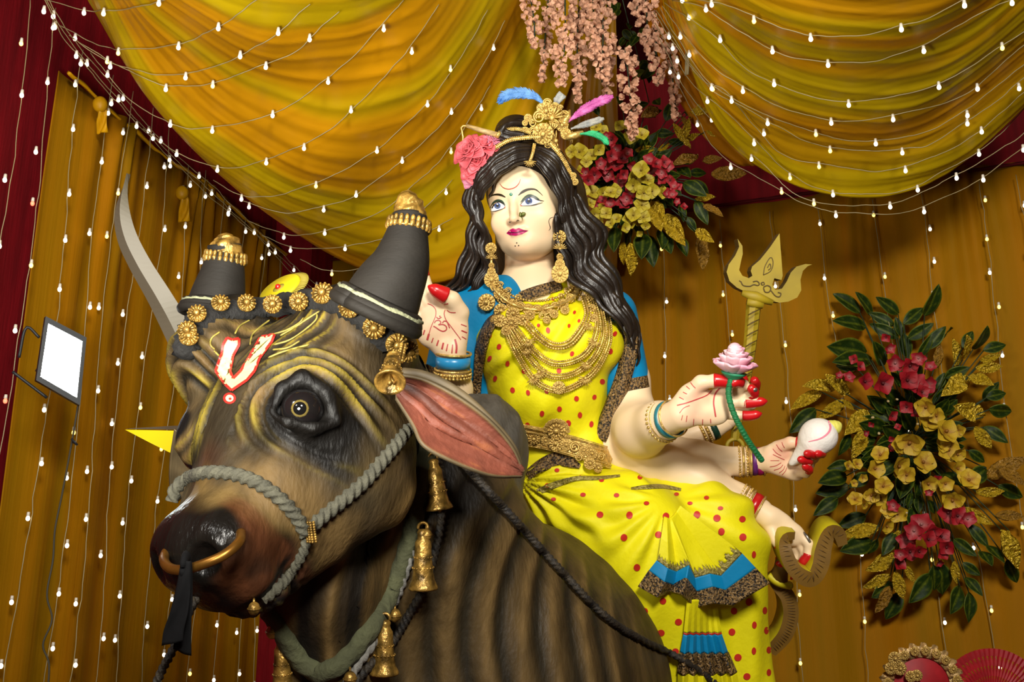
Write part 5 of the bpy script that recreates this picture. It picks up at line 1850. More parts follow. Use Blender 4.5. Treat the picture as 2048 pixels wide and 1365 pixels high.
# collar of scrolls and rosettes
col_pts = [(985, 566), (996, 584), (1012, 600), (1034, 612), (1060, 618), (1086, 618), (1112, 612), (1134, 602), (1148, 586), (1146, 566)]
cq = drape(col_pts, TJ, .006, 40, 3.98)
mbc_ = MB(); mbc_.tube(cq, 14 * PX, 10, sq=.35); collar = mbc_.build('collar', M['gilt'], god)
for i, (x, y) in enumerate([(983, 562), (990, 575), (999, 588), (1010, 598), (1024, 607), (1040, 614), (1056, 618), (1074, 620), (1092, 619), (1110, 615), (1126, 608), (1140, 598), (1150, 584), (1150, 568)]):
    jewel((jewel0, scroll0)[i % 2], ('gilt_rosette', 'gilt_scroll')[i % 2], x, y, 11.5, collar, TJ, 3.96, .018)
for i, (x, y) in enumerate([(1000, 570), (1016, 582), (1036, 596), (1122, 594), (1134, 582)]):
    jewel(scroll0, 'gilt_scroll', x, y, 8, collar, TJ, 3.96, .014)
mbc_ = MB()
for i in range(0, 40):
    mbc_.ball(cq[i] + UP * 16 * PX - FW * .008, 3 * PX, 6, 4); mbc_.ball(cq[i] - UP * 17 * PX - FW * .010, 3.4 * PX, 6, 4)
tag(mbc_.build('bead_edge', M['gilt'], collar), kind='stuff')
jewel(jewel0, 'shoulder_disc', 973, 605, 17, god, TJ, 4.0, .02)
for x, y, r in ((1002, 622, 14), (1026, 628, 14), (1046, 640, 12), (1000, 642, 13), (1022, 648, 15), (990, 640, 10), (1060, 630, 10), (1012, 662, 10), (1085, 632, 9), (1108, 628, 9), (1094, 640, 8), (1130, 620, 9)):
    jewel((jewel0, scroll0)[int(x) % 2], ('gilt_rosette', 'gilt_scroll')[int(x) % 2], x, y, r, god, TJ, 3.95, .020)
for x, y, r in ((1160, 574, 11), (1176, 580, 11), (1190, 592, 10), (1178, 598, 9), (1200, 604, 8), (1184, 616, 9), (1188, 636, 9)):
    jewel((jewel0, fan0)[int(x) % 2], ('gilt_rosette', 'gilt_fan')[int(x) % 2], x, y, r, god, TJ, 3.97, .016)
# waist belt
bpts = [(1028, 868), (1060, 874), (1100, 882), (1140, 893), (1180, 905), (1222, 918)]
belt = border('waist_belt', bpts, [34, 38, 40, 38, 32, 28], TT, 'gilt', lift=.016, thick=.014)
for dy, w in ((-19, 5), (-10, 4), (16, 6)):
    chain('belt_beading', [(x, y + dy) for x, y in bpts], TT, belt, w, .03)
for x, y, r in ((1046, 874, 11), (1068, 878, 12), (1092, 882, 10), (1112, 888, 15), (1132, 891, 11), (1150, 895, 12), (1168, 902, 10), (1184, 908, 11), (1202, 914, 9), (1180, 928, 12), (1196, 936, 10), (1158, 916, 9)):
    jewel((jewel0, scroll0)[int(x / 2) % 2], ('gilt_rosette', 'gilt_scroll')[int(x / 2) % 2], x, y, r, belt, TT, 3.95, .034)
md_ = jewel(jewel0, 'belt_medallion', 1113, 862, 18, belt, TT, 3.95, .036)
for k in range(11):
    an = PI + PI * k / 10
    jewel(jewel0, 'gilt_bead', 1113 + 23 * math.cos(an), 863 + 21 * math.sin(an), 4.5, belt, TT, 3.95, .034)

# earrings: stud, chevron and pear drop
def earring(x, y, s, D):
    e = jewel(jewel0, 'earring', x, y, 13 * s, god, None, D, 0, 0, 1)
    for me, nm, dy, rx, ry, rot in ((fan0, 'earring_fan', 24, 11, 10, PI), (jewel0, 'earring_link', 40, 7, 7, 0), (jewel0, 'earring_drop', 56, 10, 12, 0), (jewel0, 'earring_drop', 73, 17, 19, 0)):
        o = jewel(me, nm, x + 1, y + dy * s, 1, god, None, D - .004, 0, rot, 1)
        o.scale = (ps(rx * s, D), ps(ry * s, D), ps(9, D))
    mb = MB(); mb.tube(PP([(x, y, D + .004), (x + 1, y + 40 * s, D + .002), (x + 1, y + 84 * s, D + .002)]), 3 * PX, 6)
    mb.build('earring_wire', M['gilt'], god)


earring(1119, 474, 1.0, 3.94)
earring(982, 497, .86, 3.96)

# crown
crown_c = P(1085, 268, 3.92)
crown = jewel(jewel0, 'crown', 1086, 268, 21, god, None, 3.915, 0, 0, .9)
for x, y, r, me, nm, rot in ((1066, 262, 10, 1, 's', 0), (1050, 264, 10, 0, 'r', 0), (1104, 236, 22, 2, 'f', PI), (1092, 222, 17, 0, 'r', 0), (1078, 234, 14, 1, 's', 0), (1104, 262, 16, 2, 'f', PI * .8), (1112, 282, 16, 2, 'f', PI * .55), (1124, 250, 13, 0, 'r', 0), (1128, 232, 12, 1, 's', 0), (1094, 206, 10, 1, 's', 0), (1066, 246, 9, 1, 's', 0), (1056, 236, 8, 0, 'r', 0), (1132, 268, 11, 0, 'r', 0), (1146, 274, 9, 2, 'f', PI * .5), (1118, 300, 12, 2, 'f', PI * .45), (1082, 216, 9, 0, 'r', 0), (1110, 214, 9, 0, 'r', 0), (1050, 246, 6, 0, 'r', 0), (1120, 216, 7, 1, 's', 0), (1108, 248, 10, 1, 's', 0), (1096, 290, 9, 1, 's', 0)):
    jewel((jewel0, scroll0, fan0)[me], {'s': 'gilt_scroll', 'r': 'gilt_rosette', 'f': 'gilt_fan'}[nm], x, y, r, god, None, 3.93 + .0006 * abs(x - 1090), 0, rot, .9)
mb = MB()
mb.tube(PP([(1126, 250, 3.95), (1136, 232, 3.95), (1140, 220, 3.96)]), [9 * PX, 7 * PX, 2 * PX], 8)
mb.tube(PP([(1132, 275, 3.95), (1148, 272, 3.95), (1166, 266, 3.955)]), [6 * PX, 8 * PX, 6 * PX], 8, lobes=6, lobe=.2)
mb.build('crown_leaf', M['gilt'], god)
THr = [t_hair]
def fixed_chain(name, pts, w, parent=god):
    q = spl(PP(pts), 60)
    mb = MB()
    t, _, _ = frames(q)
    view = np.array([unit(CAM - p) for p in q])
    sd = np.cross(t, view); sd /= np.linalg.norm(sd, axis=1)[:, None]
    wm = w * PX
    mb.tube(q, wm * .4, 7)
    L = np.linalg.norm(np.diff(q, axis=0), axis=1).sum()
    nb_ = int(L / (wm * .5)); idx = np.linspace(0, 59, nb_)
    for s in (-1, 1):
        e = q + sd * s * wm * .45 + view * .002
        for p in np.stack([np.interp(idx, np.arange(60), e[:, k]) for k in range(3)], 1):
            mb.ball(p, wm * .24, 6, 4)
    return tag(mb.build(name, M['gilt'], parent), kind='stuff')
fixed_chain('head_chain', [(990, 296, 3.94), (1020, 280, 3.925), (1056, 275, 3.91), (1082, 274, 3.90)], 7)
fixed_chain('head_chain', [(992, 284, 3.97), (1010, 262, 3.96), (1035, 258, 3.945), (1062, 266, 3.93)], 6)
fixed_chain('head_chain', [(1100, 286, 3.91), (1122, 312, 3.92), (1138, 340, 3.94), (1146, 366, 3.96)], 7)
fixed_chain('parting_ornament', [(1069, 288, 3.90), (1066, 304, 3.885), (1061, 320, 3.88)], 5)
jewel(fan0, 'parting_pendant', 1060, 322, 10, god, None, 3.872, 0, 0, .9)
for x, y in ((1146, 352), (1150, 364), (1143, 358)):
    jewel(jewel0, 'gilt_rosette', x, y, 7, god, None, 3.94, 0, 0, .9)

# plumes on the crown
def plume(pts, w, col, col2, label=None):
    m = mat('plume', col, 0.6, col2=col2, vscale=30, bump=.5, bscale=120)
    q = spl(np.c_[PP(pts), np.zeros(len(pts))], 46)[:, :3]
    t, _, _ = frames(q)
    view = np.array([unit(CAM - p) for p in q])
    sd = np.cross(t, view); sd /= np.linalg.norm(sd, axis=1)[:, None]
    mb = MB()
    mb.tube(q, np.linspace(2.2, .8, 46) * PX, 6)
    for i in range(3, 46):
        f = i / 45
        wd = w * PX * (sstep(-.05, .35, f) * (1 - .75 * sstep(.75, 1.05, f)))
        for s in (-1, 1):
            tip = q[i] + sd[i] * s * wd * rnd.uniform(.8, 1.05) + t[i] * wd * 1.1 - view[i] * wd * .15
            midp = (q[i] + tip) / 2 + view[i] * wd * .12 - t[i] * wd * .1
            mb.tube(spl([q[i], midp, tip], 5), np.array([1.6, 2.6, 2.4, 1.8, .5]) * PX, 5, caps=False, sq=.5)
    return tag(mb.build('plume', m, god), kind='stuff')
plume([(1092, 212, 3.95), (1070, 194, 3.94), (1040, 187, 3.935), (1012, 192, 3.93), (998, 205, 3.93)], 12, lin(30, 84, 150), lin(96, 142, 190))
plume([(1134, 246, 3.95), (1160, 226, 3.94), (1190, 208, 3.93), (1224, 194, 3.93)], 10, lin(150, 50, 120), lin(190, 100, 160))
plume([(1108, 218, 3.97), (1114, 204, 3.97), (1124, 190, 3.97)], 9, lin(110, 112, 112), lin(160, 160, 155))
plume([(1142, 258, 3.96), (1168, 250, 3.95), (1206, 238, 3.95)], 7, lin(110, 112, 112), lin(170, 165, 150))
plume([(1160, 268, 3.94), (1186, 268, 3.935), (1204, 276, 3.935), (1216, 288, 3.935)], 7, lin(8, 120, 70), lin(30, 160, 100))

# hair stick and roses at the left of the head
M['ivory'] = mat('ivory', lin(170, 142, 92), 0.5, var=.4, vscale=30, stretch=(1, 3, 3))
mb = MB(); mb.tube(PP([(934, 252, 3.97), (960, 260, 3.96), (994, 270, 3.95)]), np.array([3.6, 5, 6]) * PX, 10, lobes=5, lobe=.1, twist=60)
mb.build('hair_stick', M['ivory'], god)
mb = MB(); mb.tube(PP([(934, 252, 3.97), (926, 252, 3.97), (922, 256, 3.97), (924, 262, 3.97), (926, 275, 3.97), (925, 288, 3.965), (918, 294, 3.96)]), 2.0 * PX, 6)
mb.tube(PP([(994, 268, 3.95), (1000, 272, 3.95)]), [9 * PX, 7 * PX], 8)
mb.build('stick_chain', M['gilt'], god)


def petal_mesh(w, l, cup, curl, n=7, m=6):
    """A single petal, base at the origin, growing along +y, cupped towards +z."""
    Gp = np.zeros((n, m, 3))
    for i in range(n):
        v = i / (n - 1)
        ww = w * (math.sin(PI * (0.12 + .80 * v)) ** .8)
        for j in range(m):
            u = (j / (m - 1) - .5) * 2
            Gp[i, j] = [ww * u * .5, l * v - .08 * l * u * u * v, cup * (u * u) * ww * .5 + curl * l * v * v]
    return Gp


def rose(c, r, axis, mname, parent, name='rose', seed=0, layers=4):
    rr = random.Random(seed)
    R = basis(axis, (rr.uniform(-1, 1), rr.uniform(-1, 1), .3))
    first = None
    for L in range(layers):
        nP_ = 3 + L * 1
        for k in range(nP_):
            an = 2 * PI * k / nP_ + L * .7 + rr.uniform(-.2, .2)
            tilt = 1.45 - L * (1.15 / max(layers - 1, 1)) + rr.uniform(-.1, .1)
            Gp = petal_mesh(r * (.75 + .22 * L), r * (.75 + .18 * L), .55, -.10 - .08 * L)
            P0 = Gp.reshape(-1, 3)
            a_, b_ = math.cos(tilt), math.sin(tilt)
            X = np.stack([P0[:, 0], P0[:, 1] * a_ - P0[:, 2] * b_, P0[:, 1] * b_ + P0[:, 2] * a_], 1)
            X[:, 1] += r * (.05 + .06 * L)
            ca_, sa_ = math.cos(an), math.sin(an)
            X = np.stack([X[:, 0] * ca_ - X[:, 1] * sa_, X[:, 0] * sa_ + X[:, 1] * ca_, X[:, 2]], 1)
            n_, m_ = Gp.shape[:2]
            Fc = [(i * m_ + j, i * m_ + j + 1, (i + 1) * m_ + j + 1, (i + 1) * m_ + j) for i in range(n_ - 1) for j in range(m_ - 1)]
            o = mobj('petal', X @ R.T + np.asarray(c), Fc, M[mname], parent)
            md = o.modifiers.new('thickness', 'SOLIDIFY'); md.thickness = r * .06
    return first


M['rose_pink'] = mat('rose_pink', (0.62, 0.09, 0.11), 0.6, var=.4, vscale=16)
M['rose_lilac'] = mat('rose_lilac', (0.50, 0.16, 0.24), 0.6, var=.4, vscale=16)
flw = empty('hair_flower', P(950, 320, 3.98))
link_ = flw; flw.parent = god; flw.location = Vector(P(950, 320, 3.98)) - god.location
for i, (x, y, r, D, mn, ax) in enumerate([(940, 303, 26, 3.955, 'rose_pink', (-.5, -.9, .2)), (968, 292, 22, 3.955, 'rose_pink', (.1, -.9, .5)), (988, 282, 15, 3.965, 'rose_lilac', (.3, -.8, .5)), (955, 322, 20, 3.95, 'rose_pink', (-.1, -1, -.1)), (944, 343, 18, 3.965, 'rose_pink', (-.4, -.9, -.1)), (942, 362, 13, 3.975, 'rose_lilac', (-.4, -.9, -.3)), (930, 320, 14, 3.975, 'rose_pink', (-.9, -.4, 0))]):
    rose(P(x, y, D), r * PX, ax, mn, flw, seed=i)

# bangles
M['enamel_blue'] = mat('enamel_blue', lin(40, 135, 185), 0.3, spec=.5)
M['enamel_teal'] = mat('enamel_teal', lin(38, 110, 120), 0.3, spec=.5)
M['enamel_red'] = mat('enamel_red', (0.42, 0.006, 0.008), 0.28, spec=.5)
M['enamel_magenta'] = mat('enamel_magenta', (0.30, 0.006, 0.10), 0.35)
M['enamel_purple'] = mat('enamel_purple', (0.10, 0.012, 0.13), 0.35)
M['enamel_dark_green'] = mat('enamel_dark_green', lin(16, 52, 38), 0.35)


def bangle(c, axis, rpx, D, w, style, mname=None, sq=1.0):
    r = ps(rpx, D); ax = unit(axis); wm = ps(w, D)
    R = basis(ax)
    o = np.asarray(c)
    mb = MB()
    if style == 'band':
        mb.lathe([(r * .96, -wm / 2), (r * 1.05, -wm / 2), (r * 1.08, 0), (r * 1.05, wm / 2), (r * .96, wm / 2)], o, ax, 36)
        return mb.build('bangle', M[mname], god)
    if style == 'beads':
        mb.lathe([(r * .97, -wm / 2), (r * 1.03, -wm / 2), (r * 1.03, wm / 2), (r * .97, wm / 2)], o, ax, 30)
        nrow = max(1, int(w / 6))
        for q in range(nrow):
            h = (-.5 + (q + .5) / nrow) * wm
            n_ = 30
            for k in range(n_):
                an = 2 * PI * (k + .5 * (q % 2)) / n_
                mb.ball(o + ax * h + r * 1.07 * (math.cos(an) * R[:, 0] + math.sin(an) * R[:, 1]), r * .095, 6, 4)
        return tag(mb.build('beaded_bangle', M['gilt'], god), kind='stuff')
    ring = [o + r * 1.08 * (math.cos(x) * R[:, 0] + math.sin(x) * R[:, 1]) for x in np.linspace(0, 2 * PI, 40)]
    mb.tube(ring, wm / 2, 8)
    return mb.build('bangle', M['gilt'], god)


def stack(a, b, items, r0, r1):
    """Bangles along a forearm from a to b; items are (style, width px, material)."""
    A, B = P(*a), P(*b)
    ax = unit(B - A)
    tot = sum(i[1] for i in items)
    s = 0
    for st, w, mn in items:
        f = (s + w / 2) / tot
        D = a[2] * (1 - f) + b[2] * f
        bangle(A * (1 - f) + B * f, ax, r0 * (1 - f) + r1 * f, D, w * .92, st, mn)
        s += w


stack((905, 757, 3.77), (907, 704, 3.755), [('beads', 14, None), ('ring', 5, None), ('band', 24, 'enamel_blue'), ('ring', 6, None)], 34, 32)
stack((1322, 846, 3.785), (1350, 836, 3.725), [('beads', 8, None), ('ring', 3, None), ('band', 14, 'enamel_teal'), ('ring', 4, None)], 39, 34)
stack((1474, 924, 4.06), (1530, 923, 4.045), [('beads', 9, None), ('ring', 6, None), ('beads', 9, None), ('ring', 6, None), ('band', 10, 'enamel_purple'), ('band', 12, 'enamel_magenta'), ('ring', 4, None)], 28, 26)
stack((1474, 997, 4.005), (1520, 1022, 3.98), [('beads', 9, None), ('ring', 6, None), ('beads', 9, None), ('ring', 5, None), ('band', 18, 'enamel_red'), ('ring', 5, None)], 31, 27)
stack((1400, 868, 4.24), (1432, 852, 4.24), [('beads', 7, None), ('beads', 8, None), ('band', 14, 'enamel_dark_green')], 26, 24)
mb = MB(); mb.tube(spl(PP([(1500, 782, 3.66), (1506, 786, 3.655), (1512, 784, 3.66)]), 8), 3 * PX, 6); mb.ball(P(1508, 780, 3.645), gr(7, 6, 5), 10, 6)
M['silver'] = mat('silver', (0.35, 0.32, 0.28), 0.35, 0.8, var=.5, vscale=90)
mb.build('finger_ring', M['silver'], god)
mb = MB(); mb.tube(spl(PP([(1606, 1066, 3.94), (1614, 1074, 3.925), (1620, 1086, 3.92)]), 8), 3 * PX, 6); mb.build('finger_ring', M['silver'], god)

# --- lotus with a wound green stem
M['petal_pink'] = mat('petal_pink', (0.74, 0.24, 0.38), 0.5, col2=(0.85, 0.62, 0.66), vscale=9)
M['stem_green'] = mat('stem_green', (0.012, 0.20, 0.06), 0.5, var=.3, vscale=40, bump=.6, bscale=120, stretch=(.2, .2, 3))
M['calyx_green'] = mat('calyx_green', (0.02, 0.24, 0.11), 0.5)
lo_ = empty('lotus_flower', P(1464, 745, 3.625), 'pink lotus flower on a wound green stem pinched between red fingertips', 'flower')
stp = spl(PP([(1466, 738, 3.625), (1462, 758, 3.615), (1457, 785, 3.62), (1463, 815, 3.62), (1476, 846, 3.63), (1498, 885, 3.66), (1524, 922, 3.70)]), 90)
MB().tube(stp, (5.6 + .5 * np.sin(np.arange(90) * 1.9)) * PX, 10).build('stem', M['stem_green'], lo_)
lax = unit(UP + .10 * RT - .15 * FW)
MB().lathe([(5 * PX, -18 * PX), (9 * PX, -8 * PX), (21 * PX, 2 * PX), (24 * PX, 6 * PX), (0, 6 * PX)], P(1467, 752, 3.625), lax, 18).build('calyx', M['calyx_green'], lo_)
rr_ = random.Random(5)
for L, (n_, tilt, h, wd, ln, rad) in enumerate([(7, .40, 2, 36, 34, 12), (6, .72, 10, 33, 30, 10), (5, 1.05, 18, 30, 26, 8), (4, 1.3, 24, 26, 26, 5), (3, 1.45, 28, 22, 24, 2)]):
    for k in range(n_):
        an = 2 * PI * k / n_ + L * .55 + rr_.uniform(-.15, .15)
        Gp = petal_mesh(wd * PX, ln * PX, .6, .12 if L < 2 else -.05, 8, 7)
        P0 = Gp.reshape(-1, 3); a_, b_ = math.cos(tilt), math.sin(tilt)
        X = np.stack([P0[:, 0], P0[:, 1] * a_ - P0[:, 2] * b_ * -1, P0[:, 1] * b_ + P0[:, 2] * a_], 1)
        X[:, 1] = P0[:, 1] * a_ - P0[:, 2] * b_ + rad * PX
        ca_, sa_ = math.cos(an), math.sin(an)
        X = np.stack([X[:, 0] * ca_ - X[:, 1] * sa_, X[:, 0] * sa_ + X[:, 1] * ca_, X[:, 2] + h * PX], 1)
        Fc = [(i * 7 + j, i * 7 + j + 1, (i + 1) * 7 + j + 1, (i + 1) * 7 + j) for i in range(7) for j in range(6)]
        o = mobj('petal', X @ basis(lax).T + P(1467, 746, 3.625), Fc, M['petal_pink'], lo_)
        md = o.modifiers.new('thickness', 'SOLIDIFY'); md.thickness = 3 * PX
MB().ball(P(1469, 700, 3.625), gr(13, 17, 13), 14, 10).build('bud', M['petal_pink'], lo_)

# --- conch
M['shell_white'] = mat('shell_white', lin(232, 226, 218), 0.55, bump=.25, bscale=60)
M['shell_yellow'] = mat('shell_yellow', lin(214, 208, 92), 0.6, bump=.3, bscale=60)
M['shell_pink'] = mat('shell_pink', lin(226, 130, 150), 0.5)
co_ = empty('conch_shell', P(1630, 880, 3.92), 'white conch shell with a yellow tip held by red fingertips', 'shell')
cc_ = Clay()
cc_.ell(P(1637, 873, 3.92), (ps(38), ps(35), ps(36)), None, .02)
cc_.cap(P(1620, 893, 3.92), P(1584, 926, 3.945), ps(24), ps(7.5), .03)
Vc, Qc = cc_.mesh(.004, smooth=2)
mobj('shell', Vc, Qc, M['shell_white'], co_)
t_co = bvh(Vc, Qc)
mb = MB()
for k, (x, y, r) in enumerate(((1662, 858, 17), (1668, 856, 15), (1673, 853, 11), (1677, 851, 7))):
    mb.ball(P(x, y, 3.92), ps(r), 14, 10)
mb.build('tip', M['shell_yellow'], co_)
mb = MB(); decal(mb, stroke([(1617, 884), (1640, 878), (1655, 868), (1661, 856), (1657, 842)], [1.5, 3, 4, 4.5, 3]), [t_co], .0015, 4)
mb.build('painted_line', M['shell_pink'], co_)

# --- carved bow with ribbed belly
M['bow_yellow'] = mat('bow_yellow', lin(196, 182, 18), 0.55, var=.15, vscale=14)
M['bow_brown'] = mat('bow_brown', lin(116, 84, 24), 0.6, var=.25, vscale=12)
M['bow_dark'] = mat('bow_dark', lin(82, 56, 16), 0.6)
bo_ = empty('carved_bow', P(1600, 1120, 3.92), 'yellow and brown curled bow with ribbed face in the lowest hand', 'bow')


def slab(pts, wpx, depth, taper=None, n=60):
    """A thick curled board: front face across the path, sides going back."""
    q = spl(PP(pts), n)
    t, _, _ = frames(q)
    back = unit(FW + .25 * UP - .12 * RT)
    sd = np.cross(t, back); sd /= np.linalg.norm(sd, axis=1)[:, None]
    w = np.full(n, wpx * PX) if taper is None else np.interp(np.linspace(0, 1, n), np.linspace(0, 1, len(taper)), taper) * PX
    a = q + sd * w[:, None] / 2; b = q - sd * w[:, None] / 2
    ring = np.stack([a, b, b + back * depth, a + back * depth], 1)
    front, sides, ribs = MB(), MB(), MB()
    V = ring.reshape(-1, 3)
    front.add(V, [(i * 4, i * 4 + 1, (i + 1) * 4 + 1, (i + 1) * 4) for i in range(n - 1)])
    sides.add(V, [f for i in range(n - 1) for f in ((i * 4 + 1, i * 4 + 2, (i + 1) * 4 + 2, (i + 1) * 4 + 1), (i * 4 + 3, i * 4, (i + 1) * 4, (i + 1) * 4 + 3), (i * 4 + 2, i * 4 + 3, (i + 1) * 4 + 3, (i + 1) * 4 + 2))] + [(0, 3, 2, 1), ((n - 1) * 4, (n - 1) * 4 + 1, (n - 1) * 4 + 2, (n - 1) * 4 + 3)])
    for i in range(4, n - 4, 2):
        p0 = a[i] * .30 + b[i] * .70 - back * .001; p1 = a[i] * .78 + b[i] * .22 - back * .001 + t[i] * w[i] * .12
        ribs.tube([p0, (p0 + p1) / 2, p1], np.array([.4, 1.6, .5]) * PX, 5, sq=.5)
    return front, sides, ribs


f_, s_, r__ = slab([(1590, 1072, 3.90), (1572, 1078, 3.88), (1572, 1104, 3.87), (1590, 1142, 3.87), (1622, 1160, 3.88), (1640, 1136, 3.89), (1648, 1096, 3.90), (1660, 1066, 3.91), (1678, 1068, 3.92), (1686, 1092, 3.93)], 30, .085, [16, 24, 27, 28, 33, 36, 36, 32, 26, 20])
f_.build('bow_face', M['bow_brown'], bo_, smooth=False); s_.build('bow_side', M['bow_yellow'], bo_, smooth=True)
tag(r__.build('carved_rib', M['bow_dark'], bo_), kind='stuff')
f_, s_, r__ = slab([(1550, 1162, 3.99), (1560, 1176, 3.99), (1576, 1196, 3.99), (1582, 1232, 4.0), (1570, 1272, 4.01), (1540, 1306, 4.03)], 30, .07, [24, 30, 32, 34, 34, 30])
f_.build('bow_limb', M['bow_brown'], bo_); s_.build('limb_side', M['bow_yellow'], bo_); tag(r__.build('carved_rib', M['bow_dark'], bo_), kind='stuff')
MB().tube(PP([(1566, 1112, 3.96), (1562, 1136, 3.97), (1556, 1158, 3.985)]), [13 * PX, 14 * PX, 20 * PX], 14).build('grip', M['bow_brown'], bo_)
MB().tube(spl(PP([(1538, 1152, 3.985), (1556, 1166, 3.97), (1580, 1172, 3.985)]), 14), 12 * PX, 10, sq=.7).build('collar_ring', M['bow_yellow'], bo_)

# --- trident behind the hands
M['tri_yellow'] = mat('tri_yellow', lin(150, 128, 14), 0.6, var=.25, vscale=9)
M['tri_dark'] = mat('tri_dark', lin(78, 58, 14), 0.6, var=.2, vscale=12)
tr_ = empty('trident', P(1500, 700, 4.28), 'golden trident with an eye on its middle blade, standing behind the lotus', 'trident')


def plate(name, poly, D, th, mname, parent, side=None, tilt=0.0):
    """A board cut to an outline, standing upright at distance D."""
    p, f = tri_poly(poly, 6)
    A = np.array([P(x, y, D + tilt * (x - 1530)) for x, y in p])
    n = len(p)
    V = np.vstack([A, A + FW * th])
    Fc = [tuple(i for i in q[::-1]) for q in f] + [tuple(i + n for i in q) for q in f]
    from collections import Counter
    ed = Counter()
    for q in f:
        for a_, b_ in zip(q, q[1:] + q[:1]): ed[(a_, b_)] += 1
    rim = [(b_, a_) for (a_, b_) in ed if (b_, a_) not in ed]
    nf = len(Fc)
    Fc += [(a_, b_, b_ + n, a_ + n) for a_, b_ in rim]
    return mobj(name, V, Fc, [M[mname], M[side or mname]], parent, smooth=False, mi=[0] * nf + [1] * len(rim))


zt = lambda pts: zl(1430, 460, 3.1, pts)
plate('prong', zt([(140, 55), (150, 105), (125, 160), (85, 215), (72, 262), (90, 318), (135, 358), (190, 385), (245, 395), (300, 420), (345, 440), (400, 452), (455, 445), (510, 420), (535, 375), (530, 310), (545, 255), (575, 225), (602, 215), (560, 212), (505, 228), (470, 265), (445, 320), (415, 365), (375, 372), (355, 340), (368, 300), (412, 312), (420, 285), (400, 22), (340, 110), (280, 185), (230, 228), (222, 255), (232, 285), (210, 300), (170, 285), (150, 250), (160, 200), (172, 150), (170, 100)]), 4.26, .07, 'tri_yellow', tr_, 'tri_dark')
ey = MB()
for pts, w in (([(300, 280), (310, 225), (345, 170), (360, 205), (345, 255), (300, 280)], 5), ([(325, 235), (340, 210), (345, 235), (330, 250)], 5), ([(160, 320), (175, 345), (215, 350), (240, 340), (265, 345), (275, 335), (260, 318), (235, 322)], 7), ([(300, 360), (310, 385), (335, 385), (345, 360), (325, 345), (300, 355)], 7), ([(345, 375), (375, 410), (400, 415), (408, 395), (390, 388)], 7), ([(160, 322), (150, 315)], 6), ([(285, 330), (300, 325), (306, 338), (292, 342), (285, 330)], 6)):
    q = spl(PP([(x, y, 4.258) for x, y in zt(pts)]), 26)
    ey.tube(q, w * .5 / 3.1 * PX * 1.1, 5)
tag(ey.build('carved_eye', M['tri_dark'], tr_), kind='stuff')
mb = MB()
mb.tube(PP([(1484, 586, 4.25), (1510, 594, 4.25), (1545, 606, 4.25)]), np.array([6, 12, 6]) * PX, 10)
mb.tube(PP([(1494, 604, 4.25), (1510, 607, 4.25), (1526, 612, 4.25)]), np.array([8, 10, 7]) * PX, 10)
mb.build('collar', M['tri_yellow'], tr_)
sh = PP([(1507, 612, 4.28), (1500, 690, 4.27), (1487, 780, 4.26), (1474, 850, 4.25), (1470, 880, 4.25)])
MB().tube(spl(sh, 30), np.linspace(20, 12, 30) * PX, 8, sq=.8).build('shaft', M['tri_yellow'], tr_, smooth=False)
mb = MB()
for k in range(12):
    y = 622 + k * 21
    cx = np.interp(y, [612, 690, 780, 850], [1507, 1500, 1487, 1474]); w_ = np.interp(y, [612, 850], [17, 11])
    mb.tube(PP([(cx - w_ * .6, y + 9, 4.222), (cx, y + 3, 4.212), (cx + w_ * .9, y - 4, 4.222)]), np.array([1, 1.8, 1]) * PX, 5)
tag(mb.build('carved_groove', M['tri_dark'], tr_), kind='stuff')
mb = MB(); mb.tube([P(1470 + 16 * math.cos(a_), 893 + 14 * math.sin(a_), 4.24) for a_ in np.linspace(-.3, PI + .3, 20) + PI], 4.5 * PX, 8)
mb.build('foot_ring', M['tri_yellow'], tr_)

# --- sword, axe blade and discus raised behind the bull's head by the hidden hands
M['blade_grey'] = mat('blade_grey', lin(104, 98, 84), 0.5, .1, var=.12, vscale=4)
M['blade_edge'] = mat('blade_edge', lin(82, 74, 60), 0.5, .1)
sw_ = empty('curved_sword', P(300, 560, 3.7), 'large curved pale grey sword blade standing behind the bull head', 'sword')
rid = spl(PP([(257, 348, 3.62), (240, 390, 3.60), (238, 440, 3.60), (256, 500, 3.60), (300, 580, 3.60), (350, 680, 3.62), (420, 820, 3.66)]), 50)
eL = spl(PP([(257, 348, 3.63), (230, 420, 3.64), (234, 478, 3.64), (258, 535, 3.64), (300, 612, 3.64), (352, 722, 3.66), (400, 830, 3.70)]), 50)
eR = spl(PP([(257, 348, 3.63), (256, 400, 3.64), (270, 460, 3.64), (300, 520, 3.64), (345, 590, 3.64), (380, 650, 3.66), (450, 800, 3.70)]), 50)
mid_ = eL * .55 + eR * .45 - FW * .018
bk = eL * .5 + eR * .5 + FW * .018
MB().grid(np.stack([eL, mid_], 0)).grid(np.stack([bk, eL], 0)).build('blade_bevel', M['blade_edge'], sw_, smooth=False)
MB().grid(np.stack([mid_, eR], 0)).grid(np.stack([eR, bk], 0)).build('blade', M['blade_grey'], sw_, smooth=False)
ax_ = empty('axe_blade', P(310, 880, 3.5), 'yellow painted blade point jutting out left of the bull face', 'blade')
M['axe_yellow'] = mat('axe_yellow', lin(206, 186, 10), 0.5)
V = PP([(250, 860, 3.5), (352, 862, 3.44), (352, 912, 3.44), (300, 886, 3.47), (352, 862, 3.62), (420, 862, 3.5), (420, 940, 3.5), (420, 862, 3.66)])
mobj('blade_face', V, [(0, 3, 2, 1), (1, 2, 6, 5)], M['axe_yellow'], ax_, smooth=False)
V2 = PP([(250, 858, 3.5), (352, 860, 3.44), (420, 860, 3.5), (420, 852, 3.75), (352, 852, 3.72)])
mobj('blade_back', V2, [(0, 1, 4), (1, 2, 3, 4)], M['blade_edge'], ax_, smooth=False)
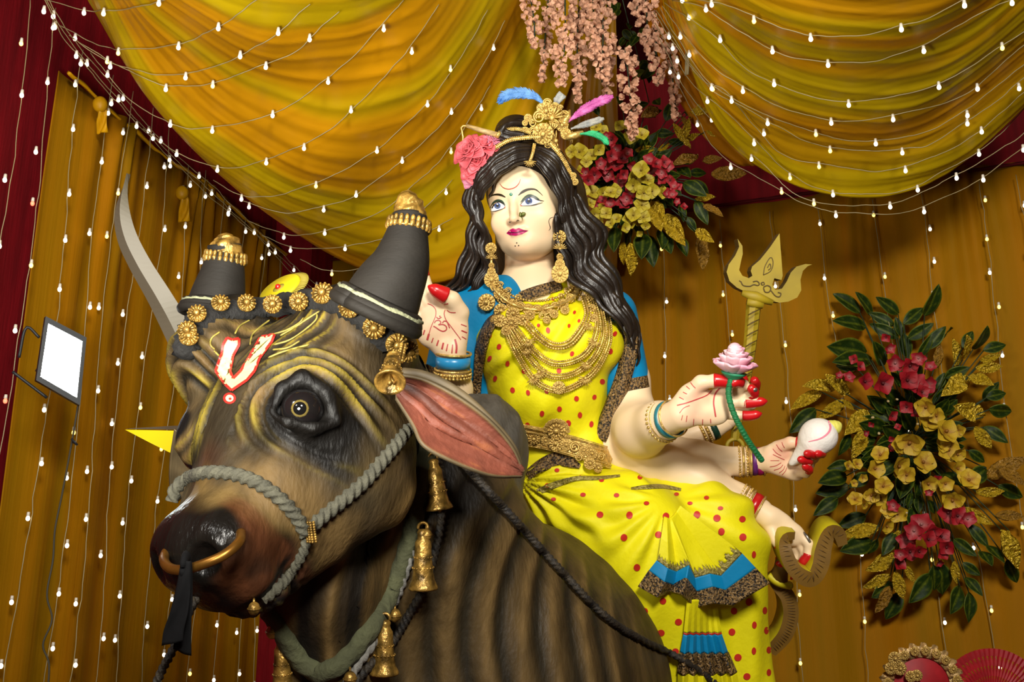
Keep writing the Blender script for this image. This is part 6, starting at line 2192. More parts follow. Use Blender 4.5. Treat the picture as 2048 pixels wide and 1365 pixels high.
di_ = empty('discus', P(558, 574, 3.4), 'bright yellow fringed disc with a red jewel above the bull headband', 'disc')
dn = unit(-FW + .15 * RT + .95 * UP + .1 * RT)
dx_ = unit(RT * .87 + UP * .5)
dR = basis(unit(-FW * .50 + (UP * .87 - RT * .5) * .85), dx_)
if dR[:, 2] @ FW > 0: dR = dR @ np.diag([1, -1, -1.])
M['disc_yellow'] = mat('disc_yellow', lin(206, 190, 14), 0.6, var=.1, vscale=20)
M['disc_fringe'] = mat('disc_fringe', lin(150, 134, 40), 0.7)
M['jewel_red'] = mat('jewel_red', (0.5, 0.01, 0.01), 0.1, spec=.8)
dc = P(560, 580, 3.4)
mb = MB(); mb.lathe([(0, .010), (ps(12, 3.4), .008), (ps(44, 3.4), .008), (ps(48, 3.4), 0), (ps(44, 3.4), -.008), (0, -.010)], dc, dR[:, 2], 40)
mb.build('plate', M['disc_yellow'], di_)
mb = MB()
for k in range(70):
    an = 2 * PI * k / 70
    e = math.cos(an) * dR[:, 0] + math.sin(an) * dR[:, 1]
    if e @ RT > -.2:
        mb.tube([dc + e * ps(44, 3.4), dc + e * ps(62, 3.4) - dR[:, 2] * .01], [.004, .0025], 4)
tag(mb.build('fringe', M['disc_fringe'], di_), kind='stuff')
MB().ball(dc + dR[:, 2] * .012, ps(6, 3.4), 10, 8).build('jewel', M['jewel_red'], di_)
MB().lathe([(ps(7, 3.4), .010), (ps(13, 3.4), .0085), (ps(13, 3.4), .005)], dc, dR[:, 2], 24).build('jewel_seat', M['disc_fringe'], di_)
# the rein lies over bull and skirt, so it is strung once both are there
rope('rope', rein_px, .0105, rn, 'rope_black', .034, 260, trees=[t_bull, t_sk])

# ================================================================== light strings
WIRE = .0021
bulb_mb = MB()
bulb_mb.ball((0, 0, 0), (.0088, .0088, .0105), 8, 6)
bulb_me = {k: mesh_data('bulb', bulb_mb.V(), bulb_mb.f, M[k]) for k in ('bulb_white', 'bulb_warm', 'bulb_red')}
hold_mb = MB(); hold_mb.tube([[0, 0, .010], [0, 0, .026]], [.0075, .006], 6)
hold_me = mesh_data('bulb_holder', hold_mb.V(), hold_mb.f, M['bulb_holder'])
nbulbs = [0]


def light_string(q, label, group, spacing=.24, warm=.15, red=0.0, jit=.35, s=1.0, seed=0):
    rr = random.Random(seed * 7 + 1)
    q = np.asarray(q)
    o = empty('light_string', q[0], label, 'light string', group)
    w = q + (np.stack([fbm(q, 9, seed), fbm(q, 9, seed + 5), fbm(q, 9, seed + 9)], 1) - .5) * .022
    MB().tube(w, WIRE, 5).build('wire', M['wire'], o)
    L = np.r_[0, np.cumsum(np.linalg.norm(np.diff(w, axis=0), axis=1))]
    x = rr.uniform(.2, .9) * spacing
    while x < L[-1] - .02:
        p = np.array([np.interp(x, L, w[:, k]) for k in range(3)])
        k = 'bulb_red' if rr.random() < red else ('bulb_warm' if rr.random() < warm else 'bulb_white')
        dx = rr.choice([-1, 1]) * rr.uniform(.004, .02)
        b = bpy.data.objects.new('bulb', bulb_me[k])
        b.location = p + RT * dx + np.array([0, -.012, -.024]); b.scale = (s,) * 3
        link(b, o)
        h = bpy.data.objects.new('bulb_holder', hold_me)
        h.location = Vector(p + RT * dx + np.array([0, -.012, -.024])); h.scale = (s,) * 3
        link(h, o)
        h.parent = b; h.location = (0, 0, 0); h.scale = (1, 1, 1)
        nbulbs[0] += 1
        x += spacing * (1 + rr.uniform(-jit, jit))
    return o


def wall_point(px, py, which, off=.09):
    r = ray(px, py)
    p0, nr = (np.array([*LEFT_END, 0]), np.array([*lnor, 0])) if which == 'l' else (np.array([*CORNER, 0]), np.array([*bnor, 0]))
    t = ((p0 + nr * off - CAM) @ nr) / (r @ nr)
    return CAM + r * t


ordn = ['first', 'second', 'third', 'fourth', 'fifth', 'sixth', 'seventh', 'eighth', 'ninth', 'tenth', 'eleventh', 'twelfth', 'thirteenth', 'fourteenth', 'fifteenth']


def drop(px, py, which, label, group, seed, zb=.6, warm=.15, red=0.0, spacing=.24, lean=0.0):
    a = wall_point(px, py, which)
    n = 60
    z = np.linspace(a[2], zb, n)
    q = np.stack([a[0] + lean * (a[2] - z) + 0 * z, a[1] + 0 * z, z], 1)
    q[:, 0] += .02 * np.sin(z * 2.3 + seed)
    return light_string(q, label, group, spacing, warm, red, seed=seed)


for i, (x, y, red) in enumerate([(64, -10, .1), (118, 16, .7), (173, 97, .0), (228, 149, 0), (261, 185, 0), (301, 215, 0), (336, 256, 0), (380, 330, 0), (418, 340, 0), (454, 395, 0), (490, 440, 0), (527, 490, 0), (556, 512, 0)]):
    drop(x, y, 'l', f'{ordn[i]} hanging light string from the left end of the left wall', 'light strings hanging on the left wall', 100 + i, red=red, warm=.12, spacing=.30)
for i, (x, y) in enumerate([(1318, 432), (1436, 440), (1545, 424), (1642, 412), (1748, 400), (1838, 384), (1950, 362), (2030, 350)]):
    drop(x, y, 'b', f'{ordn[i]} hanging light string on the back curtain, counted from the hair rightwards', 'light strings hanging on the back curtain', 200 + i, warm=.45, spacing=.27, lean=(0, .01, .0, .02, .05, .04, .02, 0)[i])
for i, (x, y) in enumerate([(640, 548), (700, 540)]):
    drop(x, y, 'b', ('short light string left of the right horn on the back curtain', 'short light string nearest the right horn on the back curtain')[i], 'light strings hanging on the back curtain', 230 + i, warm=.5)
# bundle along the ceiling edge of the left wall
for i, dy in enumerate((-8, 6, 16)):
    q = spl(PP([(60 + 6 * i, -60 + dy, 4.35), (112, 32 + dy, 4.5), (170, 116 + dy * .8, 4.75), (250, 205 + dy, 5.1), (335, 300 + dy * .7, 5.5), (430, 385 + dy, 5.9), (520, 470 + dy * .6, 6.3), (600, 548 + dy, 6.7), (672, 612 + dy, 7.0)]), 120)
    light_string(q, f'{("upper", "middle", "lower")[i]} light string of the bundle along the left ceiling edge', 'light strings bundled on the ceiling edge', .30, .06, .06, seed=300 + i)


def swag_string(pts, tree, label, group, seed, spacing=.34, D0=5.5):
    q = drape(pts, [tree], .07, 90, D0)
    return light_string(q, label, group, spacing, .10, seed=seed)


Ls = [[(92, 0), (154, 18), (215, 23), (287, 10), (345, -6)], [(118, 51), (205, 92), (256, 97), (333, 92), (420, 66), (525, -4)], [(138, 72), (215, 123), (308, 149), (385, 144), (462, 118), (539, 77), (620, 8)],
      [(154, 82), (267, 149), (349, 172), (436, 164), (513, 133), (585, 105), (680, 22)], [(180, 103), (267, 205), (360, 252), (410, 256), (488, 246), (564, 221), (631, 174), (700, 118), (810, 0)],
      [(287, 257), (360, 308), (436, 334), (493, 331), (564, 308), (641, 270), (700, 226), (790, 130), (880, 10)], [(426, 360), (477, 388), (524, 393), (590, 382), (700, 334), (800, 260), (900, 150), (975, 20)],
      [(477, 400), (544, 421), (590, 426), (662, 408), (720, 385), (830, 300), (930, 190), (1010, 40)], [(493, 441), (554, 464), (600, 470), (687, 452), (780, 410), (890, 310), (980, 170)], [(524, 472), (575, 493), (616, 498), (700, 492), (800, 460), (905, 360)], [(600, 520), (650, 540), (720, 536), (800, 500), (905, 436)]]
for i, p in enumerate(Ls):
    swag_string(p, t_sl, f'{ordn[i]} light string down from the top across the left ceiling swag', 'light strings across the left swag', 400 + i, .30 + .03 * (i < 5) * 0)
Rs = [[(1340, -10), (1467, 15), (1570, 57), (1683, 73), (1812, 52), (1890, 20), (1965, -20)], [(1345, 0), (1413, 20), (1500, 75), (1595, 118), (1740, 124), (1848, 90), (1960, 25), (2048, -10)], [(1330, 5), (1430, 75), (1495, 140), (1611, 190), (1716, 202), (1854, 176), (1952, 126), (2060, 55)],
      [(1325, 10), (1395, 105), (1470, 165), (1575, 218), (1690, 243), (1824, 221), (1930, 190), (2060, 80)], [(1320, 15), (1400, 145), (1490, 212), (1586, 250), (1697, 280), (1830, 270), (1930, 222), (2060, 120)], [(1312, 20), (1410, 165), (1490, 215), (1620, 285), (1734, 303), (1850, 290), (1945, 235), (2060, 150)],
      [(1305, 25), (1395, 152), (1455, 188), (1560, 305), (1665, 330), (1757, 341), (1873, 311), (1953, 266), (2060, 175)], [(1310, 45), (1380, 160), (1421, 197), (1493, 264), (1578, 347), (1660, 383), (1790, 385), (1884, 346), (1996, 273), (2060, 205)]]
for i, p in enumerate(Rs):
    swag_string(p, t_sr, f'{ordn[i]} light string down from the top across the right ceiling swag', 'light strings across the right swag', 500 + i, .30, 5.0)
for i, p in enumerate([[(1315, 70, 5.35), (1368, 175, 5.35), (1428, 243, 5.35), (1485, 290, 5.3), (1597, 392, 5.2), (1722, 412, 5.15), (1817, 396, 5.05), (1935, 338, 4.9), (2016, 290, 4.8), (2060, 255, 4.75)], [(1320, 90, 5.5), (1365, 185, 5.5), (1434, 300, 5.45), (1526, 362, 5.4), (1640, 417, 5.3), (1740, 428, 5.25), (1823, 423, 5.15), (1932, 375, 5.0), (2000, 330, 4.9), (2060, 282, 4.8)]]):
    light_string(spl(PP(p), 110), ('light string hanging just below the hem of the right swag', 'lowest slack light string beneath the right swag')[i], 'light strings across the right swag', .30, .1, seed=520 + i)

# ================================================================== flood lamp
M['lamp_black'] = mat('lamp_black', (0.012, 0.014, 0.016), 0.5, spec=.4)
M['lamp_glass'] = mat('lamp_glass', (.9, .95, 1), 0.3, emit=(0.93, 1.0, 0.97), estr=36)
M['lamp_glass'].cycles.emission_sampling = 'AUTO'
fl_ = empty('flood_lamp', P(115, 725, 4.3), 'black framed square flood lamp shining bright white against the left curtain', 'lamp')
c4 = PP([(94, 643, 4.24), (167, 681, 4.30), (155, 802, 4.26), (77, 757, 4.20)])
cen = c4.mean(0)
lx, ly = unit(c4[1] - c4[0] + c4[2] - c4[3]), unit(c4[0] - c4[3] + c4[1] - c4[2])
ln_ = unit(np.cross(lx, ly)); ly = np.cross(ln_, lx)
if ln_ @ FW > 0: ln_ = -ln_
def quadring(s, z): return [cen + (p - cen) * s + ln_ * z for p in c4]
def sides(lo_, hi_):
    V = np.array(lo_ + hi_)
    return V, [(i, (i + 1) % 4, 4 + (i + 1) % 4, 4 + i) for i in range(4)]
mb = MB(); mb.add(np.array(quadring(.93, .006) + quadring(.93, .002)), [(0, 1, 2, 3), (4, 7, 6, 5), (0, 4, 5, 1), (1, 5, 6, 2), (2, 6, 7, 3), (3, 7, 4, 0)])
mb.build('glass', M['lamp_glass'], fl_, smooth=False)
mb = MB()
for a_, b_ in ((quadring(.93, .012), quadring(1.12, .012)), (quadring(1.12, .012), quadring(1.12, -.03)), (quadring(1.12, -.03), quadring(.9, -.075)), (quadring(.93, -.0), quadring(.93, .012))):
    V, fc = sides(a_, b_); mb.add(V, fc)
mb.add(np.array(quadring(.9, -.075)), [(0, 3, 2, 1)])
mb.build('housing', M['lamp_black'], fl_, smooth=False)
mb = MB()
for k in np.linspace(.08, .92, 9):
    a_ = c4[0] * (1 - k) + c4[1] * k; b_ = c4[3] * (1 - k) + c4[2] * k
    mb.box((cen + ((a_ + b_) / 2 - cen) * .8) - ln_ * .085, (.003, .07, .018), R=np.stack([lx, ly, ln_], 1))
tag(mb.build('cooling_fin', M['lamp_black'], fl_, smooth=False), kind='stuff')
lft = (c4[0] + c4[3]) / 2 - lx * .02 - ln_ * .04
mb = MB(); mb.tube(spl([c4[0] * .7 + c4[3] * .3 - lx * .015 - ln_ * .04, c4[0] * .75 + c4[3] * .25 - lx * .07 - ln_ * .05, c4[0] * .2 + c4[3] * .8 - lx * .08 - ln_ * .05], 16), .006, 6)
mb.tube(spl([c4[3] - lx * .09 - ly * .02 - ln_ * .03, (c4[3] * .6 + c4[2] * .4) - ly * .045 - ln_ * .02], 10), .006, 6)
mb.build('bracket', M['lamp_black'], fl_)
M['cable_grey'] = mat('cable_grey', (0.05, 0.045, 0.03), 0.6)
MB().tube(spl(PP([(156, 812, 4.3), (148, 860, 4.32), (140, 905, 4.34), (124, 990, 4.36), (110, 1060, 4.36), (106, 1120, 4.36), (94, 1190, 4.34), (104, 1240, 4.34), (86, 1290, 4.32), (98, 1330, 4.32), (94, 1400, 4.3)]), 90), .0038, 6).build('cord', M['cable_grey'], fl_)
MB().tube(PP([(146, 884, 4.32), (154, 890, 4.31), (143, 878, 4.31)]), .005, 6).build('cable_tie', M['lamp_black'], fl_)

# ================================================================== flowers and foliage
M['leaf_green'] = mat('leaf_green', (1, 1, 1), 0.5, attr=True, var=.3, vscale=30, spec=.2)
M['leaf_gold'] = mat('leaf_gold', (0.66, 0.44, 0.02), 0.25, 0.35, var=.45, vscale=14, bump=.7, bscale=10, bdist=.09)
M['leaf_bronze'] = mat('leaf_bronze', (0.32, 0.16, 0.012), 0.4, 0.2, var=.4, vscale=14, bump=.7, bscale=10, bdist=.06)
M['bloom'] = mat('bloom', (1, 1, 1), 0.6, attr=True, var=.25, vscale=20)


def leaf_data(name, m, green=True, seed=0):
    n, k = 13, 9
    V, C = [], []
    for i in range(n):
        v = i / (n - 1)
        w = .21 * math.sin(PI * min(1, .03 + v * .97)) ** .75 * (1.15 - .35 * v)
        for j in range(k):
            u = (j / (k - 1) - .5) * 2
            vein = .012 * math.cos((v * 9 - abs(u) * 1.5) * 2 * PI)
            V.append([w * u, v, .10 * abs(u) * w * 3 - .16 * v * v + vein * (1 - u * u) + .02 * math.sin(v * 7 + u * 2)])
            edge = max(0, abs(u) - .82) / .18
            vl = max(0, math.cos((v * 9 - abs(u) * 1.5) * 2 * PI) - .72) * 2.2 + (1.0 if abs(u) < .08 else 0)
            base = np.array([.010, .026, .002]); hi = np.array([.13, .16, .008])
            C.append(base + (hi - base) * min(1, .8 * edge + .45 * vl))
    V = np.array(V)
    if not green:
        V[:, 2] += .11 * (noise(V, 7, seed) - .5) + .07 * (noise(V, 15, seed + 2) - .5)
    Fc = [(i * k + j, i * k + j + 1, (i + 1) * k + j + 1, (i + 1) * k + j) for i in range(n - 1) for j in range(k - 1)]
    V2 = V - [0, 0, .012]
    N_ = len(V)
    Fc2 = Fc + [tuple(q + N_ for q in f[::-1]) for f in Fc]
    rim = [(i * k, (i + 1) * k) for i in range(n - 1)] + [((i + 1) * k + k - 1, i * k + k - 1) for i in range(n - 1)]
    Fc2 += [(a, b, b + N_, a + N_) for a, b in rim]
    return mesh_data(name, np.vstack([V, V2]), Fc2, M[m], np.vstack([C, C]) if green else None)


leaf_g = leaf_data('leaf', 'leaf_green'); leaf_au = [leaf_data('gold_leaf', 'leaf_gold', False, s) for s in (1, 2)]; leaf_br = leaf_data('bronze_leaf', 'leaf_bronze', False, 5)


def bloom_data(name, col, centre, edge=None, np_=5, w=.95, seed=0):
    V, Fc, C = [], [], []
    n, m = 6, 5
    rr = random.Random(seed)
    for k in range(np_):
        an = 2 * PI * k / np_ + rr.uniform(-.15, .15)
        Gp = petal_mesh(w * rr.uniform(.85, 1.1), 1.0, .35, rr.uniform(-.25, .1), n, m).reshape(-1, 3)
        tl_ = rr.uniform(.25, .6)
        X = np.stack([Gp[:, 0], Gp[:, 1] * math.cos(tl_) - Gp[:, 2] * math.sin(tl_), Gp[:, 1] * math.sin(tl_) + Gp[:, 2] * math.cos(tl_)], 1)
        X[:, 1] += .05
        X = np.stack([X[:, 0] * math.cos(an) - X[:, 1] * math.sin(an), X[:, 0] * math.sin(an) + X[:, 1] * math.cos(an), X[:, 2]], 1)
        o = len(V)
        V += X.tolist()
        for i in range(n):
            v = i / (n - 1)
            for j in range(m):
                c_ = np.array(centre) * max(0, 1 - v * 2.2) + np.array(col) * min(1, v * 2.2)
                if edge is not None: c_ = c_ * (1 - max(0, v - .7) * 1.6) + np.array(edge) * max(0, v - .7) * 1.6
                C.append(c_)
        Fc += [(o + i * m + j, o + i * m + j + 1, o + (i + 1) * m + j + 1, o + (i + 1) * m + j) for i in range(n - 1) for j in range(m - 1)]
    b = MB().ball((0, 0, .16), (.14, .14, .16), 7, 5)
    o = len(V); V += b.V().tolist(); C += [np.array(centre) * .8] * len(b.V()); Fc += [tuple(i + o for i in f) for f in b.f]
    return mesh_data(name, V, Fc, M['bloom'], np.array(C))


YEL = [bloom_data('yellow_flower', (.55, .36, .012), (.30, .12, .006), None, 5, 1.3, s) for s in (1, 2)]
LEM = [bloom_data('lemon_flower', (.52, .42, .02), (.30, .20, .006), None, 4, 1.35, s) for s in (7, 8)]
RED = [bloom_data('red_flower', (.34, .003, .010), (.10, .001, .003), None, 4, 1.2, 3), bloom_data('red_flower', (.34, .004, .014), (.42, .16, .15), None, 5, 1.1, 4)]
BUD = MB().ball((0, 0, .3), (.5, .5, .7), 8, 6)
bud_me = mesh_data('bud', BUD.V(), BUD.f, mat('bud_cream', lin(190, 170, 120), .6))
stem_m = mat('stem_dark', (0.012, 0.03, 0.008), 0.6)


def leaf_at(me, name, bx, by, tx, ty, D, parent, rr, wide=1.0):
    a, b = P(bx, by, D + .03), P(tx, ty, D + rr.uniform(-.10, .06))
    L = np.linalg.norm(b - a)
    yv = unit(b - a)
    face_ = unit(-FW + rr.uniform(-.5, .5) * RT + rr.uniform(-.2, .5) * UP)
    z = unit(face_ - yv * (face_ @ yv)); x = np.cross(yv, z)
    o = bpy.data.objects.new(name, me)
    o.rotation_euler = Matrix([list(r) for r in np.stack([x, yv, z], 1)]).to_4x4().to_euler()
    o.scale = (L * wide, L, L)
    o.location = a
    return link(o, parent)


def bloom_at(me, name, x, y, rpx, D, parent, rr):
    o = bpy.data.objects.new(name, me)
    ax = unit(-FW + rr.uniform(-.5, .5) * RT + rr.uniform(-.5, .5) * UP)
    an = rr.uniform(0, 6.28)
    o.rotation_euler = Matrix([list(r) for r in basis(ax, RT * math.cos(an) + UP * math.sin(an))]).to_4x4().to_euler()
    o.scale = (ps(rpx, D),) * 3
    o.location = P(x, y, D)
    return link(o, parent)


def bouquet(label, core, D, zx, green, gold, yel, red, ymesh, buds=(), seed=1, bronze=()):
    ox, oy, sc = zx
    rr = random.Random(seed)
    o = empty('flower_arrangement', P(core[0], core[1], D(core[0], core[1]) + .12), label, 'flowers', 'artificial flower arrangements')
    cv = lambda x, y: (ox + x / sc, oy + y / sc)
    for x0, y0, x1, y1 in green:
        b, t = cv(x1, y1), cv(x0, y0)
        leaf_at(leaf_g, 'leaf', b[0], b[1], t[0], t[1], D(*t) + rr.uniform(-.02, .08), o, rr, rr.uniform(1.05, 1.35))
    for i, (x0, y0, x1, y1) in enumerate(gold):
        b, t = cv(x1, y1), cv(x0, y0)
        leaf_at(leaf_au[i % 2], 'gold_leaf', b[0], b[1], t[0], t[1], D(*t) + rr.uniform(-.06, .03), o, rr, rr.uniform(.9, 1.15))
    for x0, y0, x1, y1 in bronze:
        b, t = cv(x1, y1), cv(x0, y0)
        leaf_at(leaf_br, 'bronze_leaf', b[0], b[1], t[0], t[1], D(*t) + rr.uniform(-.02, .06), o, rr, rr.uniform(.8, 1.1))
    for x, y, r in yel:
        p = cv(x, y); bloom_at(ymesh[rr.randrange(2)], 'yellow_flower', p[0], p[1], r / sc * 1.5, D(*p) - .10 + rr.uniform(-.05, .05), o, rr)
    for x, y, r in red:
        p = cv(x, y); bloom_at(RED[rr.randrange(2)], 'red_flower', p[0], p[1], r / sc * 1.5, D(*p) - .09 + rr.uniform(-.05, .05), o, rr)
    for x, y, r in buds:
        p = cv(x, y); bloom_at(bud_me, 'bud', p[0], p[1], r / sc, D(*p) - .10, o, rr)
    # stems gathered at the heart of the arrangement
    mb = MB()
    c0 = P(core[0], core[1], D(core[0], core[1]) + .10)
    for x0, y0, x1, y1 in list(green) + list(gold):
        b = cv(x1, y1)
        mb.tube(spl([c0 + np.array([rr.uniform(-.05, .05), .02, rr.uniform(-.05, .05)]), (c0 + P(b[0], b[1], D(*b) + .06)) / 2 + UP * .01, P(b[0], b[1], D(*b) + .03)], 5), .003, 4)
    tag(mb.build('stems', stem_m, o), kind='stuff')
    # inner leaves filling the heart
    for k in range(85):
        a_ = rr.uniform(0, 6.28); q = rr.uniform(.1, 1) ** .7
        bx, by = core[0] + math.cos(a_) * core[2] * q * .75, core[1] + math.sin(a_) * core[3] * q * .75
        leaf_at(leaf_g, 'leaf', bx, by, bx + math.cos(a_) * rr.uniform(28, 48), by + math.sin(a_) * rr.uniform(28, 48), D(bx, by) + rr.uniform(.02, .10), o, rr, 1.3)
    return o


dw, _ = cast(1830, 900, t_cb)


def on_wall(x, y):
    w = wall_point(x, y, 'b', .22)
    return float((w - CAM) @ FW)


bouquet('large wall arrangement at the right with green and gold leaves and yellow flowers', (1830, 885, 110, 180), on_wall, (1560, 560, 1.695),
        [(190, 40, 270, 110), (270, 40, 310, 120), (335, 60, 400, 115), (195, 130, 290, 160), (305, 110, 385, 155), (305, 150, 400, 195), (550, 25, 490, 120), (490, 90, 420, 150), (520, 150, 435, 200), (560, 155, 500, 235), (395, 125, 410, 190), (590, 170, 550, 190), (180, 225, 290, 250), (195, 265, 310, 272), (190, 290, 260, 300), (770, 215, 690, 240), (715, 170, 655, 235), (655, 170, 620, 230), (40, 515, 120, 440), (795, 450, 710, 440), (740, 350, 690, 410), (775, 550, 690, 500), (700, 620, 640, 580), (830, 740, 740, 700), (140, 680, 225, 665), (130, 720, 230, 700), (120, 795, 195, 740), (165, 640, 235, 625), (205, 600, 235, 520), (200, 835, 290, 800), (215, 915, 310, 890), (300, 935, 330, 880), (450, 1095, 510, 1000), (360, 1155, 410, 1060), (320, 1075, 380, 1030), (560, 1075, 540, 960), (530, 1060, 520, 970), (590, 1130, 610, 1040), (650, 1165, 640, 1060), (685, 1065, 630, 1010), (680, 1005, 620, 960), (660, 935, 590, 880), (710, 905, 640, 830), (805, 1035, 770, 950), (765, 950, 700, 900), (720, 960, 680, 920), (770, 380, 700, 400), (330, 215, 350, 290), (420, 180, 430, 260), (520, 190, 470, 260), (640, 300, 560, 330), (640, 690, 700, 640), (690, 470, 620, 440), (240, 700, 300, 660), (350, 930, 390, 860)],
        [(40, 430, 140, 380), (90, 350, 190, 365), (165, 320, 230, 390), (130, 470, 225, 410), (250, 440, 215, 410), (230, 515, 300, 445), (232, 560, 310, 575), (250, 610, 290, 500), (600, 205, 600, 295), (650, 195, 620, 270), (760, 295, 665, 300), (750, 255, 680, 275), (720, 350, 640, 325), (562, 382, 640, 328), (610, 430, 690, 465), (720, 575, 660, 500), (765, 720, 665, 720), (715, 830, 620, 775), (825, 985, 750, 850), (755, 925, 775, 850), (210, 865, 335, 840), (300, 990, 390, 930), (285, 1050, 375, 1000), (420, 1088, 390, 990), (455, 1030, 425, 965), (365, 920, 405, 850), (600, 1035, 590, 955)],
        [(495, 430, 25), (510, 480, 28), (560, 515, 30), (440, 550, 32), (570, 575, 28), (600, 590, 20), (485, 620, 28), (400, 630, 28), (340, 595, 22), (320, 640, 24), (430, 660, 22), (350, 700, 22), (310, 730, 20), (255, 745, 18), (335, 740, 20), (400, 790, 24), (370, 780, 20), (360, 835, 18), (640, 680, 26), (600, 640, 20), (560, 690, 20), (585, 745, 26), (230, 630, 12), (260, 625, 14), (250, 690, 10), (280, 670, 12), (285, 765, 10), (550, 560, 20), (405, 560, 22), (500, 690, 24), (530, 460, 20), (600, 510, 18)],
        [(360, 195, 12), (372, 232, 14), (390, 280, 22), (250, 270, 12), (270, 295, 14), (235, 330, 14), (285, 345, 22), (345, 350, 28), (430, 340, 26), (460, 355, 28), (495, 355, 24), (440, 290, 22), (470, 265, 18), (510, 295, 14), (200, 325, 10), (480, 380, 18), (430, 430, 18), (455, 445, 16), (380, 460, 14), (310, 490, 8), (290, 520, 9), (400, 500, 9), (375, 570, 10), (380, 540, 9), (385, 765, 16), (530, 680, 14), (505, 720, 10), (570, 790, 26), (600, 800, 24), (635, 810, 20), (480, 830, 28), (455, 850, 24), (520, 850, 20), (430, 880, 24), (500, 880, 22), (545, 870, 22), (565, 905, 20), (440, 920, 22), (400, 960, 20), (470, 920, 18), (550, 930, 16), (540, 960, 10), (410, 930, 16)],
        YEL, [(365, 412, 9), (410, 440, 9), (312, 468, 10), (335, 520, 10), (465, 490, 9), (480, 800, 9), (430, 790, 8), (395, 405, 8)], 5,
        [(835, 600, 700, 670), (830, 690, 740, 640), (545, 215, 530, 300), (330, 1135, 372, 1040), (830, 800, 730, 800)])
bouquet('high arrangement behind the head with red and yellow flowers under pale blossoms', (1262, 360, 85, 90), lambda x, y: 5.75, (1000, 0, 2.438),
        [(720, 505, 660, 520), (790, 530, 700, 570), (840, 490, 810, 590), (1015, 560, 900, 545), (1000, 620, 930, 570), (840, 650, 760, 650), (900, 700, 820, 690), (1012, 840, 920, 845), (1025, 965, 940, 880), (1000, 950, 895, 890), (925, 850, 870, 820), (550, 1212, 565, 1110), (610, 1190, 640, 1110), (747, 1292, 725, 1150), (690, 1245, 700, 1140), (800, 1205, 785, 1120), (917, 1242, 865, 1150), (955, 1132, 915, 1060), (900, 1075, 880, 1000), (510, 1190, 500, 1120), (832, 1225, 800, 1150), (1012, 1090, 955, 980), (435, 1190, 410, 1120), (485, 1245, 495, 1150), (440, 480, 480, 560), (690, 340, 640, 400), (580, 470, 600, 540), (960, 760, 900, 800), (880, 950, 830, 900)],
        [(850, 600, 895, 690), (925, 590, 890, 680), (975, 645, 900, 690), (940, 720, 880, 670), (1075, 662, 1005, 640), (830, 700, 770, 735), (765, 722, 660, 735), (1055, 950, 950, 975), (775, 1110, 750, 975), (890, 1185, 805, 1045), (650, 1345, 635, 1185), (598, 1290, 600, 1180), (1030, 530, 930, 540), (1030, 1175, 955, 1120)],
        [(640, 660, 28), (690, 660, 26), (580, 610, 20), (630, 620, 18), (500, 640, 22), (470, 620, 22), (350, 740, 22), (390, 740, 28), (450, 760, 24), (480, 730, 22), (420, 790, 20), (690, 830, 30), (660, 870, 28), (650, 900, 26), (720, 880, 24), (700, 940, 28), (740, 930, 26), (790, 940, 22), (690, 1000, 28), (650, 1050, 26), (700, 1060, 24), (560, 930, 24), (500, 940, 24), (450, 940, 26), (400, 930, 26), (440, 990, 20), (540, 940, 22), (520, 1040, 22), (460, 1040, 22), (480, 1080, 18), (540, 1090, 18), (570, 1070, 20), (610, 1110, 18), (620, 1070, 18), (710, 1100, 16), (680, 1140, 12), (670, 1090, 14), (440, 1060, 20), (390, 830, 16), (500, 1010, 18), (640, 1100, 16)],
        [(545, 680, 26), (560, 730, 26), (540, 760, 24), (590, 770, 26), (620, 750, 22), (570, 810, 24), (510, 810, 28), (490, 800, 22), (530, 850, 26), (580, 880, 28), (460, 850, 26), (430, 880, 22), (400, 850, 26), (420, 840, 20), (390, 880, 20), (600, 850, 20), (730, 780, 24), (760, 800, 22), (740, 840, 24), (790, 840, 22), (800, 790, 22), (820, 810, 20), (790, 880, 18), (830, 880, 18), (850, 910, 18), (870, 910, 14), (840, 950, 18), (820, 940, 18), (860, 985, 14), (895, 1010, 14), (640, 940, 26), (620, 970, 24), (600, 1000, 24), (560, 980, 24), (540, 1000, 22), (500, 980, 18), (480, 1000, 16), (520, 660, 14), (650, 810, 20)],
        LEM, (), 6, [(850, 790, 965, 760), (1072, 770, 990, 785), (1205, 842, 1030, 850), (1090, 1045, 990, 1000), (1000, 1315, 975, 1150), (700, 560, 770, 530), (880, 560, 920, 620)])

# hanging strands of pale blossom
M['blossom'] = mat('blossom', (1, 1, 1), 0.65, attr=True, var=.3, vscale=30)
def floret(seed):
    rr = random.Random(seed); V, Fc, C = [], [], []
    for k in range(4):
        an = 2 * PI * k / 4 + rr.uniform(-.4, .4)
        Gp = petal_mesh(1.1, .95, .4, rr.uniform(-.3, .3), 4, 4).reshape(-1, 3)
        t_ = rr.uniform(.1, .9)
        X = np.stack([Gp[:, 0], Gp[:, 1] * math.cos(t_) - Gp[:, 2] * math.sin(t_), Gp[:, 1] * math.sin(t_) + Gp[:, 2] * math.cos(t_)], 1)
        X = np.stack([X[:, 0] * math.cos(an) - X[:, 1] * math.sin(an), X[:, 0] * math.sin(an) + X[:, 1] * math.cos(an), X[:, 2]], 1)
        o = len(V); V += X.tolist(); C += [np.array(lin(232, 178, 144)) * rr.uniform(.7, 1.0)] * len(X)
        Fc += [(o + i * 4 + j, o + i * 4 + j + 1, o + (i + 1) * 4 + j + 1, o + (i + 1) * 4 + j) for i in range(3) for j in range(3)]
    return mesh_data('floret', V, Fc, M['blossom'], np.array(C))
flo = [floret(s) for s in range(4)]
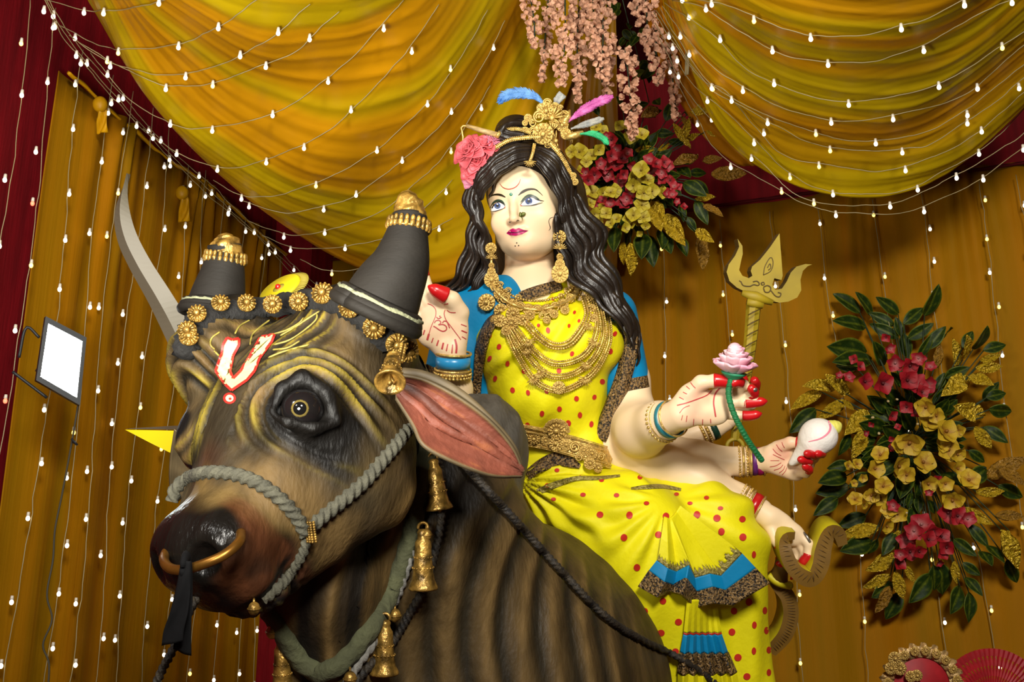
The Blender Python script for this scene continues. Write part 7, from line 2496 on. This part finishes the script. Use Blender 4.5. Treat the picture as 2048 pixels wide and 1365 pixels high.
strands = [(1058, -20, 1070, 95, 14, 5.6), (1098, -20, 1084, 165, 9, 5.8), (1130, -20, 1122, 170, 17, 5.5), (1160, -20, 1156, 205, 13, 5.65), (1185, -20, 1188, 120, 19, 5.5), (1205, -20, 1204, 165, 20, 5.45), (1216, 90, 1214, 192, 10, 5.6), (1250, 95, 1266, 275, 15, 5.4), (1290, -20, 1296, 110, 17, 5.5), (1312, 60, 1318, 168, 15, 5.45), (1338, 90, 1352, 240, 9, 5.6), (1280, -20, 1272, 30, 14, 5.6)]
for i, (x0, y0, x1, y1, w, D) in enumerate(strands):
    rr = random.Random(900 + i)
    o = empty('blossom_strand', P(x0, y0, D), f'{ordn[i]} hanging strand of pale pink blossom from the left, above the head', 'flowers', 'hanging blossom strands')
    q = spl(PP([(x0, y0, D), ((x0 + x1) / 2 + rr.uniform(-4, 4), (y0 + y1) / 2, D), (x1, y1, D)]), 20)
    MB().tube(q, .004, 5).build('stem', stem_m, o)
    n_ = int((y1 - y0) * w / 24)
    for k in range(n_):
        f = (k + rr.random()) / n_
        ww = w * (1 - .65 * sstep(.6, 1, f)) * 1.25
        x = x0 + (x1 - x0) * f + rr.uniform(-1, 1) * ww; y = y0 + (y1 - y0) * f
        bloom_at(flo[k % 4], 'floret', x, y, rr.uniform(6, 9.5), D + rr.uniform(-.05, .05), o, rr)
vine = empty('leaf_spray', P(1262, 60, 5.8), 'thin green leaflet spray hanging among the pale blossom strands', 'foliage')
rr = random.Random(77)
for x, y in ((1226, 15), (1236, 5), (1222, 2), (1262, 62), (1276, 70), (1268, 84), (1252, 74), (1280, 58), (1258, 48), (1300, 130), (1284, 120), (1292, 144), (1270, 150), (1246, 60), (1310, 200), (1296, 214)):
    leaf_at(leaf_g, 'leaf', x, y, x + rr.uniform(-18, 18), y + rr.uniform(4, 22), 5.8, vine, rr, 1.4)
MB().tube(spl(PP([(1240, -20, 5.83), (1258, 50, 5.83), (1275, 110, 5.83), (1298, 205, 5.83)]), 20), .003, 5).build('stem', stem_m, vine)

# pale cloth strip hanging beside the blossoms
M['white_strip'] = mat('white_strip', lin(140, 128, 96), .7, var=.3, vscale=20)
ws = empty('cloth_strip', P(1368, 0, 5.2), 'narrow pale cloth strip hanging at the edge of the right swag', 'strip')
strip([(1364, -30, 5.15), (1370, 30, 5.15), (1375, 90, 5.15), (1374, 150, 5.15)], 12, 8, 'strip', ws, 'white_strip', wob=.01)

# knotted satin ends along the left curtain top
for (x, y, lb) in ((204, 215, 'knotted satin end at the left curtain top, upper one of two'), (368, 392, 'knotted satin end at the left curtain top, lower one of two')):
    p0 = wall_point(x, y, 'l', .10); Dk = float((p0 - CAM) @ FW)
    st_ = empty('satin_tail', p0, lb, 'drapery', 'satin ends on the left curtain')
    strip([(x - 8, y - 14, Dk), (x, y + 6, Dk - .02), (x + 2, y + 30, Dk - .01), (x - 1, y + 52, Dk)], 12, 30, 'tail', st_, 'satin_trim', wob=.02)
    MB().ball(P(x - 4, y - 6, Dk - .02), (.035, .03, .04), 10, 8).build('knot', M['satin_trim'], st_)

# two hand fans at the lower right
M['fan_red'] = mat('fan_red', (0.36, 0.006, 0.012), .6, var=.25, vscale=20)
M['fan_gold'] = mat('fan_gold', (0.62, 0.40, 0.16), .35, .4, var=.5, vscale=50, bump=.6, bscale=90)
fa = empty('lace_fan', P(1842, 1372, 4.6), 'round red fan edged with gold lace at the lower right', 'fan')
fc_ = P(1842, 1372, 4.6)
R2 = basis(unit(-FW + .1 * UP), RT)
mb = MB(); mb.lathe([(0, .012), (ps(56, 4.6), .006), (ps(60, 4.6), -.004), (0, -.006)], fc_, R2[:, 2], 48); mb.build('disc', M['fan_red'], fa)
mb = MB()
th = np.linspace(0, 2 * PI, 160)
for r0, r1, am in ((56, 82, .012), ):
    inner = [fc_ + ps(r0, 4.6) * (math.cos(a_) * R2[:, 0] + math.sin(a_) * R2[:, 1]) + R2[:, 2] * .012 for a_ in th]
    outer_ = [fc_ + ps(r1 + 4 * math.sin(a_ * 22), 4.6) * (math.cos(a_) * R2[:, 0] + math.sin(a_) * R2[:, 1]) + R2[:, 2] * (.012 + am * math.sin(a_ * 44)) for a_ in th]
    mb.grid(np.array([inner, [(np.array(p) + q) / 2 + R2[:, 2] * .012 * math.sin(k * .9) for k, (p, q) in enumerate(zip(inner, outer_))], outer_]))
mb.build('lace', M['fan_gold'], fa, solid=.003)
for k in range(10):
    an = .2 + PI * .9 * k / 9
    for rad_ in (70,):
        o = bpy.data.objects.new('lace_flower', jewel0); o.data = jewel0
        o.rotation_euler = Matrix([list(r) for r in R2]).to_4x4().to_euler(); o.scale = (ps(9, 4.6),) * 3
        o.location = fc_ + ps(rad_, 4.6) * (math.cos(an) * R2[:, 0] + math.sin(an) * R2[:, 1]) + R2[:, 2] * .025
        link(o, fa)
for x, y, r in ((1790, 1318, 13), (1800, 1338, 13), (1782, 1338, 12), (1822, 1354, 11), (1834, 1352, 11)):
    o = bpy.data.objects.new('lace_flower', jewel0)
    o.rotation_euler = Matrix([list(q) for q in R2]).to_4x4().to_euler(); o.scale = (ps(r, 4.6),) * 3; o.location = P(x, y, 4.56)
    link(o, fa)
fb = empty('pierced_fan', P(1985, 1420, 4.75), 'red pierced folding fan beside the gold laced fan', 'fan')
fc2 = P(1985, 1412, 4.75)
mb = MB()
nb_ = 30
for k in range(nb_):
    a0, a1 = PI * (.06 + .88 * k / nb_), PI * (.06 + .88 * (k + 1) / nb_)
    def fp(r, a, z): return fc2 + ps(r, 4.75) * (math.cos(a) * R2[:, 0] + math.sin(a) * R2[:, 1]) + R2[:, 2] * z
    am = (a0 + a1) / 2
    # each blade leaves triangular openings between its ribs
    for r0, r1 in ((20, 38), (44, 58), (64, 78), (84, 98)):
        mb.add([fp(r0, a0, 0), fp(r0, am, .004), fp(r1, am + (a1 - a0) * .12, .004), fp(r1, a0, 0)], [(0, 1, 2, 3)])
        mb.add([fp(r0, am, .004), fp(r0, a1, 0), fp(r1, a1 - (a1 - a0) * .12, 0), fp(r0 + 2, am, .004)], [(0, 1, 2, 3)])
    for r0, r1 in ((14, 21), (38, 44.5), (58, 64.5), (78, 84.5), (97, 112)):
        mb.add([fp(r0, a0, 0), fp(r0, am, .004), fp(r0, a1, 0), fp(r1, a1, 0), fp(r1, am, .004), fp(r1, a0, 0)], [(0, 1, 4, 5), (1, 2, 3, 4)])
mb.build('leaf', M['fan_red'], fb, smooth=False, solid=.002)
MB().lathe([(0, .01), (ps(14, 4.75), .006), (ps(16, 4.75), 0), (0, -.006)], fc2, R2[:, 2], 20).build('pivot', M['fan_red'], fb)
be = empty('bead_string', P(1952, 1240, 4.8), 'short string of red beads hanging under the right arrangement', 'beads')
mb = MB(); mb.tube(PP([(1952, 1225, dw - .1), (1952, 1292, dw - .1)]), .002, 5); mb.build('thread', M['fan_red'], be)
for y in (1248, 1262, 1278, 1288):
    MB().ball(P(1952, y, dw - .1), ps(4.5, dw), 8, 6).build('bead', M['fan_red'], be)
